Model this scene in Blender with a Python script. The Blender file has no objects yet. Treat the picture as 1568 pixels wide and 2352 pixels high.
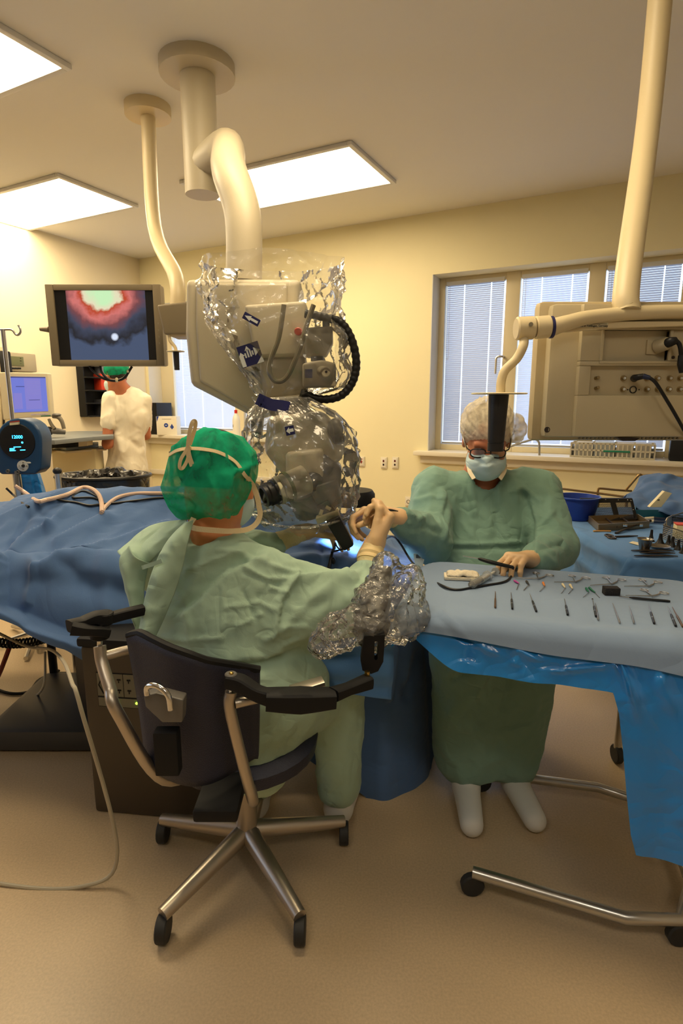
import bpy, bmesh, math, random
import numpy as np
from mathutils import Vector, Matrix, noise

# ------------------------------------------------------------------ camera, world, exposure
SC = bpy.context.scene
COL = SC.collection
F, CX, CY = 1300.0, 784.0, 1176.0          # focal length and centre in photo pixels
HORIZON = 925.0
CAM_H = 1.32
PITCH = math.atan((CY - HORIZON) / F)
cam_d = bpy.data.cameras.new('camera')
cam_d.sensor_fit = 'HORIZONTAL'; cam_d.sensor_width = 36.0; cam_d.lens = 36.0 * F / 1568.0
cam_d.clip_start = 0.02; cam_d.clip_end = 100
cam = bpy.data.objects.new('camera', cam_d); COL.objects.link(cam)
cam.location = (0, 0, CAM_H); cam.rotation_euler = (math.pi / 2 - PITCH, 0, 0)
SC.camera = cam
SC.view_settings.view_transform = 'Standard'; SC.view_settings.look = 'None'
SC.view_settings.gamma = 1.0; SC.view_settings.use_curve_mapping = False
SC.view_settings.exposure = 0.0
SC.cycles.transparent_max_bounces = 32      # many layers of clear film
SC.cycles.max_bounces = 6; SC.cycles.diffuse_bounces = 3; SC.cycles.glossy_bounces = 2; SC.cycles.transmission_bounces = 3
SC.cycles.use_light_tree = False
SC.cycles.caustics_reflective = False; SC.cycles.caustics_refractive = False

world = bpy.data.worlds.new('sky'); SC.world = world; world.use_nodes = True
bg = world.node_tree.nodes['Background']
bg.inputs[0].default_value = (0.62, 0.76, 1.0, 1); bg.inputs[1].default_value = 2.5   # overcast daylight

WARM = (1.0, 0.80, 0.50)
CEIL_LAMP = 15.0

# ------------------------------------------------------------------ helpers
V = Vector
_c, _s = math.cos(PITCH), math.sin(PITCH)
def ray(px, py):
    a, b = (px - CX) / F, -(py - CY) / F
    return V((a, _c + b * _s, -_s + b * _c))
def P(px, py, Y):
    d = ray(px, py); return V((0, 0, CAM_H)) + d * (Y / d.y)
def PZ(px, py, z):
    d = ray(px, py); return V((0, 0, CAM_H)) + d * ((z - CAM_H) / d.z)
def PP(px, py, o, n):
    d = ray(px, py); c = V((0, 0, CAM_H)); return c + d * ((V(o) - c).dot(n) / d.dot(n))
def mpp(Y, py=1176):                         # metres per photo pixel at distance Y
    return (P(785, py, Y) - P(784, py, Y)).length

def lin(c): c = c / 255.0; return c / 12.92 if c <= .04045 else ((c + .055) / 1.055) ** 2.4
def RGB(r, g, b): return (lin(r), lin(g), lin(b), 1.0)

MATS = {}
def mat(name, col, rough=.5, metal=0.0, bump=None, spec=.5, var=None, emit=None, coat=0, sheen=0, extra=None):
    """bump=(scale, strength, detail, [stretch]); var=(scale, amount)"""
    if name in MATS: return MATS[name]
    m = bpy.data.materials.new(name); m.use_nodes = True; MATS[name] = m
    nt = m.node_tree; b = nt.nodes['Principled BSDF']
    b.inputs['Base Color'].default_value = col
    b.inputs['Roughness'].default_value = rough; b.inputs['Metallic'].default_value = metal
    b.inputs['Specular IOR Level'].default_value = spec
    b.inputs['Coat Weight'].default_value = coat; b.inputs['Sheen Weight'].default_value = sheen
    if emit:
        b.inputs['Emission Color'].default_value = emit[0]; b.inputs['Emission Strength'].default_value = emit[1]
        if emit[1] < 5: m.cycles.emission_sampling = 'NONE'
    tc = nt.nodes.new('ShaderNodeTexCoord')
    if bump:
        src = tc.outputs['Object']
        if len(bump) > 3:
            mp = nt.nodes.new('ShaderNodeMapping'); mp.inputs['Scale'].default_value = bump[3]
            nt.links.new(src, mp.inputs[0]); src = mp.outputs[0]
        n = nt.nodes.new('ShaderNodeTexNoise'); n.inputs['Scale'].default_value = bump[0]; n.inputs['Detail'].default_value = bump[2]
        nt.links.new(src, n.inputs['Vector'])
        bp = nt.nodes.new('ShaderNodeBump'); bp.inputs['Strength'].default_value = bump[1]; bp.inputs['Distance'].default_value = .01
        nt.links.new(n.outputs['Fac'], bp.inputs['Height']); nt.links.new(bp.outputs[0], b.inputs['Normal'])
    if var:
        n = nt.nodes.new('ShaderNodeTexNoise'); n.inputs['Scale'].default_value = var[0]; n.inputs['Detail'].default_value = 4
        nt.links.new(tc.outputs['Object'], n.inputs['Vector'])
        r = nt.nodes.new('ShaderNodeMapRange'); r.inputs[1].default_value = .3; r.inputs[2].default_value = .7
        r.inputs[3].default_value = 1 - var[1]; r.inputs[4].default_value = 1 + var[1]
        nt.links.new(n.outputs['Fac'], r.inputs[0])
        mx = nt.nodes.new('ShaderNodeMix'); mx.data_type = 'RGBA'; mx.blend_type = 'MULTIPLY'; mx.inputs[0].default_value = 1
        mx.inputs[6].default_value = col; nt.links.new(r.outputs[0], mx.inputs[7]); nt.links.new(mx.outputs[2], b.inputs['Base Color'])
    if extra: extra(nt, b, tc)
    return m

def crease_bump(scale, strength, second=None):
    """crumpled-sheet relief: soft facets, thin broken crease lines and a fine weave"""
    def f(nt, b, tc):
        N = nt.nodes.new; L = nt.links.new
        def math_(op, x, y=None, clamp=False):
            m = N('ShaderNodeMath'); m.operation = op; m.use_clamp = clamp
            for i, q in enumerate((x, y)):
                if q is None: continue
                if isinstance(q, (int, float)): m.inputs[i].default_value = q
                else: L(q, m.inputs[i])
            return m.outputs[0]
        def nz(sc, det, off, stretch):
            mp = N('ShaderNodeMapping'); mp.inputs['Location'].default_value = (off, off * .7, off * 1.3); mp.inputs['Scale'].default_value = stretch; mp.inputs['Rotation'].default_value = (off, off * 2, off * .5)
            L(tc.outputs['Object'], mp.inputs[0]); n = N('ShaderNodeTexNoise'); n.inputs['Scale'].default_value = sc; n.inputs['Detail'].default_value = det; n.inputs['Distortion'].default_value = .3
            L(mp.outputs[0], n.inputs['Vector']); return n.outputs['Fac']
        v = N('ShaderNodeTexVoronoi'); v.inputs['Scale'].default_value = scale; L(tc.outputs['Object'], v.inputs['Vector'])
        h = math_('MULTIPLY', v.outputs['Distance'], .55)
        for sc, off, w, amt, st in ((.55, 1.3, 16, .38, (1, 1, .6)), (.9, 4.1, 12, .30, (1, .5, 1)), (1.7, 7.7, 9, .16, (.6, 1, 1))):
            line = math_('MULTIPLY', math_('ABSOLUTE', math_('SUBTRACT', nz(scale * sc, 1.0, off, st), .5)), w, True)     # 0 on the line, 1 beside it
            mask = math_('MULTIPLY', math_('SUBTRACT', nz(scale * .35, 1.0, off + 3, (1, 1, 1)), .42), 6, True)
            h = math_('ADD', h, math_('MULTIPLY', math_('MULTIPLY', line, mask), amt))
        h = math_('ADD', h, math_('MULTIPLY', nz(second or scale * 30, 3.0, 0.0, (1, 1, 1)), .05))
        bp = N('ShaderNodeBump'); bp.inputs['Strength'].default_value = min(1.0, strength * 1.6); bp.inputs['Distance'].default_value = .012
        L(h, bp.inputs['Height']); L(bp.outputs[0], b.inputs['Normal'])
    return f

def film(name, tint, milky, gloss, scale, strength, ior=1.55):
    """thin clear plastic sheet"""
    if name in MATS: return MATS[name]
    m = bpy.data.materials.new(name); m.use_nodes = True; MATS[name] = m
    nt = m.node_tree; nt.nodes.clear()
    out = nt.nodes.new('ShaderNodeOutputMaterial')
    tr = nt.nodes.new('ShaderNodeBsdfTransparent'); tr.inputs[0].default_value = tint
    gl = nt.nodes.new('ShaderNodeBsdfGlossy'); gl.inputs['Roughness'].default_value = gloss; gl.inputs[0].default_value = (1, 1, 1, 1)
    df = nt.nodes.new('ShaderNodeBsdfDiffuse'); df.inputs[0].default_value = (.85, .84, .80, 1)
    tc = nt.nodes.new('ShaderNodeTexCoord')
    n = nt.nodes.new('ShaderNodeTexNoise'); n.inputs['Scale'].default_value = scale; n.inputs['Detail'].default_value = 3
    n.inputs['Distortion'].default_value = .6
    nt.links.new(tc.outputs['Object'], n.inputs['Vector'])
    v = nt.nodes.new('ShaderNodeTexVoronoi'); v.inputs['Scale'].default_value = scale * 1.4
    nt.links.new(tc.outputs['Object'], v.inputs['Vector'])
    ad = nt.nodes.new('ShaderNodeMath'); ad.operation = 'ADD'
    nt.links.new(n.outputs['Fac'], ad.inputs[0]); nt.links.new(v.outputs['Distance'], ad.inputs[1])
    bp = nt.nodes.new('ShaderNodeBump'); bp.inputs['Strength'].default_value = strength; bp.inputs['Distance'].default_value = .02
    nt.links.new(ad.outputs[0], bp.inputs['Height'])
    fr = nt.nodes.new('ShaderNodeFresnel'); fr.inputs['IOR'].default_value = ior
    for x in (gl, fr, df): nt.links.new(bp.outputs[0], x.inputs['Normal'])
    m1 = nt.nodes.new('ShaderNodeMixShader'); m1.inputs[0].default_value = milky
    nt.links.new(tr.outputs[0], m1.inputs[1]); nt.links.new(df.outputs[0], m1.inputs[2])
    m2 = nt.nodes.new('ShaderNodeMixShader'); nt.links.new(fr.outputs[0], m2.inputs[0])
    nt.links.new(m1.outputs[0], m2.inputs[1]); nt.links.new(gl.outputs[0], m2.inputs[2])
    nt.links.new(m2.outputs[0], out.inputs[0])
    return m

def catmull(pts, n=6, closed=False):
    pts = [V(p) for p in pts]; out = []
    N = len(pts)
    if N < 3 and not closed: return pts
    for i in range(N if closed else N - 1):
        p0 = pts[(i - 1) % N] if closed or i > 0 else pts[0] * 2 - pts[1]
        p1, p2 = pts[i], pts[(i + 1) % N]
        p3 = pts[(i + 2) % N] if closed or i < N - 2 else pts[-1] * 2 - pts[-2]
        for k in range(n):
            t = k / n
            out.append(.5 * ((2 * p1) + (p2 - p0) * t + (2 * p0 - 5 * p1 + 4 * p2 - p3) * t * t + (3 * p1 - p0 - 3 * p2 + p3) * t ** 3))
    if not closed: out.append(pts[-1])
    return out

def frame(z, up=None):
    z = V(z).normalized(); up = V(up) if up is not None else (V((0, 0, 1)) if abs(z.z) < .95 else V((0, 1, 0)))
    x = up.cross(z).normalized(); y = z.cross(x)
    return Matrix((x, y, z)).transposed()
def rotz(a): return Matrix.Rotation(a, 3, 'Z')

class MB:
    def __init__(s): s.v = []; s.f = []
    def add(s, vs, fs):
        o = len(s.v); s.v += [V(p) for p in vs]; s.f += [[i + o for i in f] for f in fs]; return s
    def bm(s, bm):
        bm.verts.index_update(); return s.add([v.co.copy() for v in bm.verts], [[v.index for v in f.verts] for f in bm.faces])
    def box(s, c, size, R=None, bev=0.0, seg=2):
        bm = bmesh.new(); bmesh.ops.create_cube(bm, size=1)
        for v in bm.verts: v.co = V((v.co.x * size[0], v.co.y * size[1], v.co.z * size[2]))
        if bev: bmesh.ops.bevel(bm, geom=bm.edges[:], offset=min(bev, .49 * min(size)), segments=seg, affect='EDGES', profile=.6)
        for v in bm.verts: v.co = (R @ v.co if R else v.co) + V(c)
        s.bm(bm); bm.free(); return s
    def lathe(s, prof, o=(0, 0, 0), R=None, n=20, cap0=True, cap1=True):
        o = V(o); vs = []; fs = []
        for r, h in prof:
            for i in range(n):
                a = 2 * math.pi * i / n; p = V((r * math.cos(a), r * math.sin(a), h)); vs.append((R @ p if R else p) + o)
        for k in range(len(prof) - 1):
            for i in range(n):
                j = (i + 1) % n; fs.append([k * n + i, k * n + j, (k + 1) * n + j, (k + 1) * n + i])
        if cap0: fs.append(list(range(n))[::-1])
        if cap1: fs.append([(len(prof) - 1) * n + i for i in range(n)])
        return s.add(vs, fs)
    def cyl(s, a, b, r, r2=None, n=16, bev=0):
        a, b = V(a), V(b); L = (b - a).length; R = frame(b - a); r2 = r if r2 is None else r2
        pr = [(r, 0), (r2, L)] if not bev else [(r - bev, 0), (r, bev), (r2, L - bev), (r2 - bev, L)]
        return s.lathe(pr, a, R, n)
    def tube(s, pts, r, n=8, sub=6, closed=False, caps=True):
        k = len(pts); rr = r if isinstance(r, (list, tuple)) else [r] * k
        ps = catmull(pts, sub, closed) if sub > 1 else [V(p) for p in pts]
        M = len(ps); rad = [float(np.interp(i / max(1, M - 1) * (k - 1), range(k), rr)) for i in range(M)]
        vs = []; fs = []; x = None
        for i, p in enumerate(ps):
            t = (ps[(i + 1) % M] - ps[i - 1]) if closed else (ps[min(i + 1, M - 1)] - ps[max(i - 1, 0)])
            if t.length < 1e-9: t = V((0, 0, 1))
            t.normalize()
            if x is None: x = frame(t).col[0].copy()
            x = (x - t * x.dot(t)); x = x.normalized() if x.length > 1e-6 else frame(t).col[0].copy()
            y = t.cross(x)
            for j in range(n):
                a = 2 * math.pi * j / n; vs.append(p + (x * math.cos(a) + y * math.sin(a)) * rad[i])
        for i in range(M if closed else M - 1):
            for j in range(n):
                k2 = (i + 1) % M; fs.append([i * n + j, i * n + (j + 1) % n, k2 * n + (j + 1) % n, k2 * n + j])
        if caps and not closed: fs += [list(range(n))[::-1], [(M - 1) * n + j for j in range(n)]]
        return s.add(vs, fs)
    def ell(s, c, r, R=None, n=16, m=10):
        prof = []
        vs = []; fs = []; c = V(c)
        for k in range(m + 1):
            th = math.pi * k / m
            for i in range(n):
                a = 2 * math.pi * i / n
                p = V((r[0] * math.sin(th) * math.cos(a), r[1] * math.sin(th) * math.sin(a), -r[2] * math.cos(th))); vs.append((R @ p if R else p) + c)
        for k in range(m):
            for i in range(n):
                j = (i + 1) % n; fs.append([k * n + i, k * n + j, (k + 1) * n + j, (k + 1) * n + i])
        return s.add(vs, fs)
    def prism(s, pts, d, bev=0.0, seg=2):
        """pts: 3-D outline, d: extrusion vector"""
        bm = bmesh.new(); d = V(d); a = [bm.verts.new(V(p)) for p in pts]; b = [bm.verts.new(V(p) + d) for p in pts]
        n = len(a); bm.faces.new(a[::-1]); bm.faces.new(b)
        for i in range(n): bm.faces.new([a[i], a[(i + 1) % n], b[(i + 1) % n], b[i]])
        bmesh.ops.recalc_face_normals(bm, faces=bm.faces[:])
        if bev: bmesh.ops.bevel(bm, geom=bm.edges[:], offset=bev, segments=seg, affect='EDGES', profile=.6, clamp_overlap=True)
        s.bm(bm); bm.free(); return s
    def ribbon(s, pts, w, nrm, th=.0015, sub=6):
        """flat strap along pts; nrm = face normal (one, or one for each point)"""
        k = len(pts); many = isinstance(nrm, list)
        ps = catmull(pts, sub) if sub > 1 else [V(p) for p in pts]; M = len(ps); vs = []; fs = []
        for i, p in enumerate(ps):
            t = (ps[min(i + 1, M - 1)] - ps[max(i - 1, 0)]).normalized()
            if many:
                f = i / max(1, M - 1) * (k - 1); a = int(min(f, k - 2)); n = V(nrm[a]).lerp(V(nrm[a + 1]), f - a)
            else: n = V(nrm)
            n = (n - t * n.dot(t)).normalized(); b = t.cross(n)
            ww = w if not isinstance(w, (list, tuple)) else float(np.interp(i / max(1, M - 1) * (len(w) - 1), range(len(w)), w))
            vs += [p + b * ww / 2 + n * th / 2, p - b * ww / 2 + n * th / 2, p - b * ww / 2 - n * th / 2, p + b * ww / 2 - n * th / 2]
        for i in range(M - 1):
            for j in range(4): fs.append([i * 4 + j, i * 4 + (j + 1) % 4, i * 4 + 4 + (j + 1) % 4, i * 4 + 4 + j])
        fs += [[0, 1, 2, 3], [(M - 1) * 4 + j for j in (3, 2, 1, 0)]]
        return s.add(vs, fs)
    def grid(s, fn, nu, nv, closeu=False):
        vs = [fn(i / (nu if closeu else nu - 1), j / (nv - 1)) for j in range(nv) for i in range(nu)]; fs = []
        for j in range(nv - 1):
            for i in range(nu if closeu else nu - 1):
                k = (i + 1) % nu; fs.append([j * nu + i, j * nu + k, (j + 1) * nu + k, (j + 1) * nu + i])
        return s.add(vs, fs)
    def xf(s, M):
        s.v = [M @ p for p in s.v]; return s
    def build(s, name, m, root=None, sharp=38, flat=False, kind=None, solid=0.0, label=None, fixn=True):
        me = bpy.data.meshes.new(name); off = root.matrix_world.translation if root else V((0, 0, 0))
        if root: off = wloc(root)
        me.from_pydata([p - off for p in s.v], [], s.f)
        if fixn:
            bm = bmesh.new(); bm.from_mesh(me); bmesh.ops.recalc_face_normals(bm, faces=bm.faces[:]); bm.to_mesh(me); bm.free()
        return finish(me, name, m, root, sharp, flat, kind, solid, label)

def wloc(o):
    p = V((0, 0, 0))
    while o: p += o.location; o = o.parent
    return p
def finish(me, name, m, root=None, sharp=38, flat=False, kind=None, solid=0.0, label=None):
    me.polygons.foreach_set('use_smooth', [not flat] * len(me.polygons))
    if not flat and sharp: me.set_sharp_from_angle(angle=math.radians(sharp))
    me.materials.append(m); me.update()
    o = bpy.data.objects.new(name, me); COL.objects.link(o)
    if root: o.parent = root
    if solid: md = o.modifiers.new('thickness', 'SOLIDIFY'); md.thickness = solid; md.offset = 0
    if kind: o['kind'] = kind
    if label: o['label'] = label
    return o
def tag(o, label, cat, group=None):
    o['label'] = label; o['category'] = cat
    if group: o['group'] = group
    return o
def thing(name, label, cat, loc=(0, 0, 0), group=None):
    o = bpy.data.objects.new(name, None); COL.objects.link(o); o.location = loc; o.empty_display_size = .05
    return tag(o, label, cat, group)
def single(mb, name, m, label, cat, group=None, base=None, **k):
    """a thing that is one mesh; its origin goes to its base"""
    lo = V((min(p.x for p in mb.v), min(p.y for p in mb.v), min(p.z for p in mb.v))); hi = V((max(p.x for p in mb.v), max(p.y for p in mb.v), max(p.z for p in mb.v)))
    b = V(((lo.x + hi.x) / 2, (lo.y + hi.y) / 2, lo.z)); mb.v = [p - b for p in mb.v]
    o = mb.build(name, m, None, **k); o.location = b; return tag(o, label, cat, group)

def text_mesh(txt, size, bold=0.0, extrude=.0004):
    cu = bpy.data.curves.new('t', 'FONT'); cu.body = txt; cu.size = size; cu.extrude = extrude; cu.offset = bold
    cu.align_x = 'CENTER'; cu.align_y = 'CENTER'; cu.resolution_u = 3
    o = bpy.data.objects.new('t', cu); COL.objects.link(o); dg = bpy.context.evaluated_depsgraph_get()
    me = bpy.data.meshes.new_from_object(o.evaluated_get(dg)); bpy.data.objects.remove(o); bpy.data.curves.remove(cu)
    mb = MB().add([v.co.copy() for v in me.vertices], [list(p.vertices) for p in me.polygons]); bpy.data.meshes.remove(me); return mb

# ------------------------------------------------------------------ implicit bodies (smooth unions meshed with surface nets)
def sd_cap(p, a, b, ra, rb):
    a = np.array(a); b = np.array(b); ba = b - a; t = np.clip(((p - a) @ ba) / max(1e-9, ba @ ba), 0, 1)
    return np.linalg.norm(p - a - t[..., None] * ba, axis=-1) - (ra + (rb - ra) * t)
def sd_ell(p, c, r, R=None):
    q = p - np.array(c)
    if R is not None: q = q @ np.array(R)
    r = np.array(r); k0 = np.linalg.norm(q / r, axis=-1); k1 = np.linalg.norm(q / (r * r), axis=-1)
    return k0 * (k0 - 1) / np.maximum(k1, 1e-6)
def sd_eval(p, prims):
    d = None
    for pr in prims:
        kind = pr[0]
        if kind == 'c': e = sd_cap(p, pr[1], pr[2], pr[3], pr[4]); k = pr[5] if len(pr) > 5 else .02
        elif kind in ('e', '-e'): e = sd_ell(p, pr[1], pr[2], pr[3]); k = pr[4] if len(pr) > 4 else .02
        else:
            e = (p - np.array(pr[1])) @ np.array(V(pr[2]).normalized()); d = np.maximum(d, e); continue
        if d is None: d = e; continue
        if kind == '-e':
            h = np.clip(.5 - .5 * (d + e) / k, 0, 1); d = d * (1 - h) - e * h + k * h * (1 - h)
        else:
            h = np.clip(.5 + .5 * (d - e) / k, 0, 1); d = d * (1 - h) + e * h - k * h * (1 - h)
    return d
def surface(prims, h, pad=.03):
    pts = []
    for pr in prims:
        if pr[0] == 'c':
            for q, r in ((pr[1], pr[3]), (pr[2], pr[4])): pts += [np.array(q) - r, np.array(q) + r]
        elif pr[0] == 'e': m = max(pr[2]); pts += [np.array(pr[1]) - m, np.array(pr[1]) + m]
    lo = np.min(pts, 0) - pad; hi = np.max(pts, 0) + pad; n = np.ceil((hi - lo) / h).astype(int) + 1
    ax = [lo[i] + h * np.arange(n[i]) for i in range(3)]
    Fv = np.empty(n)
    for i in range(n[0]):
        g = np.stack(np.meshgrid(ax[0][i:i + 1], ax[1], ax[2], indexing='ij'), -1); Fv[i] = sd_eval(g, prims)[0]
    return nets(Fv, lo, h)
def nets(Fv, lo, h):
    n = Fv.shape; ins = Fv < 0; N = tuple(k - 1 for k in n)
    acc = np.zeros(N + (3,)); cnt = np.zeros(N)
    cs = [(i, j, k) for i in (0, 1) for j in (0, 1) for k in (0, 1)]
    def sl(c): return Fv[c[0]:c[0] + N[0], c[1]:c[1] + N[1], c[2]:c[2] + N[2]]
    for a in cs:
        for d in range(3):
            if a[d]: continue
            b = list(a); b[d] = 1; fa, fb = sl(a), sl(b); m = (fa < 0) != (fb < 0)
            t = np.where(m, fa / np.where(m, fa - fb, 1), 0)
            for e in range(3): acc[..., e] += np.where(m, a[e] + (t if e == d else 0), 0)
            cnt += m
    act = cnt > 0; idx = -np.ones(N, int); idx[act] = np.arange(act.sum())
    I = np.argwhere(act); co = (I + acc[act] / cnt[act][:, None]) * h + lo
    faces = []
    for d in range(3):
        e, f = (d + 1) % 3, (d + 2) % 3
        A = [slice(None)] * 3; B = [slice(None)] * 3; A[d] = slice(0, n[d] - 1); B[d] = slice(1, n[d])
        m = ins[tuple(A)] != ins[tuple(B)]; W = np.argwhere(m)
        W = W[(W[:, e] > 0) & (W[:, f] > 0) & (W[:, e] < n[e] - 1) & (W[:, f] < n[f] - 1)]
        s = ins[tuple(A)][tuple(W.T)]
        def q(de, df): X = W.copy(); X[:, e] -= de; X[:, f] -= df; return idx[tuple(X.T)]
        Q = np.stack([q(1, 1), q(0, 1), q(0, 0), q(1, 0)], 1)
        Q[~s] = Q[~s][:, ::-1]; faces.append(Q)
    return co, np.concatenate(faces)
def vnormals(co, fa):
    nn = np.cross(co[fa[:, 2]] - co[fa[:, 0]], co[fa[:, 3]] - co[fa[:, 1]]); out = np.zeros_like(co)
    for k in range(4): np.add.at(out, fa[:, k], nn)
    return out / np.maximum(np.linalg.norm(out, axis=1), 1e-9)[:, None]
def smooth(co, fa, it=2, lam=.5):
    for _ in range(it):
        s = np.zeros_like(co); c = np.zeros(len(co))
        for k in range(4):
            for j in (1, 3): np.add.at(s, fa[:, k], co[fa[:, (k + j) % 4]]); np.add.at(c, fa[:, k], 1)
        co = co + lam * (s / np.maximum(c, 1)[:, None] - co)
    return co
def project(co):
    d = co - np.array([0, 0, CAM_H]); fw = d[:, 1] * _c - d[:, 2] * _s; up = d[:, 1] * _s + d[:, 2] * _c
    return np.stack([CX + F * d[:, 0] / fw, CY - F * up / fw], 1)
def fnoise(co, scale, seed=0.0, octaves=2):
    s = V(scale) if isinstance(scale, (tuple, list)) else V((scale,) * 3); o = V((seed * 7.3, seed * 3.1, seed * 1.7))
    out = np.empty(len(co))
    for i, p in enumerate(co):
        q = V((p[0] * s.x, p[1] * s.y, p[2] * s.z)) + o
        out[i] = noise.noise(q) + (.5 * noise.noise(q * 2.1) if octaves > 1 else 0)
    return out
def ridge(x, p=1.5): return (1 - np.abs(x).clip(0, 1)) ** p
def creases(co, nm, lines, both=False):
    """sculpt folds where the photograph shows them: lines = [(pixel polyline, half-width px, depth m)]; shading comes from the relief"""
    px = project(co); view = np.array([0, 0, CAM_H]) - co; view /= np.linalg.norm(view, axis=1)[:, None]
    face = np.clip((nm * view).sum(1) * 2.5, 0, 1)
    disp = np.zeros(len(co))
    for pl, w, dep in lines:
        best = np.full(len(co), 1e9); side = np.zeros(len(co))
        for a, b in zip(pl[:-1], pl[1:]):
            a = np.array(a, float); b = np.array(b, float); ab = b - a; t = np.clip(((px - a) @ ab) / (ab @ ab), 0, 1)
            q = px - a - t[:, None] * ab; d = np.linalg.norm(q, axis=1); m = d < best
            best[m] = d[m]; side[m] = (ab[0] * q[m, 1] - ab[1] * q[m, 0]) / np.linalg.norm(ab)
        if isinstance(w, tuple):              # step fold: overlaps to one side with a sharp edge
            x = side / w[0]; disp += dep * face * np.where(x > 0, np.exp(-x * x * .35), np.exp(-(x * 4) ** 2)) * (best < w[0] * 4) * np.where(best > np.abs(side) + 1, np.exp(-((best - np.abs(side)) / w[0]) ** 2), 1)
        else: disp += dep * face * np.exp(-(best / w) ** 2)
    return co + nm * disp[:, None]
def mesh_np(co, fa, name, m, root=None, sharp=0, **k):
    me = bpy.data.meshes.new(name); off = np.array(wloc(root)) if root else np.zeros(3)
    me.from_pydata((co - off).tolist(), [], fa.tolist()); return finish(me, name, m, root, sharp, **k)
def single_np(co, fa, name, m, label, cat, group=None, **k):
    lo, hi = co.min(0), co.max(0); b = np.array([(lo[0] + hi[0]) / 2, (lo[1] + hi[1]) / 2, lo[2]])
    o = mesh_np(co - b, fa, name, m, None, **k); o.location = b.tolist(); return tag(o, label, cat, group)

# ------------------------------------------------------------------ the room
TH = math.atan(.52)
U = V((math.cos(TH), -math.sin(TH), 0)); NW = V((-math.sin(TH), -math.cos(TH), 0)); WO = V((0, 5.05, 0))
WR = Matrix((U, -NW, V((0, 0, 1)))).transposed()     # local x along wall, y outwards, z up
def WP(px, py, off=0.0): return PP(px, py, WO + NW * off, NW)
def ws(px, py=900, off=0.0): return (WP(px, py, off) - WO).dot(U)
def WW(s, z, off=0.0): return WO + U * s + NW * off + V((0, 0, z))
CEIL = 2.75
wall_m = mat('wall_paint', (.88, .80, .52, 1), .75, bump=(60, .04, 2), var=(1.5, .03))
white_paint = mat('sill_paint', (.82, .76, .62, 1), .45)
reveal_m = mat('reveal_paint', (.80, .78, .72, 1), .6)
floor_m = mat('floor_vinyl', RGB(196, 172, 138), .35, bump=(80, .03, 2), var=(160, .10))
ceil_m = mat('ceiling_paint', (.82, .80, .75, 1), .9)
sA, sB = ws(338), ws(1568) + 2.2
A0, A1, B0, B1 = ws(343), ws(664), ws(985), ws(1650)
zB = WP(1170, 1045, .10).z; zA = WP(380, 999, .10).z
ZT = 2.30
def wbox(mb, s0, s1, z0, z1, o0, o1, bev=0):         # o: offset into the room (+) or out (-)
    return mb.box(WW((s0 + s1) / 2, (z0 + z1) / 2, (o0 + o1) / 2), (s1 - s0, abs(o1 - o0), z1 - z0), WR, bev)
mb = MB(); D = -.25
wbox(mb, sA - .3, A0, 0, CEIL, D, 0); wbox(mb, A1, B0, 0, CEIL, D, 0); wbox(mb, B1, sB + .3, 0, CEIL, D, 0)
wbox(mb, A0, A1, 0, zA - .03, D, 0); wbox(mb, A0, A1, ZT, CEIL, D, 0); wbox(mb, B0, B1, 0, zB - .03, D, 0); wbox(mb, B0, B1, ZT, CEIL, D, 0)
o = mb.build('wall_back', wall_m, sharp=20); o['kind'] = 'structure'
DEEP = 8.6
cA, cB = WW(sA, 0), WW(sB, 0)
def slab(name, c, size, m, R=WR):
    o = MB().box(c, size, R).build(name, m, sharp=20); o['kind'] = 'structure'; return o
lw_m = mat('left_wall_paint', (.86, .76, .55, 1), .75, bump=(60, .04, 2)); L0, L1, LZ0, LZ1 = 3.5, 6.9, .90, 2.35
mb = MB()
for d0, d1, z0, z1 in ((0, L0, 0, CEIL), (L1, DEEP, 0, CEIL), (L0, L1, 0, LZ0), (L0, L1, LZ1, CEIL)): mb.box(cA + NW * (d0 + d1) / 2 - U * .1 + V((0, 0, (z0 + z1) / 2)), (.2, d1 - d0, z1 - z0), WR)
o = mb.build('wall_left', lw_m, sharp=20); o['kind'] = 'structure'
wall_f = mat('far_wall_paint', (.62, .56, .44, 1), .8)
slab('wall_right', cB + NW * DEEP / 2 + U * .1 + V((0, 0, CEIL / 2)), (.2, DEEP, CEIL), wall_f)
slab('wall_front', (cA + cB) / 2 + NW * (DEEP + .1) + V((0, 0, CEIL / 2)), (sB - sA + .4, .2, CEIL), wall_f)
mid = (cA + cB) / 2 + NW * (DEEP / 2 - .1)
slab('floor', mid + V((0, 0, -.05)), (sB - sA + .4, DEEP + .5, .1), floor_m)
slab('ceiling', mid + V((0, 0, CEIL + .05)), (sB - sA + .4, DEEP + .5, .1), ceil_m)
# sills, trunking
def sill(s0, s1, z, n):
    o = wbox(MB(), s0 - .09, s1 + .09, z - .035, z, -.20, .10, .008).build('trim_%d' % n, white_paint); o['kind'] = 'structure'
    o = wbox(MB(), s0 - .05, s1 + .05, z - .10, z - .035, .0, .03, .004).build('trim_%d' % (n + 2), white_paint); o['kind'] = 'structure'
sill(B0, B1, zB, 1); sill(A0, A1, zA, 2)
zt = WP(360, 1078, .03).z
o = wbox(MB(), sA, A1 + .1, zt - .05, zt, 0, .035, .006).build('trim_5', white_paint); o['kind'] = 'structure'
for n, (a, b) in enumerate(((sA, sB),)):
    o = wbox(MB(), a, b, 0, .09, 0, .015, .003).build('baseboard_back', white_paint); o['kind'] = 'structure'
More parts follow.
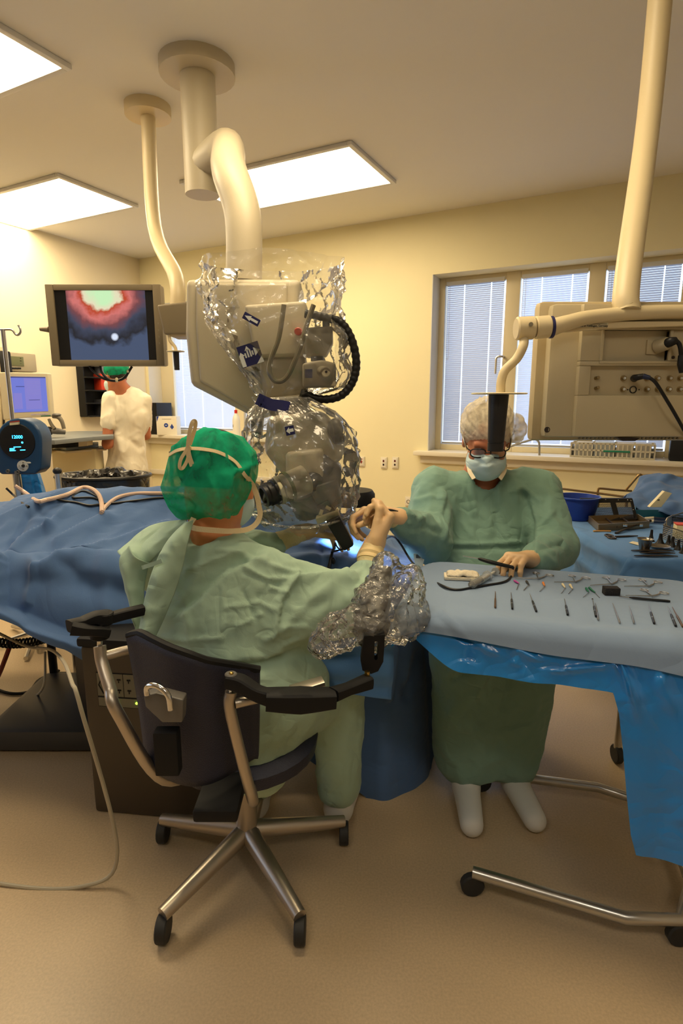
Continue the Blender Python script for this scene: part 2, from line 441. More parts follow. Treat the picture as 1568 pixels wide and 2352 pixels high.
# windows and blinds
frame_m = mat('window_frame_paint', (.80, .70, .47, 1), .4)
glass_m = film('window_glass', (.96, .98, 1, 1), 0.0, .01, 1, 0.0)
handle_m = mat('brushed_steel', (.62, .60, .56, 1), .32, 1.0)
def blind_mat():
    m = bpy.data.materials.new('blind_slat'); m.use_nodes = True; nt = m.node_tree; nt.nodes.clear()
    out = nt.nodes.new('ShaderNodeOutputMaterial'); d = nt.nodes.new('ShaderNodeBsdfDiffuse'); t = nt.nodes.new('ShaderNodeBsdfTranslucent')
    d.inputs[0].default_value = (.78, .80, .84, 1); t.inputs[0].default_value = (.70, .77, .90, 1)
    mx = nt.nodes.new('ShaderNodeMixShader'); mx.inputs[0].default_value = .42
    nt.links.new(d.outputs[0], mx.inputs[1]); nt.links.new(t.outputs[0], mx.inputs[2]); nt.links.new(mx.outputs[0], out.inputs[0]); return m
blind_m = blind_mat(); cord_m = mat('cord_white', (.8, .8, .8, 1), .6)
def window(n, s0, s1, z0, panes, handle_pane, labels, grp):
    w = bpy.data.objects.new('window_%d' % n, None); COL.objects.link(w); w['kind'] = 'structure'; w.location = WW(s0, z0, -.2)
    mb = MB(); edges = [s0 + .005] + [e for p in panes for e in p] + [s1 - .005]
    for i in range(0, len(edges), 2): wbox(mb, edges[i], edges[i + 1], z0, ZT, -.235, -.175, .004)
    for a, b in panes: wbox(mb, a, b, z0, z0 + .045, -.235, -.178, .004); wbox(mb, a, b, ZT - .05, ZT, -.235, -.178, .004)
    mb.build('window_frame', frame_m, w)
    wbox(MB(), s0, A0 if False else s0 + .006, z0, ZT, -.175, -.001).build('reveal_lining', reveal_m, w)
    for k, (a, b) in enumerate(panes):
        g = MB(); g.add([WW(a, z0 + .04, -.215), WW(b, z0 + .04, -.215), WW(b, ZT - .04, -.215), WW(a, ZT - .04, -.215)], [[0, 1, 2, 3]]); g.build('pane', glass_m, w)
        zb = z0 + .06
        t = thing('venetian_blind', labels[k], 'blind', WW((a + b) / 2, zb, -.19), grp)
        sl = MB(); L = b - a - .03; gaps = [.14, .47, .80] if L > .7 else [.31, .78]
        cuts = [0] + [c for g in gaps for c in (g - .0045 / L, g + .0045 / L)] + [1]
        z = zb + .02; ca, sa = math.cos(1.02), math.sin(1.02)
        while z < ZT - .06:
            for i in range(0, len(cuts), 2):
                q0, q1 = a + .015 + cuts[i] * L, a + .015 + cuts[i + 1] * L
                d = .009
                sl.add([WW(q0, z - d * sa, -.19 + d * ca), WW(q1, z - d * sa, -.19 + d * ca), WW(q1, z + d * sa, -.19 - d * ca), WW(q0, z + d * sa, -.19 - d * ca)], [[0, 1, 2, 3]])
            z += .0155
        sl.build('slat', blind_m, t, flat=True, kind='stuff', fixn=False)
        wbox(MB(), a + .01, b - .01, ZT - .06, ZT - .03, -.20, -.17, .003).build('head_rail', cord_m, t)
        wbox(MB(), a + .01, b - .01, zb - .012, zb + .004, -.20, -.182, .003).build('bottom_rail', mat('blind_rail', (.42, .41, .40, 1), .5), t)
        MB().tube([WW(a + .02, ZT - .05, -.17), WW(a + .022, (z0 + ZT) / 2 + .1, -.168), WW(a + .035, z0 + .75, -.168), WW(a + .045, (z0 + ZT) / 2 + .1, -.168), WW(a + .04, ZT - .05, -.17)], .0015, 5).build('pull_cord', cord_m, t)
    if handle_pane is not None:
        a, b = panes[handle_pane]; zc = WP(1147, 820, -.17).z
        h = MB(); h.tube([WW(b + .012, zc, -.175), WW(b + .012, zc, -.125), WW(b - .03, zc - .004, -.12), WW(b - .035, zc - .05, -.12), WW(b - .036, zc - .13, -.12)], .0085, 8, 4)
        h.build('window_handle', handle_m, w)
    return w
PB = (ws(1016, 900, -.19), ws(1150, 900, -.19)); pw = PB[1] - PB[0]; mw = ws(1182, 900, -.19) - PB[1]
panesB = [(PB[0] + i * (pw + mw), PB[1] + i * (pw + mw)) for i in range(3)]
B1r = panesB[-1][1] + .06
a0 = ws(402, 900, -.19); panesA = [(a0, a0 + .80), (a0 + .80 + mw, A1 - .07)]
window(2, B0, B1, zB, panesB, 0, ['venetian blind between wall outlets and assistant, pale closed slats', 'venetian blind partly behind the back of the screen, pale closed slats', 'venetian blind of the window hidden by the screen'], 'blinds in the right window')
window(1, A0, A1, zA, panesA, None, ['venetian blind behind the white box and bottle on the sill', 'venetian blind in the window half behind the microscope'], 'blinds in the left window')

# side window out of the frame, daylight from the left
w3 = bpy.data.objects.new('window_3', None); COL.objects.link(w3); w3['kind'] = 'structure'; w3.location = cA + NW * (L0 + L1) / 2 - U * .12 + V((0, 0, LZ0))
for d0, d1, z0, z1 in [(L0 + k * (L1 - L0 - .06) / 3, L0 + k * (L1 - L0 - .06) / 3 + .06, LZ0, LZ1) for k in range(4)] + [(L0, L1, LZ0, LZ0 + .05), (L0, L1, LZ1 - .05, LZ1)]:
    MB().box(cA + NW * (d0 + d1) / 2 - U * .12 + V((0, 0, (z0 + z1) / 2)), (.06, d1 - d0, z1 - z0), WR, .004).build('window_frame', frame_m, w3)
MB().add([cA - U * .12 + NW * d + V((0, 0, z)) for d, z in ((L0, LZ0), (L1, LZ0), (L1, LZ1), (L0, LZ1))], [[0, 1, 2, 3]]).build('pane', glass_m, w3)

# ceiling lamps
lamp_e = mat('lamp_diffuser', (1, 1, 1, 1), .5, emit=(WARM + (1,), CEIL_LAMP))
lamp_f = mat('lamp_frame', (.75, .74, .72, 1), .4)
lamp_s = mat('lamp_diffuser_dim', (1, 1, 1, 1), .5, emit=((1, .90, .72, 1), CEIL_LAMP))
def ceiling_lamp(c, label, w=1.2, d=.6, m=None):
    t = thing('ceiling_light', label, 'ceiling light', (c[0], c[1], CEIL - .02), 'ceiling lights')
    x0 = MB(); c3 = V((c[0], c[1], CEIL - .012))
    for sx in (-1, 1): x0.box(c3 + WR @ V((sx * (w / 2 + .015), 0, 0)), (.03, d + .06, .022), WR, .004); x0.box(c3 + WR @ V((0, sx * (d / 2 + .015), 0)), (w, .03, .022), WR, .004)
    x0.build('frame', lamp_f, t)
    MB().box(c3 + V((0, 0, .004)), (w, d, .012), WR).build('diffuser', m or lamp_e, t)
for i, (a, b, l) in enumerate(((.15, 1.05, 'ceiling light panel above the window wall'), (-1.7, 1.5, 'ceiling light panel above the computer desk'), (-.6, 2.9, 'ceiling light panel above the patient table'), (1.5, 3.1, 'ceiling light panel above the instrument table'))):
    p = WW(a, 0, b); ceiling_lamp((p.x, p.y), l, *((1.2, .5) if i == 3 else (1.2, .6)))
ceiling_lamp((-.75, -.35), 'small ceiling light panel behind the surgeon chair', .7, .3, lamp_s)
ceiling_lamp((.75, -.65), 'small ceiling light panel in front of the instrument stand', .7, .3, lamp_s)

# wall sockets
plate_m = mat('socket_plastic', (.80, .74, .60, 1), .4); dark_m = mat('socket_dark', (.03, .02, .02, 1), .5); redink = mat('red_mark', RGB(170, 60, 45), .6)
def socket(px, py, w, h, kind, label):
    c = WP(px, py, .008); s = (c - WO).dot(U)
    t = thing('wall_socket', label, 'socket', WW(s, c.z - h / 2, 0), 'wall sockets')
    wbox(MB(), s - w / 2, s + w / 2, c.z - h / 2, c.z + h / 2, 0, .010, .003).build('plate', plate_m, t)
    wbox(MB(), s - w * .34, s + w * .34, c.z - h * .40, c.z + h * .40, .006, .014, .002).build('insert', mat('socket_white', (.85, .80, .68, 1), .35), t)
    if kind == 0:
        wbox(MB(), s - w * .2, s + w * .2, c.z + h * .22, c.z + h * .30, .012, .0155).build('mark', redink, t)
        m = MB(); m.ell(WW(s, c.z + .0, .0145), (.011, .011, .011), None, 10, 6); m.build('button', redink, t)
        wbox(MB(), s - w * .04, s + w * .04, c.z - h * .2, c.z - h * .05, .012, .0155).build('mark', redink, t)
    elif kind == 1:
        for k, zz in enumerate((.16, -.16)):
            wbox(MB(), s - w * .13, s + w * .13, c.z + h * zz - h * .09, c.z + h * zz + h * .09, .01, .0155, .001).build('outlet', [mat('socket_red', RGB(95, 25, 20), .4), dark_m][k], t)
    else:
        MB().lathe([(w * .25, .012), (w * .25, .016), (w * .2, .016), (w * .18, .012)], WW(s, c.z, 0), frame(NW), 14).build('outlet', dark_m, t)
socket(830, 1060, .058, .088, 0, 'wall socket plate with a red mark')
socket(881, 1063, .058, .098, 1, 'wall socket with two dark outlets, nearer the red-marked plate')
socket(907, 1063, .058, .098, 1, 'wall socket with two dark outlets, nearer the window')
socket(938, 1152, .065, .085, 2, 'low wall socket plate beside the assistant sleeve')

# ------------------------------------------------------------------ draped tables
def fabric(name, col, rough=.85, cs=9, st=.25, fine=500):
    return mat(name, col, rough, spec=.2, sheen=.15, extra=crease_bump(cs, st, fine))
drape_blue = fabric('drape_blue', RGB(82, 112, 160), cs=6, st=.45)
drape_pale = fabric('drape_pale', RGB(136, 157, 186), cs=8, st=.16)
drape_mid = fabric('drape_mid', RGB(92, 138, 196), cs=7, st=.3)
poly_blue = mat('blue_polythene', RGB(36, 132, 216), .20, spec=.6, coat=.3, extra=crease_bump(12, .5, 60))
steel = mat('steel', (.58, .57, .55, 1), .28, 1.0)
def smoothstep(a, b, x): t = min(1, max(0, (x - a) / (b - a))); return t * t * (3 - 2 * t)
def sheet(o, ux, uy, L, W, ztop, dl, dr, df, db, amp=.02, flare=.1, freq=5.0, rc=.06, bend=.02, res=.02, seed=1.0, lift=0.0, wr=.004):
    """cloth over a table top: o = a top corner, ux/uy the table's sides, d* = drop left, right, front (function of x), back"""
    ux, uy = V(ux), V(uy); nx = int((L + dl + dr) / res) + 1
    dfm = max(df(i / 20 * L) for i in range(21)); dbm = db
    nf, nt, nb = max(2, int(dfm / res)), int(W / res) + 1, max(2, int(dbm / res))
    co = []
    for j in range(nb + nt + nf):
        for i in range(nx):
            a = -dl + (L + dl + dr) * i / (nx - 1); xx = min(L, max(0, a))
            if j < nb: b = -db * (nb - j) / nb
            elif j < nb + nt: b = W * (j - nb) / (nt - 1)
            else: b = W + df(xx) * (j - nb - nt + 1) / nf
            cx, cy = min(L - rc, max(rc, a)), min(W - rc, max(rc, b)); vx, vy = a - cx, b - cy; l = math.hypot(vx, vy)
            if l <= rc:
                p = V(o) + ux * a + uy * b; z = ztop(a, b) + wr * noise.noise(p * 9 + V((seed, 0, 0))) + lift
                co.append((p.x, p.y, z)); continue
            d = l - rc; ox, oy = vx / l, vy / l; qx, qy = cx + ox * rc, cy + oy * rc
            t = min(d / bend, math.pi / 2); out = bend * math.sin(t); dn = bend * (1 - math.cos(t)) + max(0, d - bend * math.pi / 2)
            n = noise.noise(V((qx * freq, qy * freq, seed)) + V((ox, oy, 0)) * 1.2) + .5 * noise.noise(V((qx * freq * 2.3, qy * freq * 2.3, seed + 5)) + V((ox, oy, 0)) * 2.4)
            out += flare * dn + amp * n * smoothstep(0, .22, dn) + amp * .9 * smoothstep(0, .2, dn)
            p = V(o) + ux * (qx + ox * out) + uy * (qy + oy * out)
            co.append((p.x, p.y, ztop(qx, qy) - dn + lift))
    ny = nb + nt + nf
    fa = [[j * nx + i, (j + 1) * nx + i, (j + 1) * nx + i + 1, j * nx + i + 1] for j in range(ny - 1) for i in range(nx - 1)]
    return np.array(co), np.array(fa)

# ---- patient table
def ptop(a, b):                              # a from the feet end (X = -1.95), b from the back (Y = 2.50) to the front
    x, y = -1.95 + a, 2.50 - b
    body = smoothstep(-.05, -.35, x) * (1 - .35 * smoothstep(-1.0, -1.7, x))
    z = .80 + .178 * body * math.exp(-((y - 2.22) / .22) ** 2)
    z += .10 * math.exp(-((x + .03) / .17) ** 2 - ((y - 2.12) / .16) ** 2)
    z += .05 * math.exp(-((x + .20) / .10) ** 2 - ((y - 2.3) / .2) ** 2)
    z -= .07 * math.exp(-((x - .22) / .14) ** 2)
    z += .016 * ((1 - abs(noise.noise(V((x * 5 + y * 1.5, y * 2.0, 3.0)))) * 2.4) - .3) + .007 * (1 - abs(noise.noise(V((x * 9 - y * 7, y * 5, 7.0)))) * 2.4)
    return z
co, fa = sheet((-1.95, 2.50, 0), (1, 0, 0), (0, -1, 0), 2.20, .63, ptop, .25, .62,
               lambda a: .19 + .22 * smoothstep(.75, 1.3, a) + .25 * smoothstep(1.25, 1.65, a) + .18 * smoothstep(1.7, 2.1, a), .45, amp=.045, flare=.08, freq=3.2, bend=.06, res=.0085, rc=.14, wr=.010)
nm = -vnormals(co, fa) if vnormals(co, fa)[:, 2].mean() < 0 else vnormals(co, fa)
co = creases(co, nm, [([(8, 1275), (60, 1235), (112, 1207)], (9,), 0.0256), ([(112, 1207), (150, 1168)], (10,), 0.0224), ([(5, 1282), (58, 1192)], (8,), -0.0160), ([(58, 1192), (105, 1195)], 5, .006),
    ([(0, 1192), (70, 1160), (150, 1130)], (12,), 0.0192), ([(60, 1190), (130, 1160)], 6, -.006), ([(130, 1240), (205, 1200), (245, 1180)], (10,), 0.0192), ([(130, 1272), (240, 1250), (330, 1218), (380, 1200)], (10,), 0.0160),
    ([(85, 1300), (130, 1272)], (14,), 0.0192), ([(85, 1300), (72, 1380)], (10,), 0.0224), ([(10, 1290), (10, 1400)], (10,), 0.0320), ([(130, 1275), (180, 1330), (300, 1360)], 22, -.018), ([(0, 1400), (60, 1420), (150, 1458), (300, 1505)], (26,), 0.0560), ([(60, 1330), (180, 1345), (290, 1380)], 26, -.012), ([(240, 1260), (230, 1330), (250, 1400)], 18, .012),
    ([(640, 1240), (700, 1255), (760, 1250)], 8, .008), ([(655, 1290), (720, 1275), (790, 1290)], 9, .010), ([(700, 1215), (740, 1260), (735, 1305)], 6, -.006), ([(820, 1190), (835, 1240), (820, 1300)], 8, .006),
    ([(750, 1480), (735, 1560)], 8, .012), ([(905, 1490), (895, 1600)], (8,), 0.0240), ([(940, 1440), (935, 1500), (930, 1560)], 10, .015), ([(930, 1600), (965, 1500)], 12, -.015), ([(1000, 1500), (1030, 1610)], 12, .012)])
drp = single_np(co, fa, 'surgical_drape', drape_blue, 'blue surgical drape covering the patient on the operating table', 'drape')
# the table under it
t = thing('operating_table', 'operating table hidden under the blue drape, on a dark column', 'table', (-.95, 2.14, 0))
MB().box((-.87, 2.14, .73), (2.0, .56, .06), None, .02).build('mattress', mat('black_pad', (.02, .02, .022, 1), .5), t)
MB().box((-.87, 2.14, .67), (1.96, .52, .05), None, .01).build('table_top', mat('dark_steel', (.12, .12, .13, 1), .4, .8), t)
MB().box((-.9, 2.2, .36), (.30, .28, .58), None, .03).build('column', mat('dark_steel', (.12, .12, .13, 1), .4, .8), t)
MB().box((-.9, 2.2, .05), (.95, .50, .09), None, .03).build('base', mat('base_dark', (.05, .05, .052, 1), .4), t)
# pale paper flap hanging at the table's end
def flap(u, v):
    a = P(735, 1478, 1.52).lerp(P(905, 1470, 1.50), u); b = P(730, 1570, 1.47).lerp(P(897, 1600, 1.46), u)
    p = a.lerp(b, v); p.y += .012 * math.sin(v * 9) - .01 * math.sin(u * 3) - .02; return p
single(MB().grid(flap, 14, 20), 'drape_flap', drape_mid, 'pale blue folded drape flap hanging beside the armrest post', 'drape', solid=.002)

# ---- instrument stand (near table)
MX, MY = V((.957, -.29, 0)), V((-.29, -.957, 0)); MO = V((.316, 1.81, 0)) - MX * .02; MZ = .80
ML, MWd = .76, .47
def mz(px, py, dz=0.0): return PZ(px, py, MZ + .006 + dz)
t = thing('instrument_stand', 'steel instrument stand carrying the draped tray of fine tools', 'stand', (.66, 1.40, 0))
R = Matrix((MX, MY, V((0, 0, 1)))).transposed()
mc = MO + MX * ML / 2 + MY * MWd / 2
MB().box(mc + V((0, 0, .775)), (ML - .02, MWd - .02, .02), R, .008).build('tray', steel, t)
pc = mc + MX * (ML / 2 - .06)
MB().tube([pc + V((0, 0, .76)) - MX * .3, pc + V((0, 0, .755)) - MX * .02, pc + V((0, 0, .70)), pc + V((0, 0, .06))], .016, 10, 4).build('post', steel, t)
b = MB(); b.tube([pc + V((0, 0, .07)) - MY * .22 - MX * .5, pc + V((0, 0, .07)) - MY * .22, pc + V((0, 0, .07)) + MY * .22, pc + V((0, 0, .07)) + MY * .22 - MX * .5], .016, 10, 3); b.build('base_frame', steel, t)
for k, (i, j) in enumerate(((-.5, -.22), (-.5, .22), (0, -.22), (0, .22))):
    q = pc + MX * i + MY * j; MB().cyl(q + V((0, -.012, .032)), q + V((0, .012, .032)), .032, n=16, bev=.004).build('caster', mat('rubber', (.02, .02, .02, 1), .6), t)
flat = lambda a, b: MZ
pdrop = lambda a: .055 + .072 * smoothstep(0, .16, a) + .35 * smoothstep(.49, .56, a)
co, fa = sheet(MO - MX * .005, MX, MY, ML, MWd, lambda a, b: MZ - .004, .06, .10, pdrop, .06, amp=.03, flare=.16, freq=6, bend=.02, res=.013, rc=.05, seed=4)
nm = vnormals(co, fa); nm = nm if nm[:, 2].mean() > 0 else -nm
co = creases(co, nm, [([(1100, 1480), (1130, 1500)], 7, .010), ([(1185, 1525), (1190, 1490), (1230, 1515)], 6, .010), ([(1040, 1450), (1090, 1480), (1080, 1510)], 8, -.012), ([(1400, 1525), (1480, 1520), (1560, 1505)], 5, .010), ([(1270, 1542), (1390, 1530)], 5, .008), ([(1440, 1560), (1460, 1610)], 10, .02), ([(1510, 1550), (1540, 1620)], 10, .02)])
single_np(co, fa, 'stand_cover', poly_blue, 'shiny blue plastic cover hanging under the pale instrument sheet', 'cover')
fdrop = lambda a: .055 + .02 * smoothstep(.05, .4, a) + .02 * smoothstep(.5, .75, a)
co, fa = sheet(MO, MX, MY, ML, MWd, flat, .07, .10, fdrop, .05, amp=.010, flare=.22, freq=4, bend=.028, res=.011, rc=.06, seed=9, lift=.004, wr=.003)
nm = vnormals(co, fa); nm = nm if nm[:, 2].mean() > 0 else -nm
co = creases(co, nm, [([(1010, 1400), (1060, 1450)], (6,), .010), ([(980, 1415), (1010, 1440)], 8, .004), ([(1330, 1380), (1345, 1440)], 3, .0015), ([(1320, 1440), (1390, 1430), (1460, 1440)], 6, -.004), ([(1060, 1400), (1200, 1425), (1330, 1440), (1568, 1462)], 9, .004), ([(1540, 1440), (1540, 1495)], 5, .005)])
single_np(co, fa, 'instrument_sheet', drape_pale, 'pale blue sheet spread over the near tray of fine tools', 'drape')

# ---- back instrument table
BO = V((.985, 2.80, 0)); BX, BY = V((.999, .03, 0)), V((-.02, -1, 0)); BZ = .80
t = thing('side_table', 'steel trolley table under the blue sheet behind the assistant', 'table', (1.5, 2.3, 0))
MB().box(BO + BX * .55 + BY * .48 + V((0, 0, .775)), (1.05, .92, .03), None, .01).build('table_top', steel, t)
for i, j in ((.06, .06), (1.04, .06), (.06, .9), (1.04, .9)):
    q = BO + BX * i + BY * j; MB().cyl(q + V((0, 0, .06)), q + V((0, 0, .76)), .014, n=10).build('leg', steel, t)
    MB().cyl(q + V((-.012, 0, .035)), q + V((.012, 0, .035)), .035, n=16, bev=.004).build('caster', mat('rubber', (.02, .02, .02, 1), .6), t)
co, fa = sheet(BO, BX, BY, 1.10, .97, lambda a, b: BZ, .33, .2, lambda a: .33, .2, amp=.016, flare=.05, freq=5.5, bend=.008, res=.012, rc=.04, seed=12, lift=.004)
nm = vnormals(co, fa); nm = nm if nm[:, 2].mean() > 0 else -nm
co = creases(co, nm, [([(1318, 1222), (1350, 1250), (1420, 1280)], (8,), .012), ([(1310, 1265), (1340, 1290), (1380, 1320)], (9,), .016), ([(1318, 1222), (1312, 1300)], 6, -.012), ([(1450, 1292), (1432, 1322)], (6,), .012), ([(1480, 1290), (1568, 1312)], 8, .008), ([(1350, 1190), (1400, 1230), (1450, 1285)], 4, .002)])
single_np(co, fa, 'table_sheet', drape_mid, 'blue sheet over the trolley table holding bowl and steel case', 'drape')

# ------------------------------------------------------------------ people
from mathutils.bvhtree import BVHTree
skin_warm = mat('skin', RGB(238, 156, 104), .5, bump=(90, .08, 3), var=(14, .08))
skin_dark = mat('skin_tan', RGB(186, 114, 80), .5, bump=(90, .08, 3), var=(14, .08))
hair_m = mat('hair', RGB(38, 30, 26), .6, bump=(120, .5, 3, (1, 1, .2)))
glove_m = mat('latex_glove', RGB(230, 190, 142), .42, bump=(70, .10, 3), var=(20, .05))
cuff_m = mat('knit_cuff', RGB(226, 208, 158), .9, bump=(160, .3, 2))
glove_cuff_m = mat('glove_cuff', RGB(232, 205, 150), .5, bump=(50, .2, 2))
gown_a = fabric('gown_green', RGB(168, 194, 172), cs=15, st=.32, fine=600)
gown_b = fabric('gown_green_dull', RGB(126, 160, 146), cs=14, st=.36, fine=600)
mask_m = fabric('mask_blue', RGB(204, 226, 230), cs=20, st=.2)
tape_m = mat('tie_tape', RGB(226, 204, 160), .8, bump=(300, .15, 2))
def gauze(name, col, clear):
    m = bpy.data.materials.new(name); m.use_nodes = True; MATS[name] = m; nt = m.node_tree; nt.nodes.clear()
    out = nt.nodes.new('ShaderNodeOutputMaterial'); d = nt.nodes.new('ShaderNodeBsdfDiffuse'); t = nt.nodes.new('ShaderNodeBsdfTranslucent'); tr = nt.nodes.new('ShaderNodeBsdfTransparent')
    d.inputs[0].default_value = col; t.inputs[0].default_value = col
    tc = nt.nodes.new('ShaderNodeTexCoord'); n = nt.nodes.new('ShaderNodeTexNoise'); n.inputs['Scale'].default_value = 26; n.inputs['Detail'].default_value = 4
    nt.links.new(tc.outputs['Object'], n.inputs['Vector']); bp = nt.nodes.new('ShaderNodeBump'); bp.inputs['Strength'].default_value = .25; bp.inputs['Distance'].default_value = .01
    nt.links.new(n.outputs['Fac'], bp.inputs['Height']); nt.links.new(bp.outputs[0], d.inputs['Normal'])
    r = nt.nodes.new('ShaderNodeMapRange'); r.inputs[1].default_value = .38; r.inputs[2].default_value = .66; r.inputs[3].default_value = clear * .25; r.inputs[4].default_value = clear * 1.4
    nt.links.new(n.outputs['Fac'], r.inputs[0])
    a = nt.nodes.new('ShaderNodeMixShader'); a.inputs[0].default_value = .25; nt.links.new(d.outputs[0], a.inputs[1]); nt.links.new(t.outputs[0], a.inputs[2])
    b = nt.nodes.new('ShaderNodeMixShader'); nt.links.new(r.outputs[0], b.inputs[0]); nt.links.new(a.outputs[0], b.inputs[1]); nt.links.new(tr.outputs[0], b.inputs[2]); nt.links.new(b.outputs[0], out.inputs[0])
    return m
cap_green = gauze('cap_green', RGB(40, 184, 138), .36); cap_white = gauze('cap_white', RGB(236, 226, 204), .45)

class Head:
    def __init__(s, c, fwd, up=(0, 0, 1), k=1.0):
        s.c = V(c); s.f = V(fwd).normalized(); u = V(up); s.u = (u - s.f * u.dot(s.f)).normalized(); s.r = s.f.cross(s.u); s.k = k
        s.R = Matrix((s.r, s.f, s.u)).transposed()
    def p(s, x, y, z): return s.c + (s.r * x + s.f * y + s.u * z) * s.k
    def E(s, c, r, k=.02, sub=False): return ('-e' if sub else 'e', s.p(*c), tuple(q * s.k for q in r), s.R, k)
    def C(s, a, b, ra, rb, k=.02): return ('c', s.p(*a), s.p(*b), ra * s.k, rb * s.k, k)
    def prims(s):
        q = [s.E((0, -.015, .035), (.076, .098, .086)), s.E((0, .035, -.03), (.063, .064, .085), .03)]
        for x in (-1, 1):
            q += [s.C((x * .04, .015, -.075), (x * .012, .078, -.098), .026, .020, .03), s.E((x * .034, .066, -.03), (.026, .026, .03), .02)]
        q += [s.C((-.036, .083, .024), (.036, .083, .024), .013, .013, .02), s.C((0, .09, .012), (0, .112, -.028), .008, .013, .012), s.C((-.012, .098, -.034), (.012, .098, -.034), .009, .009, .01),
              s.C((-.022, .09, -.062), (.022, .09, -.062), .009, .009, .012), s.C((-.018, .087, -.075), (.018, .087, -.075), .009, .009, .012)]
        for x in (-1, 1):
            q += [s.E((x * .033, .104, .004), (.018, .016, .012), .01, True), s.E((x * .033, .082, .003), (.014, .014, .012), .006), s.E((x * .079, -.008, -.005), (.011, .02, .033), .008), s.E((x * .088, -.004, 0), (.006, .011, .018), .006, True)]
        return q
    def neck(s, to, r0=.054, r1=.066): return [('c', s.p(0, -.028, -.05), V(to), r0, r1, .03)]

def hand(w, d, n, right, curls, spread=(.10, .03, -.04, -.12), thumb=((.55, .55, .4), (.8, .2, .5)), k=1.0):
    """prims of a hand: w wrist, d wrist->knuckles, n palm normal; curls = three joint angles for index..little"""
    d = V(d).normalized(); n = V(n); n = (n - d * n.dot(d)).normalized(); s = d.cross(n) if right else n.cross(d)
    q = [('c', w - d * .03 * k, w + d * .01 * k, .027 * k, .027 * k, .02)]
    xs = (.030, .010, -.010, -.029); ln = ((.044, .026, .022), (.048, .030, .024), (.045, .028, .023), (.034, .021, .020))
    for i in range(4):
        base = w + (d * (.088 - .004 * abs(i - 1)) + s * xs[i]) * k
        q.append(('c', w + (d * .012 + s * xs[i] * .65) * k, base, .0165 * k, .0125 * k, .018))
        a = 0.0; p = base; sd = (d + s * spread[i]).normalized()
        for j in range(3):
            a += curls[i][j]; dirn = (sd * math.cos(a) + n * math.sin(a)).normalized(); e = p + dirn * ln[i][j] * k
            q.append(('c', p, e, (.0098 - .0010 * j) * k, (.0090 - .0012 * j) * k, .004)); p = e
    b = w + (d * .022 + s * .022 + n * .006) * k
    dirs = [thumb[0], thumb[0], thumb[1]]; L = (.038, .034, .028); rr = (.0165, .0125, .0105, .0085)
    for j in range(3):
        t = dirs[j]; dv = (d * t[0] + s * t[1] + n * t[2]).normalized(); e = b + dv * L[j] * k
        q.append(('c', b, e, rr[j] * k, rr[j + 1] * k, .010 if j == 0 else .004)); b = e
    return q
def cuff(root, a, b, r0, r1, m, name='cuff', lip=.003):
    a, b = V(a), V(b); L = (b - a).length; R = frame(b - a); prof = []
    for i in range(9):
        t = i / 8; prof.append((r0 + (r1 - r0) * t + .0022 * math.sin(i * 2.4) + (lip if i == 8 else 0), L * t))
    MB().lathe(prof, a, R, 22).build(name, m, root)
def shoe(root, p, d, m):
    p = V(p); d = V(d).normalized(); co, fa = surface([('c', p + V((0, 0, .05)), p + d * .16 + V((0, 0, .035)), .045, .036, .02), ('c', p + V((0, 0, .06)), p + V((0, 0, .11)), .042, .04, .02), ('cut', p + V((0, 0, .002)), (0, 0, -1))], .008)
    mesh_np(co, fa, 'shoe', m, root)
def snapper(co, fa): return BVHTree.FromPolygons([tuple(c) for c in co], fa.tolist())
def snap(bvh, px, py, off=.004):
    d = ray(px, py).normalized(); h = bvh.ray_cast(V((0, 0, CAM_H)), d)
    if h[0] is None: h = bvh.find_nearest(P(px, py, 1.45))
    n = h[1] if h[1].dot(d) < 0 else -h[1]
    return h[0] + n * off, n
def clothe(prims, h, folds, lines, it=2, pad=.04):
    co, fa = surface(prims, h, pad); co = smooth(co, fa, it); nm = vnormals(co, fa)
    for sc, amp, seed, pw in folds:
        x = fnoise(co, sc, seed, 1); co = co + nm * ((ridge(x * 2.2, pw) - .4) * amp)[:, None]
    if lines: co = creases(co, vnormals(co, fa), lines)
    return co, fa
shoe_m = mat('clog', (.75, .74, .70, 1), .5)

# ======== surgeon, seated with the back to us
S = thing('person', 'seated surgeon in pale green gown and green cap, seen from behind', 'person', (-.28, 1.45, 0))
H = Head(P(500, 1100, 1.475), (.52, .81, -.26), k=1.02)
nb = P(478, 1262, 1.42)
co, fa = surface(H.prims() + H.neck(nb + V((.01, .05, -.02)), .056, .062) + [('e', (-.32, 1.50, .84), (.10, .05, .09), None, .05)], .006); mesh_np(smooth(co, fa, 1), fa, 'body', skin_warm, S)
co, fa = surface([H.E((0, -.02, .035), (.083, .103, .09)), ('cut', H.p(0, .06, .0), H.R @ V((0, .55, -.835)))], .006); mesh_np(co, fa, 'hair', hair_m, S)
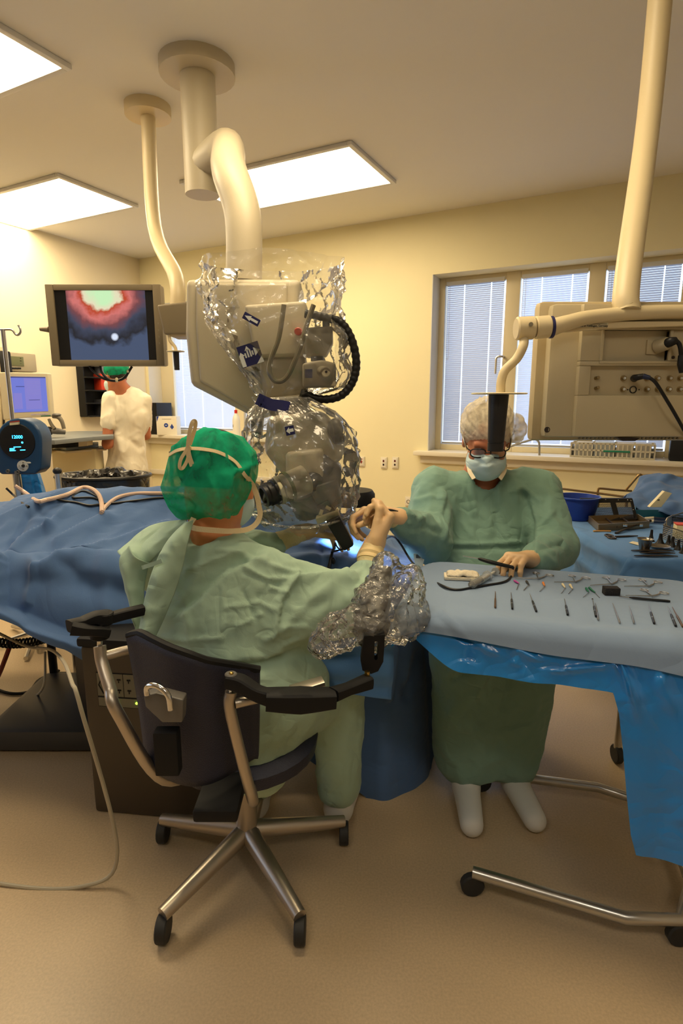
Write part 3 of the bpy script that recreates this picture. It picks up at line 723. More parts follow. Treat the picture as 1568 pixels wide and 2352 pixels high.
# gown
eR, wR = P(812, 1388, 1.46), P(842, 1326, 1.565)
gp = [('e', (-.325, 1.475, .79), (.185, .135, .19), rotz(-.3), .04), ('e', (-.31, 1.44, .68), (.19, .145, .22), rotz(-.3), .06), ('e', (-.27, 1.46, .52), (.22, .19, .15), rotz(-.3), .08),
      ('c', P(470, 1275, 1.43), P(610, 1325, 1.44), .050, .068, .05), ('c', P(470, 1275, 1.43), V((-.49, 1.52, .90)), .055, .078, .05),
      ('c', P(650, 1352, 1.45), eR, .076, .078, .05), ('c', P(650, 1425, 1.42), P(770, 1400, 1.44), .085, .062, .05), ('c', eR, wR, .078, .052, .03),
      ('c', V((-.50, 1.53, .88)), P(520, 1260, 1.80), .085, .07, .04), ('c', P(520, 1255, 1.80), P(628, 1252, 1.80), .065, .045, .03),
      ('c', (-.20, 1.46, .47), (-.02, 1.60, .47), .12, .085, .05), ('c', (-.36, 1.50, .47), (-.27, 1.62, .47), .12, .085, .05), ('c', (-.02, 1.60, .46), (-.01, 1.60, .14), .085, .07, .03), ('c', (-.27, 1.62, .46), (-.28, 1.62, .14), .085, .07, .03),
      ('c', P(560, 1520, 1.36), P(700, 1560, 1.42), .06, .06, .06), ('c', (-.26, 1.36, .55), (-.22, 1.36, .40), .10, .10, .06),
      ('cut', P(478, 1246, 1.42) + V((.01, 0, .03)), (.25, .1, 1))]
gp = gp[:-1] + [('-e', H.p(0, -.045, -.135), (.064, .064, .042), H.R, .01)]
lines = [([(590, 1274), (505, 1320), (455, 1372), (427, 1396)], (16,), -.020), ([(525, 1309), (514, 1355), (505, 1460)], 4, .005), ([(684, 1322), (645, 1380), (632, 1460)], (9,), .012), ([(594, 1372), (614, 1347)], 4, -.006), ([(621, 1349), (660, 1364)], 5, .006), ([(560, 1300), (612, 1330), (655, 1328)], 5, .006), ([(565, 1318), (640, 1345)], 4, -.005),
         ([(683, 1326), (730, 1320), (808, 1316)], (9,), .016), ([(560, 1275), (600, 1290), (690, 1320)], 6, .007), ([(838, 1296), (846, 1340)], 5, .008), ([(818, 1345), (845, 1300)], 5, -.007), ([(800, 1320), (838, 1362)], (8,), .010), ([(820, 1290), (860, 1310)], 5, .006),
         ([(660, 1495), (720, 1475), (780, 1440)], 8, -.012), ([(470, 1530), (600, 1520), (690, 1495)], (12,), -.020), ([(520, 1395), (600, 1385), (630, 1400)], 6, .005), ([(360, 1460), (420, 1470), (505, 1465)], 7, .007), ([(500, 1262), (560, 1268), (610, 1285)], 7, .008), ([(430, 1310), (480, 1290), (560, 1262)], 6, .006), ([(545, 1440), (600, 1410)], 4, .006), ([(650, 1440), (690, 1400), (760, 1340)], 12, .008),
         ([(400, 1330), (430, 1420), (440, 1480)], 8, .006), ([(700, 1395), (760, 1380), (820, 1330)], 16, -.006), ([(560, 1360), (585, 1420)], 6, -.006), ([(610, 1470), (660, 1440), (700, 1440)], 6, .007), ([(640, 1480), (680, 1462)], 4, -.006)]
co, fa = clothe(gp, .0066, [((6, 6, 3), .010, 3, 1.0), ((12, 12, 9), .0055, 8, 1.0), ((30, 24, 20), .0020, 21, 1.0)], lines, it=2)
G = mesh_np(co, fa, 'gown', gown_a, S)
bvg = snapper(co, fa)
# loose gown flaps at the nape
def patch(poly, Ys, nu, nv, amp, seed, root, name, m, th=.0018):
    """sheet between a left and a right edge polyline (pixel points with distances)"""
    Lp = catmull([P(x, y, Y) for (x, y), Y in zip(poly[0], Ys[0])], 8); Rp = catmull([P(x, y, Y) for (x, y), Y in zip(poly[1], Ys[1])], 8)
    def at(c, v): f = v * (len(c) - 1); i = min(int(f), len(c) - 2); return c[i].lerp(c[i + 1], f - i)
    def fn(u, v):
        p = at(Lp, v).lerp(at(Rp, v), u); bul = math.sin(math.pi * u); p.y -= bul * amp * 1.6
        return p + V((0, -1, .2)) * amp * (noise.noise(p * 14 + V((seed, 0, 0))) + .6 * ridge(np.array(noise.noise(p * V((1, 1, 1)).x * 20 + V((0, seed, 0)))), 2).item() * .8)
    return MB().grid(fn, nu, nv).build(name, m, root, sharp=0, solid=th)
patch(([(428, 1196), (372, 1262), (340, 1350), (316, 1474)], [(444, 1194), (432, 1252), (402, 1360), (349, 1486)]), ([1.36, 1.31, 1.285, 1.27], [1.36, 1.32, 1.295, 1.27]), 30, 60, .012, 3, S, 'gown_flap', gown_a)
patch(([(300, 1252), (276, 1290), (300, 1390), (320, 1466)], [(345, 1292), (335, 1330), (330, 1400), (330, 1470)]), ([1.36, 1.34, 1.33, 1.30], [1.36, 1.36, 1.34, 1.31]), 24, 44, .014, 6, S, 'gown_flap', gown_a)
patch(([(432, 1192), (345, 1208), (274, 1266)], [(436, 1215), (392, 1245), (346, 1290)]), ([1.42, 1.46, 1.38], [1.39, 1.37, 1.36]), 28, 40, .016, 9, S, 'gown_flap', gown_a)
MB().ribbon([P(326, 1304, 1.30), P(350, 1296, 1.29), P(372, 1288, 1.28)], .010, (0, -1, .3), .0015).build('gown_tie', gown_a, S)
MB().ribbon([P(445, 1190, 1.38), P(436, 1205, 1.365), P(428, 1222, 1.36), P(420, 1232, 1.36)], [.014, .010, .018], (0, -1, .2), .002).build('mask_tie', tape_m, S)
# cap
cp = [H.E((0, -.015, .032), (.104, .118, .094), .03), H.E((0, -.07, -.015), (.088, .06, .08), .04), ('e', P(446, 1140, 1.45), (.070, .06, .064), None, .05), ('e', P(500, 1135, 1.41), (.066, .055, .058), None, .05),
      ('cut', H.p(0, .045, -.030), H.R @ V((0, .86, -.50))), ('cut', P(480, 1189, 1.40), (.12, .15, -1))]
co, fa = surface(cp, .0065); co = smooth(co, fa, 1); nm = vnormals(co, fa)
co = co + nm * (.007 * (ridge(fnoise(co, (13, 13, 7), 2, 1) * 2, 2) - .4))[:, None]
low = np.clip((1.075 - co[:, 2]) / .06, 0, 1); co = co + nm * (low * .016 * fnoise(co, 32, 5, 1))[:, None]
co = creases(co, vnormals(co, fa), [([(500, 985), (480, 1040), (478, 1080), (500, 1150), (525, 1185)], (13,), .012), ([(455, 1035), (425, 1090), (385, 1150)], (12,), -.010), ([(560, 1085), (530, 1100), (525, 1140)], (10,), .010), ([(610, 1060), (560, 1075), (535, 1085)], 6, .007), ([(540, 1090), (545, 1130), (575, 1155)], 6, -.008), ([(430, 1150), (445, 1165), (440, 1185)], 6, -.010), ([(470, 1165), (490, 1180)], 5, .008), ([(400, 1160), (430, 1170)], 5, .008), ([(505, 1165), (520, 1150), (515, 1190)], 6, -.010), ([(595, 1100), (612, 1075)], 5, .006), ([(420, 1010), (410, 1060), (395, 1110)], 8, .006), ([(550, 1150), (575, 1165)], 4, -.007)])
capo = mesh_np(co, fa, 'surgical_cap', cap_green, S); bvc = snapper(co, fa)
pts = [(392, 1046), (410, 1036), (436, 1032), (470, 1034), (505, 1042), (538, 1062), (560, 1088), (570, 1102)]
sn = [snap(bvc, *q) for q in pts]; MB().ribbon([a for a, n in sn], .009, [n for a, n in sn], .002).build('cap_tie', tape_m, capo)
k0, kn = snap(bvc, 436, 1033, .007)
MB().ell(k0, (.008, .006, .008)).build('knot', tape_m, capo)
up = V((0, 0, 1)); m_ = mpp(1.4)
MB().ribbon([k0 + V((x * m_, -.008 - .006 * math.sin(i), -y * m_)) for i, (x, y) in enumerate(((0, 0), (6, -30), (14, -56), (20, -58), (16, -40), (4, -8)))], .009, (0, -1, 0), .0015).build('bow', tape_m, capo)
MB().ribbon([k0 + V((x * m_, -.010 - .005 * math.sin(i), -y * m_)) for i, (x, y) in enumerate(((0, 0), (-14, 22), (-18, 40), (-12, 42), (-2, 24), (2, 4)))], .008, (0, -1, 0), .0015).build('bow', tape_m, capo)
MB().ribbon([k0 + V((x * m_, -.010, -y * m_)) for x, y in ((0, 0), (3, 18), (9, 38))], .012, (0, -1, 0), .0015).build('bow_end', tape_m, capo)
# mask with its strap round the neck
mp = [H.E((0, .060, -.06), (.066, .060, .064), .01), ('cut', H.p(0, .10, -.008), H.R @ V((0, -.1, 1))), ('cut', H.p(0, .012, 0), H.R @ V((0, -1, 0)))]
co, fa = surface(mp, .006); mesh_np(co, fa, 'face_mask', mask_m, S)
sp = [sn[-1][0] + V((-.004, -.002, .004)), P(582, 1118, 1.44), P(590, 1140, 1.445), P(594, 1160, 1.448), P(597, 1182, 1.448), P(588, 1203, 1.44), P(567, 1216, 1.42), P(530, 1220, 1.385), P(490, 1218, 1.365), P(450, 1214, 1.365), P(436, 1208, 1.38)]
MB().ribbon(sp, .0135, [(.3, -1, .2), (.4, -1, 0), (.4, -1, 0), (.4, -1, 0), (.4, -1, 0), (.3, -1, .1), (.2, -1, .2), (0, -1, .2), (0, -1, .2), (-.2, -1, .2), (-.4, -1, .2)], .002).build('mask_tie', tape_m, S)
# right hand (towards the assistant)
w = P(856, 1256, 1.635); d = P(886, 1204, 1.665) - w
cuff(S, wR, wR.lerp(w, .62), .037, .036, cuff_m, lip=.0)
cuff(S, wR.lerp(w, .50), w + d.normalized() * .006, .040, .031, glove_cuff_m, 'glove_cuff', .0)
q = hand(w, d, (-.95, .15, .3), True, [(1.15, 1.35, .7), (1.25, 1.4, .7), (1.3, 1.4, .7), (1.35, 1.4, .7)], thumb=((.78, .18, .30), (.45, -.25, .75)), k=1.15)
co, fa = surface(q, .0032, .012); mesh_np(smooth(co, fa, 1), fa, 'glove', glove_m, S)
# left hand (at the wound)
w = P(697, 1222, 1.83); a = P(628, 1250, 1.80)
cuff(S, a - (w - a) * .25, a.lerp(w, .97), .036, .029, cuff_m, lip=0)
q = hand(w, (.80, .35, .02), (.15, -.35, -.9), False, [(.5, .5, .3), (.6, .55, .3), (.65, .6, .3), (.7, .6, .3)], thumb=((.7, .5, .4), (.9, .2, .4)), k=1.0)
co, fa = surface(q, .0032, .012); mesh_np(smooth(co, fa, 1), fa, 'glove', glove_m, S)
shoe(S, (-.01, 1.59, 0), (.3, 1, 0), shoe_m); shoe(S, (-.28, 1.61, 0), (.1, 1, 0), shoe_m)

# ======== assistant, facing us behind the instrument stand
A = thing('person', 'seated assistant in green gown, mask, glasses and white hair net', 'person', (.535, 2.10, 0))
H = Head(P(1117, 1010, 2.08), (-.16, -.90, -.42), k=1.0)
co, fa = surface(H.prims() + H.neck((.535, 2.16, 1.02), .056, .075) + [('e', (.535, 2.15, .90), (.15, .09, .15), None, .05)], .006); mesh_np(smooth(co, fa, 1), fa, 'body', skin_dark, A)
hw = [H.E((0, -.03, .045), (.096, .125, .098), .03), ('e', P(1182, 985, 2.13), (.040, .06, .055), None, .04), ('cut', H.p(0, .085, .048), H.R @ V((0, .62, -.78)))]
co, fa = surface(hw, .006); co = smooth(co, fa, 1); nm = vnormals(co, fa)
rel = (co - np.array(H.p(0, -.03, .05))) @ np.array(H.R); ang = np.arctan2(rel[:, 0], rel[:, 2])
pl = np.array([noise.noise(V((math.cos(a) * 5, math.sin(a) * 5, r * 5))) for a, r in zip(ang, rel[:, 1])])
co = co + nm * (.006 * (ridge(pl * 2.4, 2) - .4))[:, None] + nm * (.0015 * fnoise(co, 20, 2, 1))[:, None]
co = creases(co, vnormals(co, fa), [([(1090, 945), (1110, 925), (1120, 915)], 4, .005), ([(1078, 945), (1080, 978)], 3, .004), ([(1095, 950), (1100, 976)], 3, .004), ([(1110, 945), (1112, 978)], 3, .004), ([(1172, 930), (1185, 960)], 4, .005), ([(1168, 960), (1178, 985), (1172, 1000)], 4, -.005)])
mesh_np(co, fa, 'hair_net', cap_white, A)
co, fa = surface([H.E((0, -.022, .037), (.080, .102, .088)), ('cut', H.p(0, .075, .055), H.R @ V((0, .62, -.78)))], .007); mesh_np(co, fa, 'hair', mat('hair_brown', RGB(96, 70, 48), .6, bump=(120, .4, 2)), A)
mp = [H.E((0, .052, -.062), (.072, .070, .072), .01), H.C((0, .10, -.01), (0, .118, -.035), .012, .016, .02), ('cut', H.p(0, .10, -.004), H.R @ V((0, -.22, 1))), ('cut', H.p(0, .005, 0), H.R @ V((0, -1, -.12)))]
co, fa = surface(mp, .0055); nm = vnormals(co, fa)
co = creases(co, nm, [([(1070, 1038), (1110, 1055), (1160, 1040)], 4, .004), ([(1075, 1050), (1115, 1068), (1158, 1052)], 4, -.004), ([(1080, 1035), (1085, 1045)], 3, .003)]); mo = mesh_np(co, fa, 'face_mask', mask_m, A)
for x in (-1, 1): MB().tube([H.p(x * .068, .03, -.03), H.p(x * .08, .005, -.01), H.p(x * .085, -.012, .015)], .0013, 5).build('ear_loop', tape_m, mo)
gl = mat('spectacle_black', (.012, .010, .012, 1), .25); gf = MB()
for x in (-1, 1):
    ring = [H.p(x * .034 + .026 * math.copysign(abs(math.cos(a)) ** .7, math.cos(a)), .106 - .010 * abs(math.cos(a) * .5 + x * .0), .002 + .017 * math.copysign(abs(math.sin(a)) ** .75, math.sin(a))) for a in [2 * math.pi * i / 20 for i in range(20)]]
    gf.tube(ring, .0024, 6, 1, True)
    gf.tube([H.p(x * .060, .100, .010), H.p(x * .072, .085, .012), H.p(x * .082, .03, .014), H.p(x * .084, -.01, .012)], .0024, 6, 4)
gf.tube([H.p(-.010, .108, .006), H.p(0, .112, .009), H.p(.010, .108, .006)], .0026, 6, 4)
g = gf.build('glasses', gl, A)
for x in (-1, 1): MB().lathe([(.022, 0), (.0219, .001)], H.p(x * .034, .105, .002), frame(H.f), 18).build('lens', glass_m, g)
# collar of the undershirt
for x in (-1, 1): MB().ribbon([P(1118 + x * 42, 1066, 2.06), P(1118 + x * 40, 1082, 2.03), P(1118 + x * 30, 1100, 2.0)], .014, (x * .3, -1, .4), .004).build('collar', mat('collar_white', RGB(235, 220, 190), .8), A)
eL, wL = P(1276, 1258, 1.96), P(1226, 1291, 1.765); eR, wR = P(985, 1238, 1.97), P(914, 1196, 1.80)
gp = [('e', (.535, 2.14, .86), (.195, .125, .19), None, .04), ('e', (.535, 2.10, .68), (.20, .15, .22), None, .06), ('e', (.535, 2.10, .54), (.22, .18, .14), None, .06),
      ('c', P(1112, 1122, 2.12), P(1000, 1125, 2.13), .062, .075, .05), ('c', P(1112, 1122, 2.12), P(1225, 1125, 2.13), .062, .078, .05),
      ('c', P(998, 1135, 2.12), eR, .085, .080, .04), ('c', eR, wR, .078, .046, .03), ('c', P(1230, 1135, 2.12), eL, .082, .072, .04), ('c', eL, wL, .070, .046, .03),
      ('c', (.46, 2.08, .54), (.41, 1.72, .52), .12, .10, .05), ('c', (.62, 2.08, .54), (.60, 1.74, .52), .12, .10, .05), ('c', (.41, 1.72, .52), (.42, 1.74, .14), .105, .10, .05), ('c', (.60, 1.74, .52), (.58, 1.76, .14), .105, .10, .05), ('c', (.5, 1.76, .50), (.5, 1.78, .2), .10, .10, .08),
      ('-e', H.p(0, .015, -.165), (.072, .095, .058), None, .012)]
lines = [([(1010, 1130), (1030, 1170), (1020, 1240)], 7, .009), ([(1080, 1100), (1090, 1160), (1085, 1230)], 9, .007), ([(1130, 1110), (1140, 1180), (1135, 1250)], 8, -.007), ([(1180, 1110), (1190, 1150)], 8, .006), ([(1030, 1248), (1100, 1250), (1190, 1246)], 5, .008), ([(1032, 1258), (1100, 1262), (1200, 1255)], 5, -.006),
         ([(1020, 1140), (1012, 1190), (1020, 1215)], (10,), .014), ([(1210, 1140), (1225, 1200), (1225, 1255)], (9,), -.014), ([(1265, 1180), (1240, 1210), (1230, 1250)], 6, .008), ([(1240, 1258), (1290, 1250)], 6, -.010), ([(1250, 1275), (1280, 1300)], 6, .008), ([(925, 1180), (960, 1190), (1000, 1185)], 6, .007), ([(940, 1215), (980, 1210), (1010, 1225)], 6, -.008), ([(955, 1150), (990, 1140), (1010, 1150)], 6, .007), ([(930, 1165), (955, 1200), (950, 1225)], 5, .007), ([(960, 1195), (985, 1180)], 4, .006),
         ([(1040, 1540), (1110, 1500), (1180, 1540)], 8, .010), ([(1130, 1520), (1090, 1600)], 8, .012), ([(1040, 1560), (1100, 1530)], 7, -.010), ([(1170, 1130), (1200, 1120), (1240, 1150)], 5, .006)]
co, fa = clothe(gp, .0080, [((6, 6, 2.6), .013, 13, 1.0), ((13, 13, 8), .0065, 18, 1.0), ((30, 24, 20), .0022, 25, 1.0)], lines, it=2); mesh_np(co, fa, 'gown', gown_b, A)
w = P(895, 1186, 1.775); cuff(A, wR + (wR - w) * .3, wR.lerp(w, .95), .036, .031, cuff_m, lip=0)
q = hand(w, (-.95, -.12, .10), (-.1, -.55, -.8), True, [(.65, .9, .5), (.8, 1.0, .5), (.95, 1.0, .5), (1.05, 1.0, .5)], thumb=((.75, .35, .5), (.9, -.1, .4)), k=1.06)
co, fa = surface(q, .0032, .012); mesh_np(smooth(co, fa, 1), fa, 'glove', glove_m, A)
w = P(1217, 1288, 1.745); w.z += .005
cuff(A, wL + (wL - w) * .5, w, .037, .030, cuff_m, lip=0)
q = hand(w, (-.72, -.62, .26), (-.30, -.35, -.85), False, [(.65, .75, .4), (.70, .80, .4), (.72, .80, .4), (.75, .8, .4)], thumb=((.8, .25, .55), (.95, .0, .3)), k=1.0)
co, fa = surface(q, .0032, .012); mesh_np(smooth(co, fa, 1), fa, 'glove', glove_m, A)
shoe(A, (.42, 1.70, 0), (-.1, -1, 0), shoe_m); shoe(A, (.59, 1.72, 0), (.1, -1, 0), shoe_m)
t = thing('stool', 'round black stool under the assistant in the green gown', 'stool', (.53, 2.14, 0))
MB().lathe([(.14, .39), (.17, .40), (.175, .43), (.16, .45)], (.53, 2.14, 0), None, 24).build('seat', mat('black_pad', (.02, .02, .022, 1), .5), t)
MB().cyl((.53, 2.14, .08), (.53, 2.14, .39), .025).build('post', steel, t)
for k in range(5):
    a = k * 2 * math.pi / 5; e = V((.53 + .26 * math.cos(a), 2.14 + .26 * math.sin(a), .07)); MB().tube([(.53, 2.14, .10), e], [.022, .014], 8, 1).build('leg', steel, t)
    MB().cyl(e + V((-.012, 0, -.037)), e + V((.012, 0, -.037)), .03, n=14, bev=.003).build('caster', mat('rubber', (.02, .02, .02, 1), .6), t)

# ======== nurse at the computer, back to us
N = thing('person', 'standing nurse in white tunic and green cap, seen from behind', 'person', (-1.74, 4.6, 0))
tunic_m = fabric('tunic_white', RGB(238, 228, 205), cs=8, st=.22)
H = Head(P(266, 865, 4.58), (-.80, .58, -.12), k=.98)
sh, el = P(252, 912, 4.55), P(246, 1020, 4.50)
bp = H.prims() + H.neck(P(288, 905, 4.62), .05, .065) + [('e', P(292, 950, 4.62), (.14, .09, .2), None, .05), ('c', sh, el, .045, .038, .03), ('c', el, el + V((.10, .25, .03)), .038, .028, .02),
      ('c', P(338, 920, 4.65), P(336, 1000, 4.70), .04, .034, .03), ('c', P(336, 1000, 4.70), P(316, 1010, 4.88), .034, .028, .02),
      ('c', P(270, 1090, 4.6), (-1.85, 4.6, .08), .07, .045, .03), ('c', P(315, 1090, 4.6), (-1.66, 4.6, .08), .07, .045, .03)]
co, fa = surface(bp, .011); mesh_np(smooth(co, fa, 1), fa, 'body', skin_dark, N)
co, fa = surface([H.E((0, -.02, .035), (.081, .102, .088)), ('cut', H.p(0, .06, .03), H.R @ V((0, .55, -.835)))], .010); mesh_np(co, fa, 'hair', hair_m, N)
co, fa = surface([H.E((0, -.02, .05), (.092, .112, .09)), ('cut', H.p(0, .075, .04), H.R @ V((0, .42, -.9)))], .009); nm = vnormals(co, fa); mesh_np(co + nm * (.004 * fnoise(co, 25, 4, 1))[:, None], fa, 'surgical_cap', cap_green, N)
co, fa = surface([H.E((0, .05, -.06), (.072, .07, .07), .01), ('cut', H.p(0, .1, -.01), H.R @ V((0, -.1, 1))), ('cut', H.p(0, .01, 0), H.R @ V((0, -1, 0)))], .009); mesh_np(co, fa, 'face_mask', mask_m, N)
gp = [('e', P(297, 950, 4.62), (.155, .12, .21), None, .04), ('e', P(292, 1030, 4.62), (.150, .125, .22), None, .06), ('c', P(282, 1075, 4.62), P(300, 1076, 4.62), .135, .135, .05), ('c', P(282, 900, 4.60), P(256, 912, 4.57), .045, .052, .03), ('c', sh + V((0, 0, -.01)), sh.lerp(el, .56), .056, .058, .012),
      ('c', P(305, 902, 4.62), P(330, 918, 4.64), .045, .055, .03), ('c', P(332, 922, 4.64), P(334, 985, 4.70), .055, .052, .02), ('cut', P(290, 1080, 4.6) + V((0, 0, -.03)), (0, 0, -1)), ('-e', H.p(0, -.03, -.125), (.050, .052, .022), None, .010)]
ln = [([(262, 905), (272, 940), (270, 975)], (8,), .014), ([(300, 900), (305, 960), (310, 1010)], 9, .010), ([(285, 930), (282, 1000)], 7, -.008), ([(330, 950), (320, 1005)], 8, .012), ([(255, 945), (250, 965)], 5, .008), ([(300, 1010), (320, 1030), (340, 1020)], 6, -.010), ([(270, 1000), (280, 1050)], 7, .008)]
co, fa = clothe(gp, .0095, [((8, 8, 4), .007, 33, 2), ((18, 18, 10), .004, 34, 3)], ln, it=1); mesh_np(co, fa, 'tunic', tunic_m, N)
gp = [('c', P(278, 1080, 4.62), (-1.845, 4.6, .10), .115, .075, .05), ('c', P(306, 1080, 4.62), (-1.655, 4.6, .10), .115, .075, .05)]
co, fa = clothe(gp, .016, [((6, 6, 3), .010, 43, 2)], [], it=1); mesh_np(co, fa, 'trousers', tunic_m, N)
shoe(N, (-1.845, 4.6, 0), (-.5, .8, 0), shoe_m); shoe(N, (-1.655, 4.6, 0), (-.5, .8, 0), shoe_m)

# ------------------------------------------------------------------ surgical microscope and its clear plastic drapes
beige = mat('device_beige', RGB(202, 190, 162), .45, bump=(200, .03, 2)); beige_d = mat('device_beige_dark', RGB(146, 136, 114), .45)
greyd = mat('device_grey', RGB(104, 100, 94), .4); black = mat('black_plastic', (.011, .011, .012, 1), .42, spec=.35); blackm = mat('black_matt', (.009, .009, .010, 1), .6, spec=.25)
cream = mat('cream_plastic', RGB(232, 220, 178), .45); navy = mat('navy_tape', RGB(32, 34, 92), .4); white_ink = mat('white_ink', (.85, .85, .82, 1), .6)
clear = film('clear_film', (.985, .985, .97, 1), .09, .16, 26, .18, 1.62); crumple = film('crumpled_film', (.98, .98, .96, 1), .14, .11, 46, .45, 1.5)
def pprism(poly, Y, depth, bev=.0, mb=None): return (mb or MB()).prism([P(x, y, Y) for x, y in poly], (0, depth, 0), bev, 3)
M = thing('surgical_microscope', 'beige surgical microscope on a thick ceiling arm over the patient', 'microscope', (-.1, 1.95, 0))
M.location = (-.1, 1.95, .9)
pprism([(426, 640), (424, 765), (436, 884), (592, 964), (668, 934), (690, 640)], 1.95, .22, .022).build('arm_housing', beige, M)
pprism([(449, 650), (449, 752), (458, 876), (580, 946), (650, 916), (660, 650)], 1.938, .03, .010).build('cover_panel', beige, M)
pprism([(574, 935), (604, 945), (598, 1010), (576, 1000)], 2.0, .05, .006).build('strut', black, M)
pprism([(452, 668), (640, 668), (640, 640), (452, 640)], 1.97, .18, .02).build('arm_cap', beige, M)
a, b = P(560, 650, 2.06), V((-.62, 2.75, 2.35))
MB().tube([a, a + V((0, .02, .22)), a + V((-.06, .12, .40)), b + V((.15, -.2, .0)), b], .062, 16, 6).build('ceiling_arm', beige, M)
MB().cyl(b + V((0, 0, -.12)), V((b.x, b.y, CEIL)), .075, n=24).build('ceiling_column', beige, M)
MB().cyl(V((b.x, b.y, CEIL - .05)), V((b.x, b.y, CEIL)), .16, n=28).build('ceiling_flange', beige, M)
# stacked camera units
pprism([(560, 700), (702, 690), (702, 818), (585, 822)], 1.84, .12, .012).build('camera_unit', beige, M)
pprism([(700, 752), (763, 748), (764, 785), (748, 816), (700, 818)], 1.80, .10, .008).build('camera_unit', beige_d, M)
lo = pprism([(694, 834), (740, 826), (771, 834), (771, 888), (694, 890)], 1.78, .10, .010).build('camera_unit', beige, M)
MB().cyl(P(738, 853, 1.785), P(748, 854, 1.745), .016, n=16, bev=.003).build('knob', beige, lo)
MB().cyl(P(749, 854, 1.7449), P(749, 854, 1.7435), .004, n=10).build('hole', dark_m, lo)
pprism([(700, 848), (717, 848), (717, 868), (700, 868)], 1.775, .006).build('label', navy, lo)
pprism([(740, 722), (757, 722), (757, 750), (740, 750)], 1.84, .03, .004).build('connector', black, M)
MB().cyl(P(686, 762, 1.835), P(684, 761, 1.815), .012, n=14, bev=.002).build('red_button', mat('red_plastic', RGB(205, 62, 34), .4), M, label='red round button')
MB().cyl(P(728, 815, 1.84), P(728, 830, 1.84), .02, n=12).build('joint', black, M)
pprism([(600, 915), (700, 905), (712, 965), (630, 975)], 1.82, .14, .02).build('neck', beige_d, M)
pprism([(592, 820), (700, 812), (705, 915), (604, 925)], 1.86, .12, .02).build('carrier', beige, M)
# hose and cable
hp = [(652, 700), (640, 775), (622, 825), (619, 856), (634, 876), (660, 864), (688, 800), (706, 740), (720, 700)]
MB().tube([P(x, y, 1.765) for x, y in hp], .0075, 8, 8).build('grey_hose', mat('hose_grey', RGB(140, 128, 100), .5), M)
cp = [(700, 720), (740, 728), (783, 742), (808, 782), (818, 836), (808, 880), (780, 910), (735, 917), (690, 902)]
ps = catmull([P(x, y, 1.80) for x, y in cp], 12); MB().tube(ps, [.0125 + .0012 * math.sin(i * 1.9) for i in range(len(ps))], 12, 1).build('black_cable', black, M)
# optics head
pprism([(612, 955), (742, 945), (786, 1000), (790, 1050), (742, 1098), (652, 1100), (604, 1040)], 1.80, .16, .03).build('optics_body', beige, M)
pprism([(655, 1040), (742, 1030), (742, 1100), (655, 1100)], 1.77, .05, .015).build('front_block', beige, M)
pprism([(700, 1055), (745, 1040), (785, 1075), (782, 1130), (742, 1150), (706, 1120)], 1.79, .12, .02).build('rotary_unit', greyd, M)
MB().cyl(P(742, 1110, 1.80), P(760, 1166, 1.79), .048, .040, 24, .005).build('lens_barrel', greyd, M)
MB().cyl(P(700, 1130, 1.86), P(716, 1180, 1.88), .060, .055, 24, .006).build('objective', greyd, M)
MB().ell(P(770, 985, 1.80), (.026, .03, .034)).build('knob', greyd, M); MB().ell(P(778, 1007, 1.79), (.022, .026, .02)).build('knob', black, M)
MB().cyl(P(790, 1085, 1.80), P(802, 1080, 1.80), .018, n=14, bev=.003).build('knob', black, M)
MB().cyl(P(716, 1105, 1.775), P(722, 1108, 1.755), .030, n=20, bev=.003).build('focus_ring', black, M)
pprism([(750, 935), (772, 945), (768, 958), (748, 950)], 1.80, .03, .003).build('bracket', black, M)
for Yo, nm_ in ((0, 'binocular_tube'), (.085, 'binocular_tube')):
    e = MB().cyl(P(704, 1100, 1.72 + Yo), P(646, 1124, 1.685 + Yo), .046, .043, 26, .004).build(nm_, beige, M)
    MB().cyl(P(664, 1116.5, 1.697 + Yo), P(657, 1119.5, 1.692 + Yo), .0475, n=26).build('scale_ring', mat('green_scale', RGB(110, 122, 70), .5), e)
    MB().cyl(P(645, 1124.5, 1.684 + Yo), P(636, 1128, 1.679 + Yo), .044, n=26, bev=.002).build('lens_ring', cream, e)
    MB().lathe([(.040, 0), (.041, .012), (.036, .016), (.037, .030), (.033, .034), (.034, .045), (.026, .048), (.022, .03)], P(637, 1128, 1.68 + Yo), frame(P(600, 1142, 1.655 + Yo) - P(637, 1128, 1.68 + Yo)), 26).build('eyecup', black, e)
pad = pprism([(727, 1164), (752, 1148), (779, 1184), (736, 1200)], 1.74, .03, .004).build('control_pad', black, M)
for (x, y), (x2, y2) in (((735, 1184), (739, 1171)), ((748, 1164), (759, 1170))):
    MB().tube([P(x, y, 1.738), P(x2, y2, 1.738)], .0058, 8, 1).build('button', cream, pad)
pprism([(724, 1191), (776, 1174), (780, 1186), (729, 1205)], 1.715, .05, .003).build('cream_bar', cream, M)
hd = pprism([(748, 1200), (779, 1186), (812, 1250), (810, 1255), (791, 1266), (786, 1262)], 1.70, .055, .010).build('handle', black, M)
# lamp of the microscope
ld = bpy.data.lights.new('microscope_lamp', 'SPOT'); ld.energy = 17; ld.color = (.42, .66, 1.0); ld.spot_size = math.radians(96); ld.spot_blend = .55; ld.shadow_soft_size = .012
lo_ = bpy.data.objects.new('microscope_lamp', ld); COL.objects.link(lo_); lo_.location = P(752, 1190, 1.87); tgt = P(786, 1262, 1.89)
lo_.rotation_euler = (tgt - lo_.location).to_track_quat('-Z', 'Y').to_euler(); lo_.parent = M; lo_.location = lo_.location - M.location

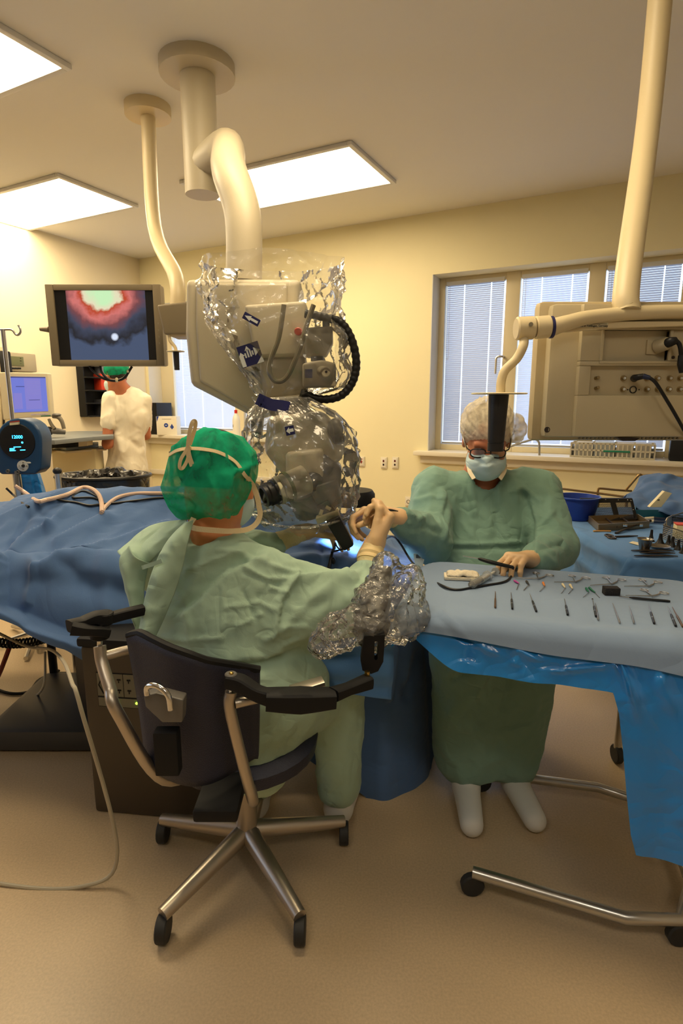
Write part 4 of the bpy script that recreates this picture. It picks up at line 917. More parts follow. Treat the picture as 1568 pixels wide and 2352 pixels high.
# clear drape over the microscope
def envelope(rows, Yc, dep, nu, nv, pleat, crum, seed, cinch, ncr=70):
    """tube of film between the left and right pixel limits of each row, gathered at the cinch; straight creases give the glints"""
    rnd = random.Random(int(seed * 10)); ys = [r[0] for r in rows]; y0, y1 = ys[0], ys[-1]
    tt = np.array([2 * math.pi * i / nu for i in range(nu)]); yv = np.array([y0 + (y1 - y0) * j / (nv - 1) for j in range(nv)])
    Tg, Yg = np.meshgrid(tt, yv); cr = np.zeros_like(Tg)
    for _ in range(ncr):
        t0 = rnd.uniform(0, 2 * math.pi); yy0 = rnd.uniform(y0, y1); ln = rnd.uniform(25, 130); an = rnd.gauss(math.pi / 2, .55); sgn = 1 if rnd.random() < .7 else -1
        w_ = rnd.choice((5, 7, 9, 16)); h_ = sgn * w_ * rnd.uniform(.0005, .0012)
        dx = (Tg - t0 + math.pi) % (2 * math.pi) - math.pi; X = dx * 90; Yd = Yg - yy0; u = X * math.cos(an) + Yd * math.sin(an); v = -X * math.sin(an) + Yd * math.cos(an)
        cr += h_ * np.clip(1 - np.abs(v) / w_, 0, 1) * np.clip((ln / 2 - np.abs(u)) / (ln * .25), 0, 1)
    def fn(u, v):
        i, j = int(round(u * nu)) % nu, int(round(v * (nv - 1))); y = yv[j]; t = tt[i]; ct, st = math.cos(t), math.sin(t)
        x0 = float(np.interp(y, ys, [r[1] for r in rows])); x1 = float(np.interp(y, ys, [r[2] for r in rows]))
        a = P(x0, y, Yc); b = P(x1, y, Yc); c = (a + b) / 2; hw = (b.x - a.x) / 2; near = math.exp(-abs(y - cinch) / 70.0); tw = t + .0018 * (y - cinch)
        n1 = 1 - abs(noise.noise(V((math.cos(tw) * 3.4, math.sin(tw) * 3.4, seed + y * .0016)))) * 2; n2 = 1 - abs(noise.noise(V((ct * 7, st * 7, seed + 4 + y * .0025)))) * 2
        n3 = 1 - abs(noise.noise(V((ct * 2.0 + y * .008, st * 2.0 - y * .005, y * .016 + seed)))) * 2.2; n4 = noise.noise(V((ct * 1.3, st * 1.3, y * .012 + seed))); n5 = noise.noise(V((ct * 4, st * 4, y * .045 + seed)))
        k = 1 + pleat * (.35 + near) * (n1 * .6 + n2 * .4 - .35) + crum * (n3 * .40 + n4 * .6 + n5 * .22 - .1) + cr[j, i] / max(hw, .05)
        return V((c.x + hw * k * ct, c.y + hw * dep * k * st, a.z + .006 * n4))
    return MB().grid(fn, nu, nv, True)
low_rows = [(912, 600, 706), (930, 596, 735), (948, 590, 770), (965, 582, 792), (985, 574, 804), (1020, 566, 815), (1060, 562, 821), (1120, 566, 822), (1160, 576, 817), (1188, 592, 806), (1210, 612, 782)]
up_rows = [(600, 470, 780), (735, 478, 778), (790, 510, 796), (850, 556, 803), (890, 590, 785), (912, 602, 715), (930, 604, 700)]
D = thing('microscope_drape', 'clear crinkled plastic drape hanging over the microscope head', 'drape', (-.1, 1.8, .9))
lowm = envelope(low_rows, 1.79, .80, 260, 150, .10, .10, 3.0, 912, 220); low_b = BVHTree.FromPolygons([tuple(p) for p in lowm.v], lowm.f); lowm.build('lower_sleeve', clear, D, sharp=12)
upm = envelope(up_rows, 1.84, .66, 240, 150, .10, .10, 8.0, 920, 200); up_b = BVHTree.FromPolygons([tuple(p) for p in upm.v], upm.f); upm.build('upper_sleeve', clear, D, sharp=12)
MB().tube([P(x, y, Y) for x, y, Y in ((590, 1196, 1.68), (640, 1208, 1.635), (700, 1212, 1.63), (750, 1204, 1.66), (800, 1190, 1.74))], .004, 6, 6).build('hem', crumple, D)
tp = [(600, 916), (612, 926), (630, 932), (648, 936), (664, 940)]; sn = [snap(low_b, *q, .006) for q in tp]
yy = min(p.y for p, n in sn) - .004
MB().ribbon([V((p.x, min(p.y, yy + .012), p.z)) for p, n in sn], .034, (0, -1, .1), .002).build('tie_tape', navy, D)
MB().ribbon([P(602, 908, yy), P(597, 930, yy), P(606, 926, yy)], .012, (0, -1, 0), .002).build('tape_end', navy, D)
def sticker(cx, cy, bvh, w, h, rot, kind, Yoff=.006):
    c, n = snap(bvh, cx, cy, Yoff); c.y -= .008; R = Matrix.Rotation(rot, 3, 'Y'); ux, uz = R @ V((1, 0, 0)), R @ V((0, 0, 1))
    s = MB().prism([c + ux * (x * w / 2) + uz * (z * h / 2) for x, z in ((-1, -1), (1, -1), (1, 1), (-1, 1))], (0, .0008, 0)).build('sticker', navy, D)
    def ink(pts):
        MB().prism([c + ux * (x * w / 2) + uz * (z * h / 2) + V((0, -.0010, 0)) for x, z in pts], (0, .0009, 0)).build('pictogram', white_ink, s)
    if kind == 'hand':
        for x, z0, z1 in ((-.42, -.2, .25), (-.18, -.2, .55), (.06, -.2, .50), (.26, -.1, .30)): ink([(x - .07, z0), (x + .07, z0), (x + .07, z1), (x - .07, z1)])
        ink([(-.38, .45), (.12, .45), (-.12, .85)]); ink([(.42, -.25), (.98, .20), (.42, .55)]); ink([(-.98, -.95), (-.62, -.95), (-.62, .05), (-.48, .05), (-.8, .42), (-1, .1)]); ink([(.35, -1), (1, -1), (1, -.35)])
    else:
        ink([(-.85, .0), (-.1, .75), (-.1, .35), (.8, .35), (.8, -.35), (-.1, -.35), (-.1, -.75)])
sticker(579, 815, up_b, .066, .062, -.30, 'hand'); sticker(668, 988, low_b, .026, .026, -.2, 'arrow'); sticker(468, 738, up_b, .05, .02, .5, 'arrow')
# film stretched between the microscope and the cable loop
def web(u, v):
    a = P(770, 760 + 145 * v, 1.80); e = catmull([P(785, 745, 1.80), P(812, 800, 1.80), P(814, 860, 1.80), P(782, 906, 1.80)], 10); k = v * (len(e) - 1); i = min(int(k), len(e) - 2); b = e[i].lerp(e[i + 1], k - i)
    p = a.lerp(b, u); p.y += .01 * noise.noise(p * 22); return p
MB().grid(web, 14, 22).build('film_web', clear, D, sharp=22)

# ------------------------------------------------------------------ wound, patient, field tools
Pt = thing('person', "patient under the blue drape, only ear and cheek showing in the bright light", 'person', (-.05, 2.08, .78))
Hp = Head(P(757, 1240, 2.05) + V((0, .01, -.045)), (-.1, .95, .3), up=(1, .1, 0), k=.95)
co, fa = surface(Hp.prims(), .007); mesh_np(smooth(co, fa, 1), fa, 'body', skin_warm, Pt)
r = thing('retractor', 'black forked retractor standing in the lit wound', 'retractor', P(757, 1300, 1.80))
MB().tube([P(752, 1318, 1.76), P(757, 1298, 1.78), P(762, 1272, 1.80), P(770, 1248, 1.86)], [.007, .007, .005, .004], 8, 4).build('shaft', black, r)
MB().tube([P(770, 1248, 1.86), P(774, 1256, 1.84), P(782, 1264, 1.82)], .003, 6, 3).build('prong', black, r); MB().tube([P(760, 1268, 1.80), P(785, 1262, 1.79), P(795, 1258, 1.79)], .003, 6, 3).build('prong', black, r)
MB().ell(P(765, 1288, 1.785), (.008, .01, .012)).build('screw', black, r)
r = thing('scalpel', 'slim dark instrument passed between the two gloved hands', 'instrument', P(880, 1172, 1.70))
MB().tube([P(843, 1166, 1.69), P(866, 1168, 1.70), P(890, 1171, 1.71)], [.0012, .0022, .003], 8, 2).build('blade', steel, r); MB().tube([P(886, 1170.5, 1.71), P(900, 1172, 1.715), P(914, 1174, 1.72)], [.0034, .0034, .0012], 8, 2).build('handle', black, r)
# clear sheet lying over the drape at the table's end
def cs(u, v):
    a = P(842 + 75 * u, 1185 + 55 * u, 2.15 - .05 * u); b = P(880 + 100 * u, 1330 + 60 * u, 1.73); p = a.lerp(b, v); p += V((.01, -.03, .045)) * (1 + .8 * math.sin(math.pi * v)); p += V((0, -1, 1)) * .010 * noise.noise(p * 11); return p
single(MB().grid(cs, 26, 34), 'plastic_sheet', clear, 'clear plastic sheet over the blue drape beside the crumpled armrest cover', 'plastic sheet', sharp=25)
tg = thing('paper_label', 'small white paper label hanging beside the thin black cable', 'label', P(960, 1330, 1.9))
MB().prism([P(949, 1272, 1.90), P(968, 1268, 1.90), P(974, 1285, 1.90), P(962, 1330, 1.90), P(953, 1300, 1.90)], (0, .001, 0)).build('paper', cream, tg)
MB().prism([P(955, 1274, 1.8985), P(966, 1273, 1.8985), P(966, 1282, 1.8985), P(955, 1282, 1.8985)], (0, .0008, 0)).build('print', blackm, tg)

# ------------------------------------------------------------------ screens on ceiling arms
grip_m = mat('grip_black', (.014, .013, .014, 1), .5, bump=(300, .08, 2))
arm_w = mat('arm_cream', RGB(226, 208, 166), .4)
bez = mat('bezel_taupe', RGB(134, 120, 94), .45)
def scope_picture():
    m = bpy.data.materials.new('scope_picture'); m.use_nodes = True; nt = m.node_tree; b = nt.nodes['Principled BSDF']; b.inputs['Base Color'].default_value = (.01, .01, .01, 1); b.inputs['Roughness'].default_value = .25
    tc = nt.nodes.new('ShaderNodeTexCoord'); n = nt.nodes.new('ShaderNodeTexNoise'); n.inputs['Scale'].default_value = 14; n.inputs['Detail'].default_value = 5; nt.links.new(tc.outputs['Object'], n.inputs['Vector'])
    def dist(c, s, jit):
        mp = nt.nodes.new('ShaderNodeMapping'); mp.inputs['Location'].default_value = c; mp.inputs['Scale'].default_value = s; mp.vector_type = 'TEXTURE'; nt.links.new(tc.outputs['Object'], mp.inputs[0])
        l = nt.nodes.new('ShaderNodeVectorMath'); l.operation = 'LENGTH'; nt.links.new(mp.outputs[0], l.inputs[0])
        a = nt.nodes.new('ShaderNodeMath'); a.operation = 'MULTIPLY_ADD'; a.inputs[1].default_value = jit; nt.links.new(n.outputs['Fac'], a.inputs[0]); nt.links.new(l.outputs['Value'], a.inputs[2]); return a.outputs[0]
    def ramp(src, stops):
        r = nt.nodes.new('ShaderNodeValToRGB'); e = r.color_ramp.elements
        while len(e) < len(stops): e.new(.5)
        for k, (p, c) in enumerate(stops): e[k].position = p; e[k].color = c
        nt.links.new(src, r.inputs[0]); return r.outputs[0]
    base = ramp(dist((-.02, 0, .150), (.34, 1, .30), .35), [(.30, RGB(205, 245, 190)), (.42, RGB(235, 225, 190)), (.47, RGB(190, 70, 40)), (.54, RGB(215, 120, 115)), (.66, RGB(120, 70, 75)), (.78, RGB(62, 70, 92)), (.92, RGB(34, 36, 44)), (1, RGB(70, 84, 112))])
    sp = ramp(dist((.030, 0, -.051), (.05, 1, .05), .05), [(.24, (1, 1, 1, 1)), (.42, (0, 0, 0, 1))])
    mx = nt.nodes.new('ShaderNodeMix'); mx.data_type = 'RGBA'; nt.links.new(sp, mx.inputs[0]); nt.links.new(base, mx.inputs[6]); mx.inputs[7].default_value = RGB(225, 235, 255)
    nt.links.new(mx.outputs[2], b.inputs['Emission Color']); b.inputs['Emission Strength'].default_value = .95
    return m
def handle(root, pts, r, disc, grip):
    h = MB().tube(pts, r, 12, 6).build('handle_tube', arm_w, root)
    c, rad = disc; MB().lathe([(rad * .96, -.002), (rad, 0), (rad * .96, .002)], c, None, 32).build('splash_disc', arm_w, h)
    a, b, w0, w1 = grip; d = b - a; R = frame(d, (0, 1, 0)); prof = [(w0, 0), (w0, d.length * .02), (w1, d.length * .84), (w1 * .93, d.length * .845), (w1 * .93, d.length * .855), (w1, d.length * .86), (w1 * .98, d.length)]
    MB().lathe(prof, a, R, 20).build('grip', grip_m, h)
# ---- left screen showing the microscope picture
Y = 2.8; T = thing('monitor', 'wall screen showing the pink wound picture, on a ceiling arm', 'monitor', (-1.12, Y + .05, 1.49))
x0, x1 = P(119, 838, Y).x, P(378, 838, Y).x; zb = P(250, 840, Y).z; zt = zb + .37; w = x1 - x0
def fr(mb, a, b, c, d, y0, y1, bev=.006): return mb.box(((a + b) / 2, (y0 + y1) / 2, (c + d) / 2), (b - a, y1 - y0, d - c), None, bev)
fr(MB(), x0, x1, zb, zt, Y + .012, Y + .07, .012).build('case', bez, T)
bz = MB(); e = .038; eb = .027
bz = [(x0, x0 + e, zb, zt), (x1 - e, x1, zb, zt), (x0 + e, x1 - e, zb, zb + eb), (x0 + e, x1 - e, zt - eb, zt)]
for q in bz: fr(MB(), *q, Y, Y + .02, .004).build('bezel', bez, T)
fr(MB(), x0 + e, x1 - e, zb + eb, zt - eb, Y + .009, Y + .013, 0).build('black_glass', black, T)
xa, xb = x0 + .092, x1 - .076; scr = bpy.data.objects.new('tmp', None)
me = MB().add([(xa, Y + .0085, zb + eb), (xb, Y + .0085, zb + eb), (xb, Y + .0085, zt - eb), (xa, Y + .0085, zt - eb)], [[0, 1, 2, 3]])
sc_c = V(((xa + xb) / 2, Y + .0085, (zb + zt) / 2)); bpy.data.objects.remove(scr)
me.v = [p - sc_c for p in me.v]; so = me.build('screen', scope_picture(), None); so.location = sc_c - V(T.location); so.parent = T
for k in range(4): fr(MB(), x1 - .021, x1 - .017, zb + .10 + .03 * k, zb + .108 + .03 * k, Y - .001, Y + .002, .0).build('key', beige_d, T)
MB().lathe([(.008, 0), (.014, .004), (.012, .02), (.009, .045)], P(114, 757, Y + .03), frame((-1, 0, .05)), 14).build('side_knob', bez, T)
for pts in ([(205, 840), (212, 850), (235, 868), (262, 874), (285, 868), (303, 842)], [(230, 840), (234, 856), (250, 872), (264, 875)]):
    MB().tube([P(x, y, Y + .03) for x, y in pts], .006, 8, 6).build('cable', black, T)
MB().ell(P(268, 873, Y + .028), (.008, .008, .012)).build('cable_clip', cream, T); MB().ell(P(294, 853, Y + .028), (.007, .007, .008)).build('cable_clip', cream, T)
pprism([(360, 700), (376, 768), (424, 768), (452, 735), (452, 690)], 2.60, .22, .01).build('arm_bracket', bez, T)
arm_top = V((-.95, 3.1, CEIL)); MB().tube([P(405, 735, 2.7), P(405, 640, 2.75), V((-.95, 3.1, 2.2)), arm_top], .035, 12, 6).build('ceiling_arm', arm_w, T)
MB().cyl(arm_top - V((0, 0, .05)), arm_top, .11, n=24).build('ceiling_flange', arm_w, T)
Y2 = 2.62; handle(T, [P(388, 766, Y2), P(390, 782, Y2), P(401, 796, Y2), P(405, 808, Y2)], .0075, (P(403, 807, Y2), .040), (P(404, 808, Y2), P(406.5, 850, Y2), .0135, .012))

# ---- right screen seen from the back
back_m = mat('screen_back', RGB(198, 184, 150), .42, bump=(250, .03, 2))
Y = 1.66; T = thing('monitor', 'beige back of a large screen with rows of cable sockets', 'monitor', (.85, 1.76, 1.2))
def pl(px, py, Yv): return P(px, py, Yv)
xl = P(1216, 1000, Y + .06).x; xr = xl + .64; zb = P(1300, 1012, Y + .06).z; zt = zb + .40
fr(MB(), xl, xr, zb, zt, Y + .05, Y + .10, .018).build('front_case', mat('screen_edge', RGB(196, 178, 138), .42), T)
fr(MB(), xl + .028, xr - .028, zb + .012, zt - .012, Y + .02, Y + .07, .016).build('back_shell', back_m, T)
# bulged centre with a recessed frame and a socket bay
xc0, xc1 = P(1326, 900, Y).x, xr - .14
def face(px, py): return P(px, py, Y)
bx0, bz0 = face(1352, 908).x, face(1352, 908).z; bx1, bz1 = xc1 - .02, face(1380, 840).z
z1b, z1t = zb + .016, zt - .016
rx0, rz0 = face(1382, 829).x, face(1382, 829).z; rx1, rz1 = face(1532, 829).x, face(1532, 758).z
bulge = MB()
def bb(a, b, c, d, y0=Y, y1=Y + .05): bulge.box(((a + b) / 2, (y0 + y1) / 2, (c + d) / 2), (b - a, y1 - y0, d - c), None, .0035)
bb(xc0, xc1, z1b, bz0); bb(xc0, bx0, bz0, bz1); bb(bx1, xc1, bz0, bz1); bb(xc0, xc1, bz1, rz0); bb(xc0, rx0, rz0, rz1); bb(rx1, xc1, rz0, rz1); bb(xc0, xc1, rz1, z1t)
bulge.build('centre_shell', back_m, T)
fr(MB(), rx0 - .01, rx1 + .01, rz0 - .01, rz1 + .01, Y + .018, Y + .045, 0).build('recess_floor', back_m, T)
for q in ((rx0 - .008, rx1 + .008, rz0 - .008, rz0), (rx0 - .008, rx1 + .008, rz1, rz1 + .008), (rx0 - .008, rx0, rz0, rz1), (rx1, rx1 + .008, rz0, rz1)): fr(MB(), *q, Y - .004, Y + .02, .003).build('recess_rim', back_m, T)
bay = fr(MB(), bx0 - .01, bx1 + .01, bz0 - .01, bz1 + .01, Y + .022, Y + .045, 0).build('socket_bay', mat('bay_beige', RGB(134, 120, 94), .5), T)
def bnc(px, py, kind=0):
    c = P(px, py, Y + .022)
    if kind == 0:
        o_ = MB().lathe([(.0085, 0), (.0085, .004), (.006, .004), (.006, .012), (.0045, .012), (.0045, .004)], c, frame((0, -1, 0)), 16).build('video_socket', mat('socket_brass', RGB(170, 150, 110), .35, .8), T)
        MB().lathe([(.0036, 0), (.0036, .0125), (.0012, .0125), (.0012, .006)], c, frame((0, -1, 0)), 12).build('socket_core', white_ink, o_)
    elif kind == 1: MB().lathe([(.0105, 0), (.0105, .005), (.0085, .006), (.008, .001)], c, frame((0, -1, 0)), 18).build('round_socket', black, T)
    elif kind == 2: MB().cyl(c, c + V((.004, -.016, .002)), .0048, n=10, bev=.001).build('terminal', mat('socket_brass', RGB(170, 150, 110), .35, .8), T)
    else: MB().cyl(c, c + V((0, -.003, 0)), .0022, n=8).build('screw', dark_m, T)
for x in (1430, 1484, 1508, 1536, 1560): bnc(x, 869)
for x in (1429, 1484, 1509, 1534, 1559): bnc(x, 894)
bnc(1452, 895, 1); bnc(1455, 869, 1); bnc(1440, 895, 3); bnc(1466, 895, 3); bnc(1366, 869, 2); bnc(1366, 892, 2)
cb = MB().tube([P(1455, 869, Y + .015), P(1462, 867, Y - .012), P(1478, 864, Y - .022)], [.0095, .009, .0075], 14, 4).build('plug', black, T)
MB().tube([P(1476, 864, Y - .022), P(1492, 868, Y - .03)], [.0078, .006], 12, 1).build('sleeve', mat('blue_sleeve', RGB(24, 36, 70), .4), cb)
MB().tube([P(1490, 867, Y - .03), P(1506, 880, Y - .035), P(1530, 918, Y - .035), P(1552, 955, Y - .03), P(1585, 1015, Y)], .0048, 10, 8).build('video_cable', black, T)
pp = fr(MB(), P(1492, 780, Y).x, P(1518, 780, Y).x, P(1500, 813, Y).z, P(1500, 779, Y).z, Y + .012, Y + .02, .002).build('power_socket', back_m, T)
MB().cyl(P(1508, 796, Y + .015), P(1535, 788, Y - .02), .020, .017, 18, .002).build('collar', back_m, pp)
MB().tube([P(1527, 790, Y - .012), P(1540, 785, Y - .03), P(1552, 782, Y - .032)], [.013, .0135, .010], 14, 4).build('power_plug', black, T)
MB().tube([P(1550, 781, Y - .032), P(1560, 792, Y - .034), P(1564, 815, Y - .03), P(1567, 850, Y - .03)], .006, 10, 6).build('power_cable', black, T)
MB().tube([P(1566, 815, Y - .03), P(1567, 835, Y - .03), P(1568, 856, Y - .03)], [.010, .014, .010], 12, 3).build('cable_choke', black, T)
c = P(1256, 987, Y + .021); MB().lathe([(.0085, 0), (.0085, .001), (.0062, .0012), (.006, -.004)], c, frame((0, -1, 0)), 16).build('screw_hole', dark_m, T)
c = P(1545, 821, Y); MB().cyl(c, c + V((0, -.002, 0)), .0045, n=12).build('screw_hole', dark_m, T)
for k in range(26):
    if 10 < k < 16: continue
    x = P(1330 + k * 9, 1006, Y + .05).x; MB().box((x, Y + .048, zb + .008), (.004, .006, .007), Matrix.Rotation(.5, 3, 'Y')).build('vent_slot', beige_d, T)
pprism([(1418, 1006), (1470, 1006), (1458, 1013), (1430, 1013)], Y + .03, .02).build('latch', dark_m, T)
# yoke arm, hinge, handle
MB().cyl(P(1184, 755, 1.62), P(1226, 753, 1.62), .031, n=28, bev=.004).build('hinge', arm_w, T); MB().cyl(P(1228, 753, 1.62), P(1262, 750, 1.62), .030, n=28, bev=.003).build('hinge', arm_w, T)
MB().cyl(P(1262, 752, 1.62), P(1268, 751.5, 1.62), .0295, n=28).build('hinge_ring', navy, T)
MB().cyl(P(1219, 745, 1.588), P(1219, 745, 1.584), .006, n=12).build('hinge_screw', beige_d, T)
MB().tube([P(1266, 753, 1.62), P(1300, 742, 1.62), P(1360, 728, 1.63), P(1480, 718, 1.64), P(1600, 716, 1.65)], [.024, .021, .019, .019, .019], 14, 6).build('yoke', arm_w, T)
pprism([(1270, 764), (1300, 752), (1340, 738), (1620, 738), (1620, 748), (1470, 752), (1400, 755), (1330, 760)], 1.635, .02, .003).build('yoke_plate', arm_w, T)
pt = fr(MB(), P(1326, 745, 1.633).x, P(1395, 745, 1.633).x, P(1360, 752, 1.633).z, P(1360, 736, 1.633).z, 1.630, 1.634, .0005).build('name_plate', mat('plate_print', RGB(214, 202, 168), .5), T)
for txt, py in (('Made in Tuttlingen, Germany', 748.5), ('................................', 742.5)):
    if '.' in txt[:3]: fr(MB(), P(1328, 743, 1.63).x, P(1393, 743, 1.63).x, P(1360, 744.6, 1.63).z, P(1360, 743.8, 1.63).z, 1.6292, 1.6298, 0).build('rule', blackm, pt); continue
    tm = text_mesh(txt, .0070, .00012); c = P(1361, py, 1.6296); Rm = Matrix.Rotation(math.pi / 2, 4, 'X'); tm.xf(Matrix.Translation(c) @ Rm); tm.build('lettering', blackm, pt, flat=True)
top = V((.95, 1.95, CEIL)); MB().tube([P(1440, 718, 1.64), P(1440, 640, 1.68), V((.95, 1.95, 2.2)), top], .035, 12, 6).build('ceiling_arm', arm_w, T); MB().cyl(top - V((0, 0, .05)), top, .11, n=24).build('ceiling_flange', arm_w, T)
Yh = 1.6; handle(T, [P(1203, 774, 1.62), P(1201, 795, Yh), P(1186, 824, Yh), P(1160, 850, Yh), P(1151, 874, Yh), P(1149, 902, Yh)], .0125, (P(1146, 904, Yh), .0765), (P(1145, 906, Yh), P(1137, 1036, Yh), .0275, .0225))

# ------------------------------------------------------------------ surgeon's chair
shell_m = mat('chair_shell', RGB(34, 38, 60), .45, bump=(420, .35, 2)); alu = mat('satin_steel', RGB(188, 178, 164), .36, .9); chrome = mat('chrome', (.75, .74, .72, 1), .12, 1.0)
Cc = thing('surgeon_chair', 'black surgeon chair with steel posts and jointed black armrests', 'chair', (-.25, 1.30, 0))
# curved backrest
def br(u, v):
    xt = 296 + 300 * u; yt = float(np.interp(u, [0, .08, .3, .6, .85, 1], [1462, 1455, 1488, 1520, 1532, 1540])); a = P(xt, yt, 1.19 - .10 * math.sin(math.pi * min(1, u * .95 + .1)) )
    b = V((a.x * .92 - .03, a.y + .03, .48)); p = a.lerp(b, v); p.y += .015 * math.sin(v * 2.4); return p
MB().grid(br, 26, 18).build('backrest', shell_m, Cc, sharp=0, solid=.016)
MB().tube([br(i / 12, 0) + V((0, 0, .002)) for i in range(13)], .009, 8, 2).build('backrest_rim', blackm, Cc)
MB().lathe([(.16, .37), (.20, .385), (.205, .42), (.18, .44)], (-.27, 1.42, 0), None, 28).build('seat', shell_m, Cc)
MB().cyl((-.27, 1.42, .10), (-.27, 1.42, .37), .03).build('column', alu, Cc)
for k in range(5):
    a = k * 2 * math.pi / 5 + .3; e = V((-.27 + .29 * math.cos(a), 1.42 + .29 * math.sin(a), .075)); lg = MB().tube([(-.27, 1.42, .12), e], [.028, .018], 10, 1).build('leg', alu, Cc)
    MB().cyl(e + V((-.014, 0, -.04)), e + V((.014, 0, -.04)), .034, n=16, bev=.003).build('caster', mat('rubber', (.02, .02, .02, 1), .6), lg)
MB().box((-.28, 1.18, .42), (.10, .16, .03), None, .008).build('back_bracket', blackm, Cc)
# left post and arm
post = MB().tube([P(229, 1484, 1.20), P(234, 1520, 1.19), P(252, 1580, 1.16), P(272, 1640, 1.14), V((-.42, 1.20, .44)), V((-.33, 1.36, .39))], .0135, 14, 8).build('arm_post', alu, Cc)
MB().cyl(P(229, 1470, 1.20), P(229, 1486, 1.20), .006, n=10).build('pin', chrome, post)
MB().tube([P(238, 1508, 1.20), P(280, 1496, 1.22), P(330, 1486, 1.24)], .011, 10, 3).build('cross_bar', alu, Cc)
def armbar(pts, ws, hs, name, m=blackm, root=Cc):
    """bar with rounded rectangular section through pts"""
    ps = catmull(pts, 6); n = len(ps); vs = []; fs = []; K = 12
    for i, p in enumerate(ps):
        t = (ps[min(i + 1, n - 1)] - ps[max(0, i - 1)]).normalized(); sx = V((0, 0, 1)).cross(t).normalized(); uz = t.cross(sx); f = i / (n - 1) * (len(ws) - 1)
        w_ = float(np.interp(f, range(len(ws)), ws)); h_ = float(np.interp(f, range(len(hs)), hs))
        for k in range(K):
            a = 2 * math.pi * k / K; ca, sa = math.cos(a), math.sin(a)
            vs.append(p + sx * (w_ / 2 * math.copysign(abs(ca) ** .45, ca)) + uz * (h_ / 2 * math.copysign(abs(sa) ** .45, sa)))
    for i in range(n - 1):
        for k in range(K): fs.append([i * K + k, i * K + (k + 1) % K, (i + 1) * K + (k + 1) % K, (i + 1) * K + k])
    fs += [list(range(K))[::-1], [(n - 1) * K + k for k in range(K)]]
    return MB().add(vs, fs).build(name, m, root)
lo = armbar([P(244, 1452, 1.20), P(205, 1448, 1.17), P(166, 1442, 1.16)], [.034, .030, .034], [.022, .020, .028], 'armrest_link')
MB().cyl(P(229, 1438, 1.20), P(229, 1466, 1.20), .021, n=20, bev=.003).build('pivot', blackm, lo); MB().cyl(P(229, 1436, 1.198), P(229, 1438, 1.198), .006, n=10).build('bolt', chrome, lo)
hi = armbar([P(160, 1440, 1.165), P(190, 1428, 1.19), P(222, 1418, 1.21), P(248, 1418, 1.22)], [.030, .034, .036, .034], [.030, .018, .026, .028], 'armrest_link')
MB().cyl(P(240, 1406, 1.22), P(240, 1432, 1.22), .021, n=20, bev=.003).build('pivot', blackm, hi)
armbar([P(244, 1422, 1.22), P(280, 1412, 1.24), P(330, 1400, 1.27)], [.026, .026, .026], [.024, .024, .024], 'armrest_link')
# right post and arm
post = MB().tube([P(530, 1588, 1.10), P(530, 1640, 1.10), V((-.20, 1.13, .44)), V((-.24, 1.30, .39))], .0125, 14, 6).build('arm_post', alu, Cc)
MB().cyl(P(530, 1568, 1.10), P(530, 1590, 1.10), .006, n=10).build('pin', chrome, post)
MB().tube([P(540, 1616, 1.10), P(600, 1602, 1.12), P(660, 1590, 1.16)], .011, 10, 3).build('cross_bar', alu, Cc)
lk = armbar([P(522, 1562, 1.10), P(552, 1570, 1.095), P(590, 1592, 1.085), P(625, 1604, 1.08)], [.032, .034, .030, .030], [.030, .034, .030, .034], 'armrest_link')
MB().cyl(P(530, 1546, 1.10), P(530, 1552, 1.10), .013, n=18, bev=.002).build('washer', greyd, lk); MB().ell(P(531, 1547, 1.097), (.005, .005, .004)).build('bolt', mat('brass', RGB(190, 160, 90), .25, 1), lk)
lk = armbar([P(612, 1606, 1.08), P(690, 1608, 1.085), P(768, 1603, 1.10)], [.045, .050, .045], [.040, .048, .036], 'armrest_joint')
lk = armbar([P(765, 1595, 1.10), P(800, 1582, 1.13), P(846, 1565, 1.17)], [.034, .030, .034], [.026, .022, .030], 'armrest_link')
MB().cyl(P(843, 1542, 1.17), P(843, 1556, 1.17), .006, n=10).build('pin', mat('brass', RGB(190, 160, 90), .25, 1), lk)
armbar([P(668, 1586, 1.13), P(705, 1575, 1.14), P(742, 1564, 1.15)], [.034, .036, .034], [.012, .012, .012], 'steel_plate', alu)
# slotted upright that carries the wrapped armrest
sl = [(836, 1462), (884, 1458), (880, 1520), (868, 1542), (852, 1548), (832, 1540), (828, 1518)]; slot = [(860, 1478), (869, 1476), (868, 1512), (859, 1516)]
bm = bmesh.new(); Yp = 1.19
def ringv(poly, y): return [bm.verts.new(P(a, b, Yp) + V((0, y, 0))) for a, b in poly]
sp2 = [(860, 1474), (864, 1473), (868, 1475), (868, 1500), (867, 1513), (863, 1517), (859, 1513)]
o0, o1, i0, i1 = ringv(sl, 0), ringv(sl, .026), ringv(sp2, 0), ringv(sp2, .026)
for a, b in ((o0, o1), (i0, i1)):
    for k in range(7): bm.faces.new([a[k], a[(k + 1) % 7], b[(k + 1) % 7], b[k]])
order = [0, 2, 3, 4, 5, 5, 6]
for q0, q1 in ((o0, i0), (o1, i1)):
    mapi = [0, 2, 3, 4, 5, 6, 6]
    bm.faces.new([q0[0], q0[1], q1[2], q1[1], q1[0]]); bm.faces.new([q0[1], q0[2], q1[3], q1[2]]); bm.faces.new([q0[2], q0[3], q1[4], q1[3]]); bm.faces.new([q0[3], q0[4], q1[5], q1[4]]); bm.faces.new([q0[4], q0[5], q1[6], q1[5]]); bm.faces.new([q0[5], q0[6], q1[6]]); bm.faces.new([q0[6], q0[0], q1[0], q1[6]])
mbx = MB().bm(bm); bm.free(); mbx.build('slotted_post', blackm, Cc, sharp=25)
armbar([P(838, 1455, 1.22), P(852, 1420, 1.25), P(862, 1380, 1.29), P(878, 1310, 1.36)], [.05, .07, .075, .05], [.05, .05, .05, .04], 'armrest_pad', mat('brown_pad', RGB(46, 36, 26), .35))
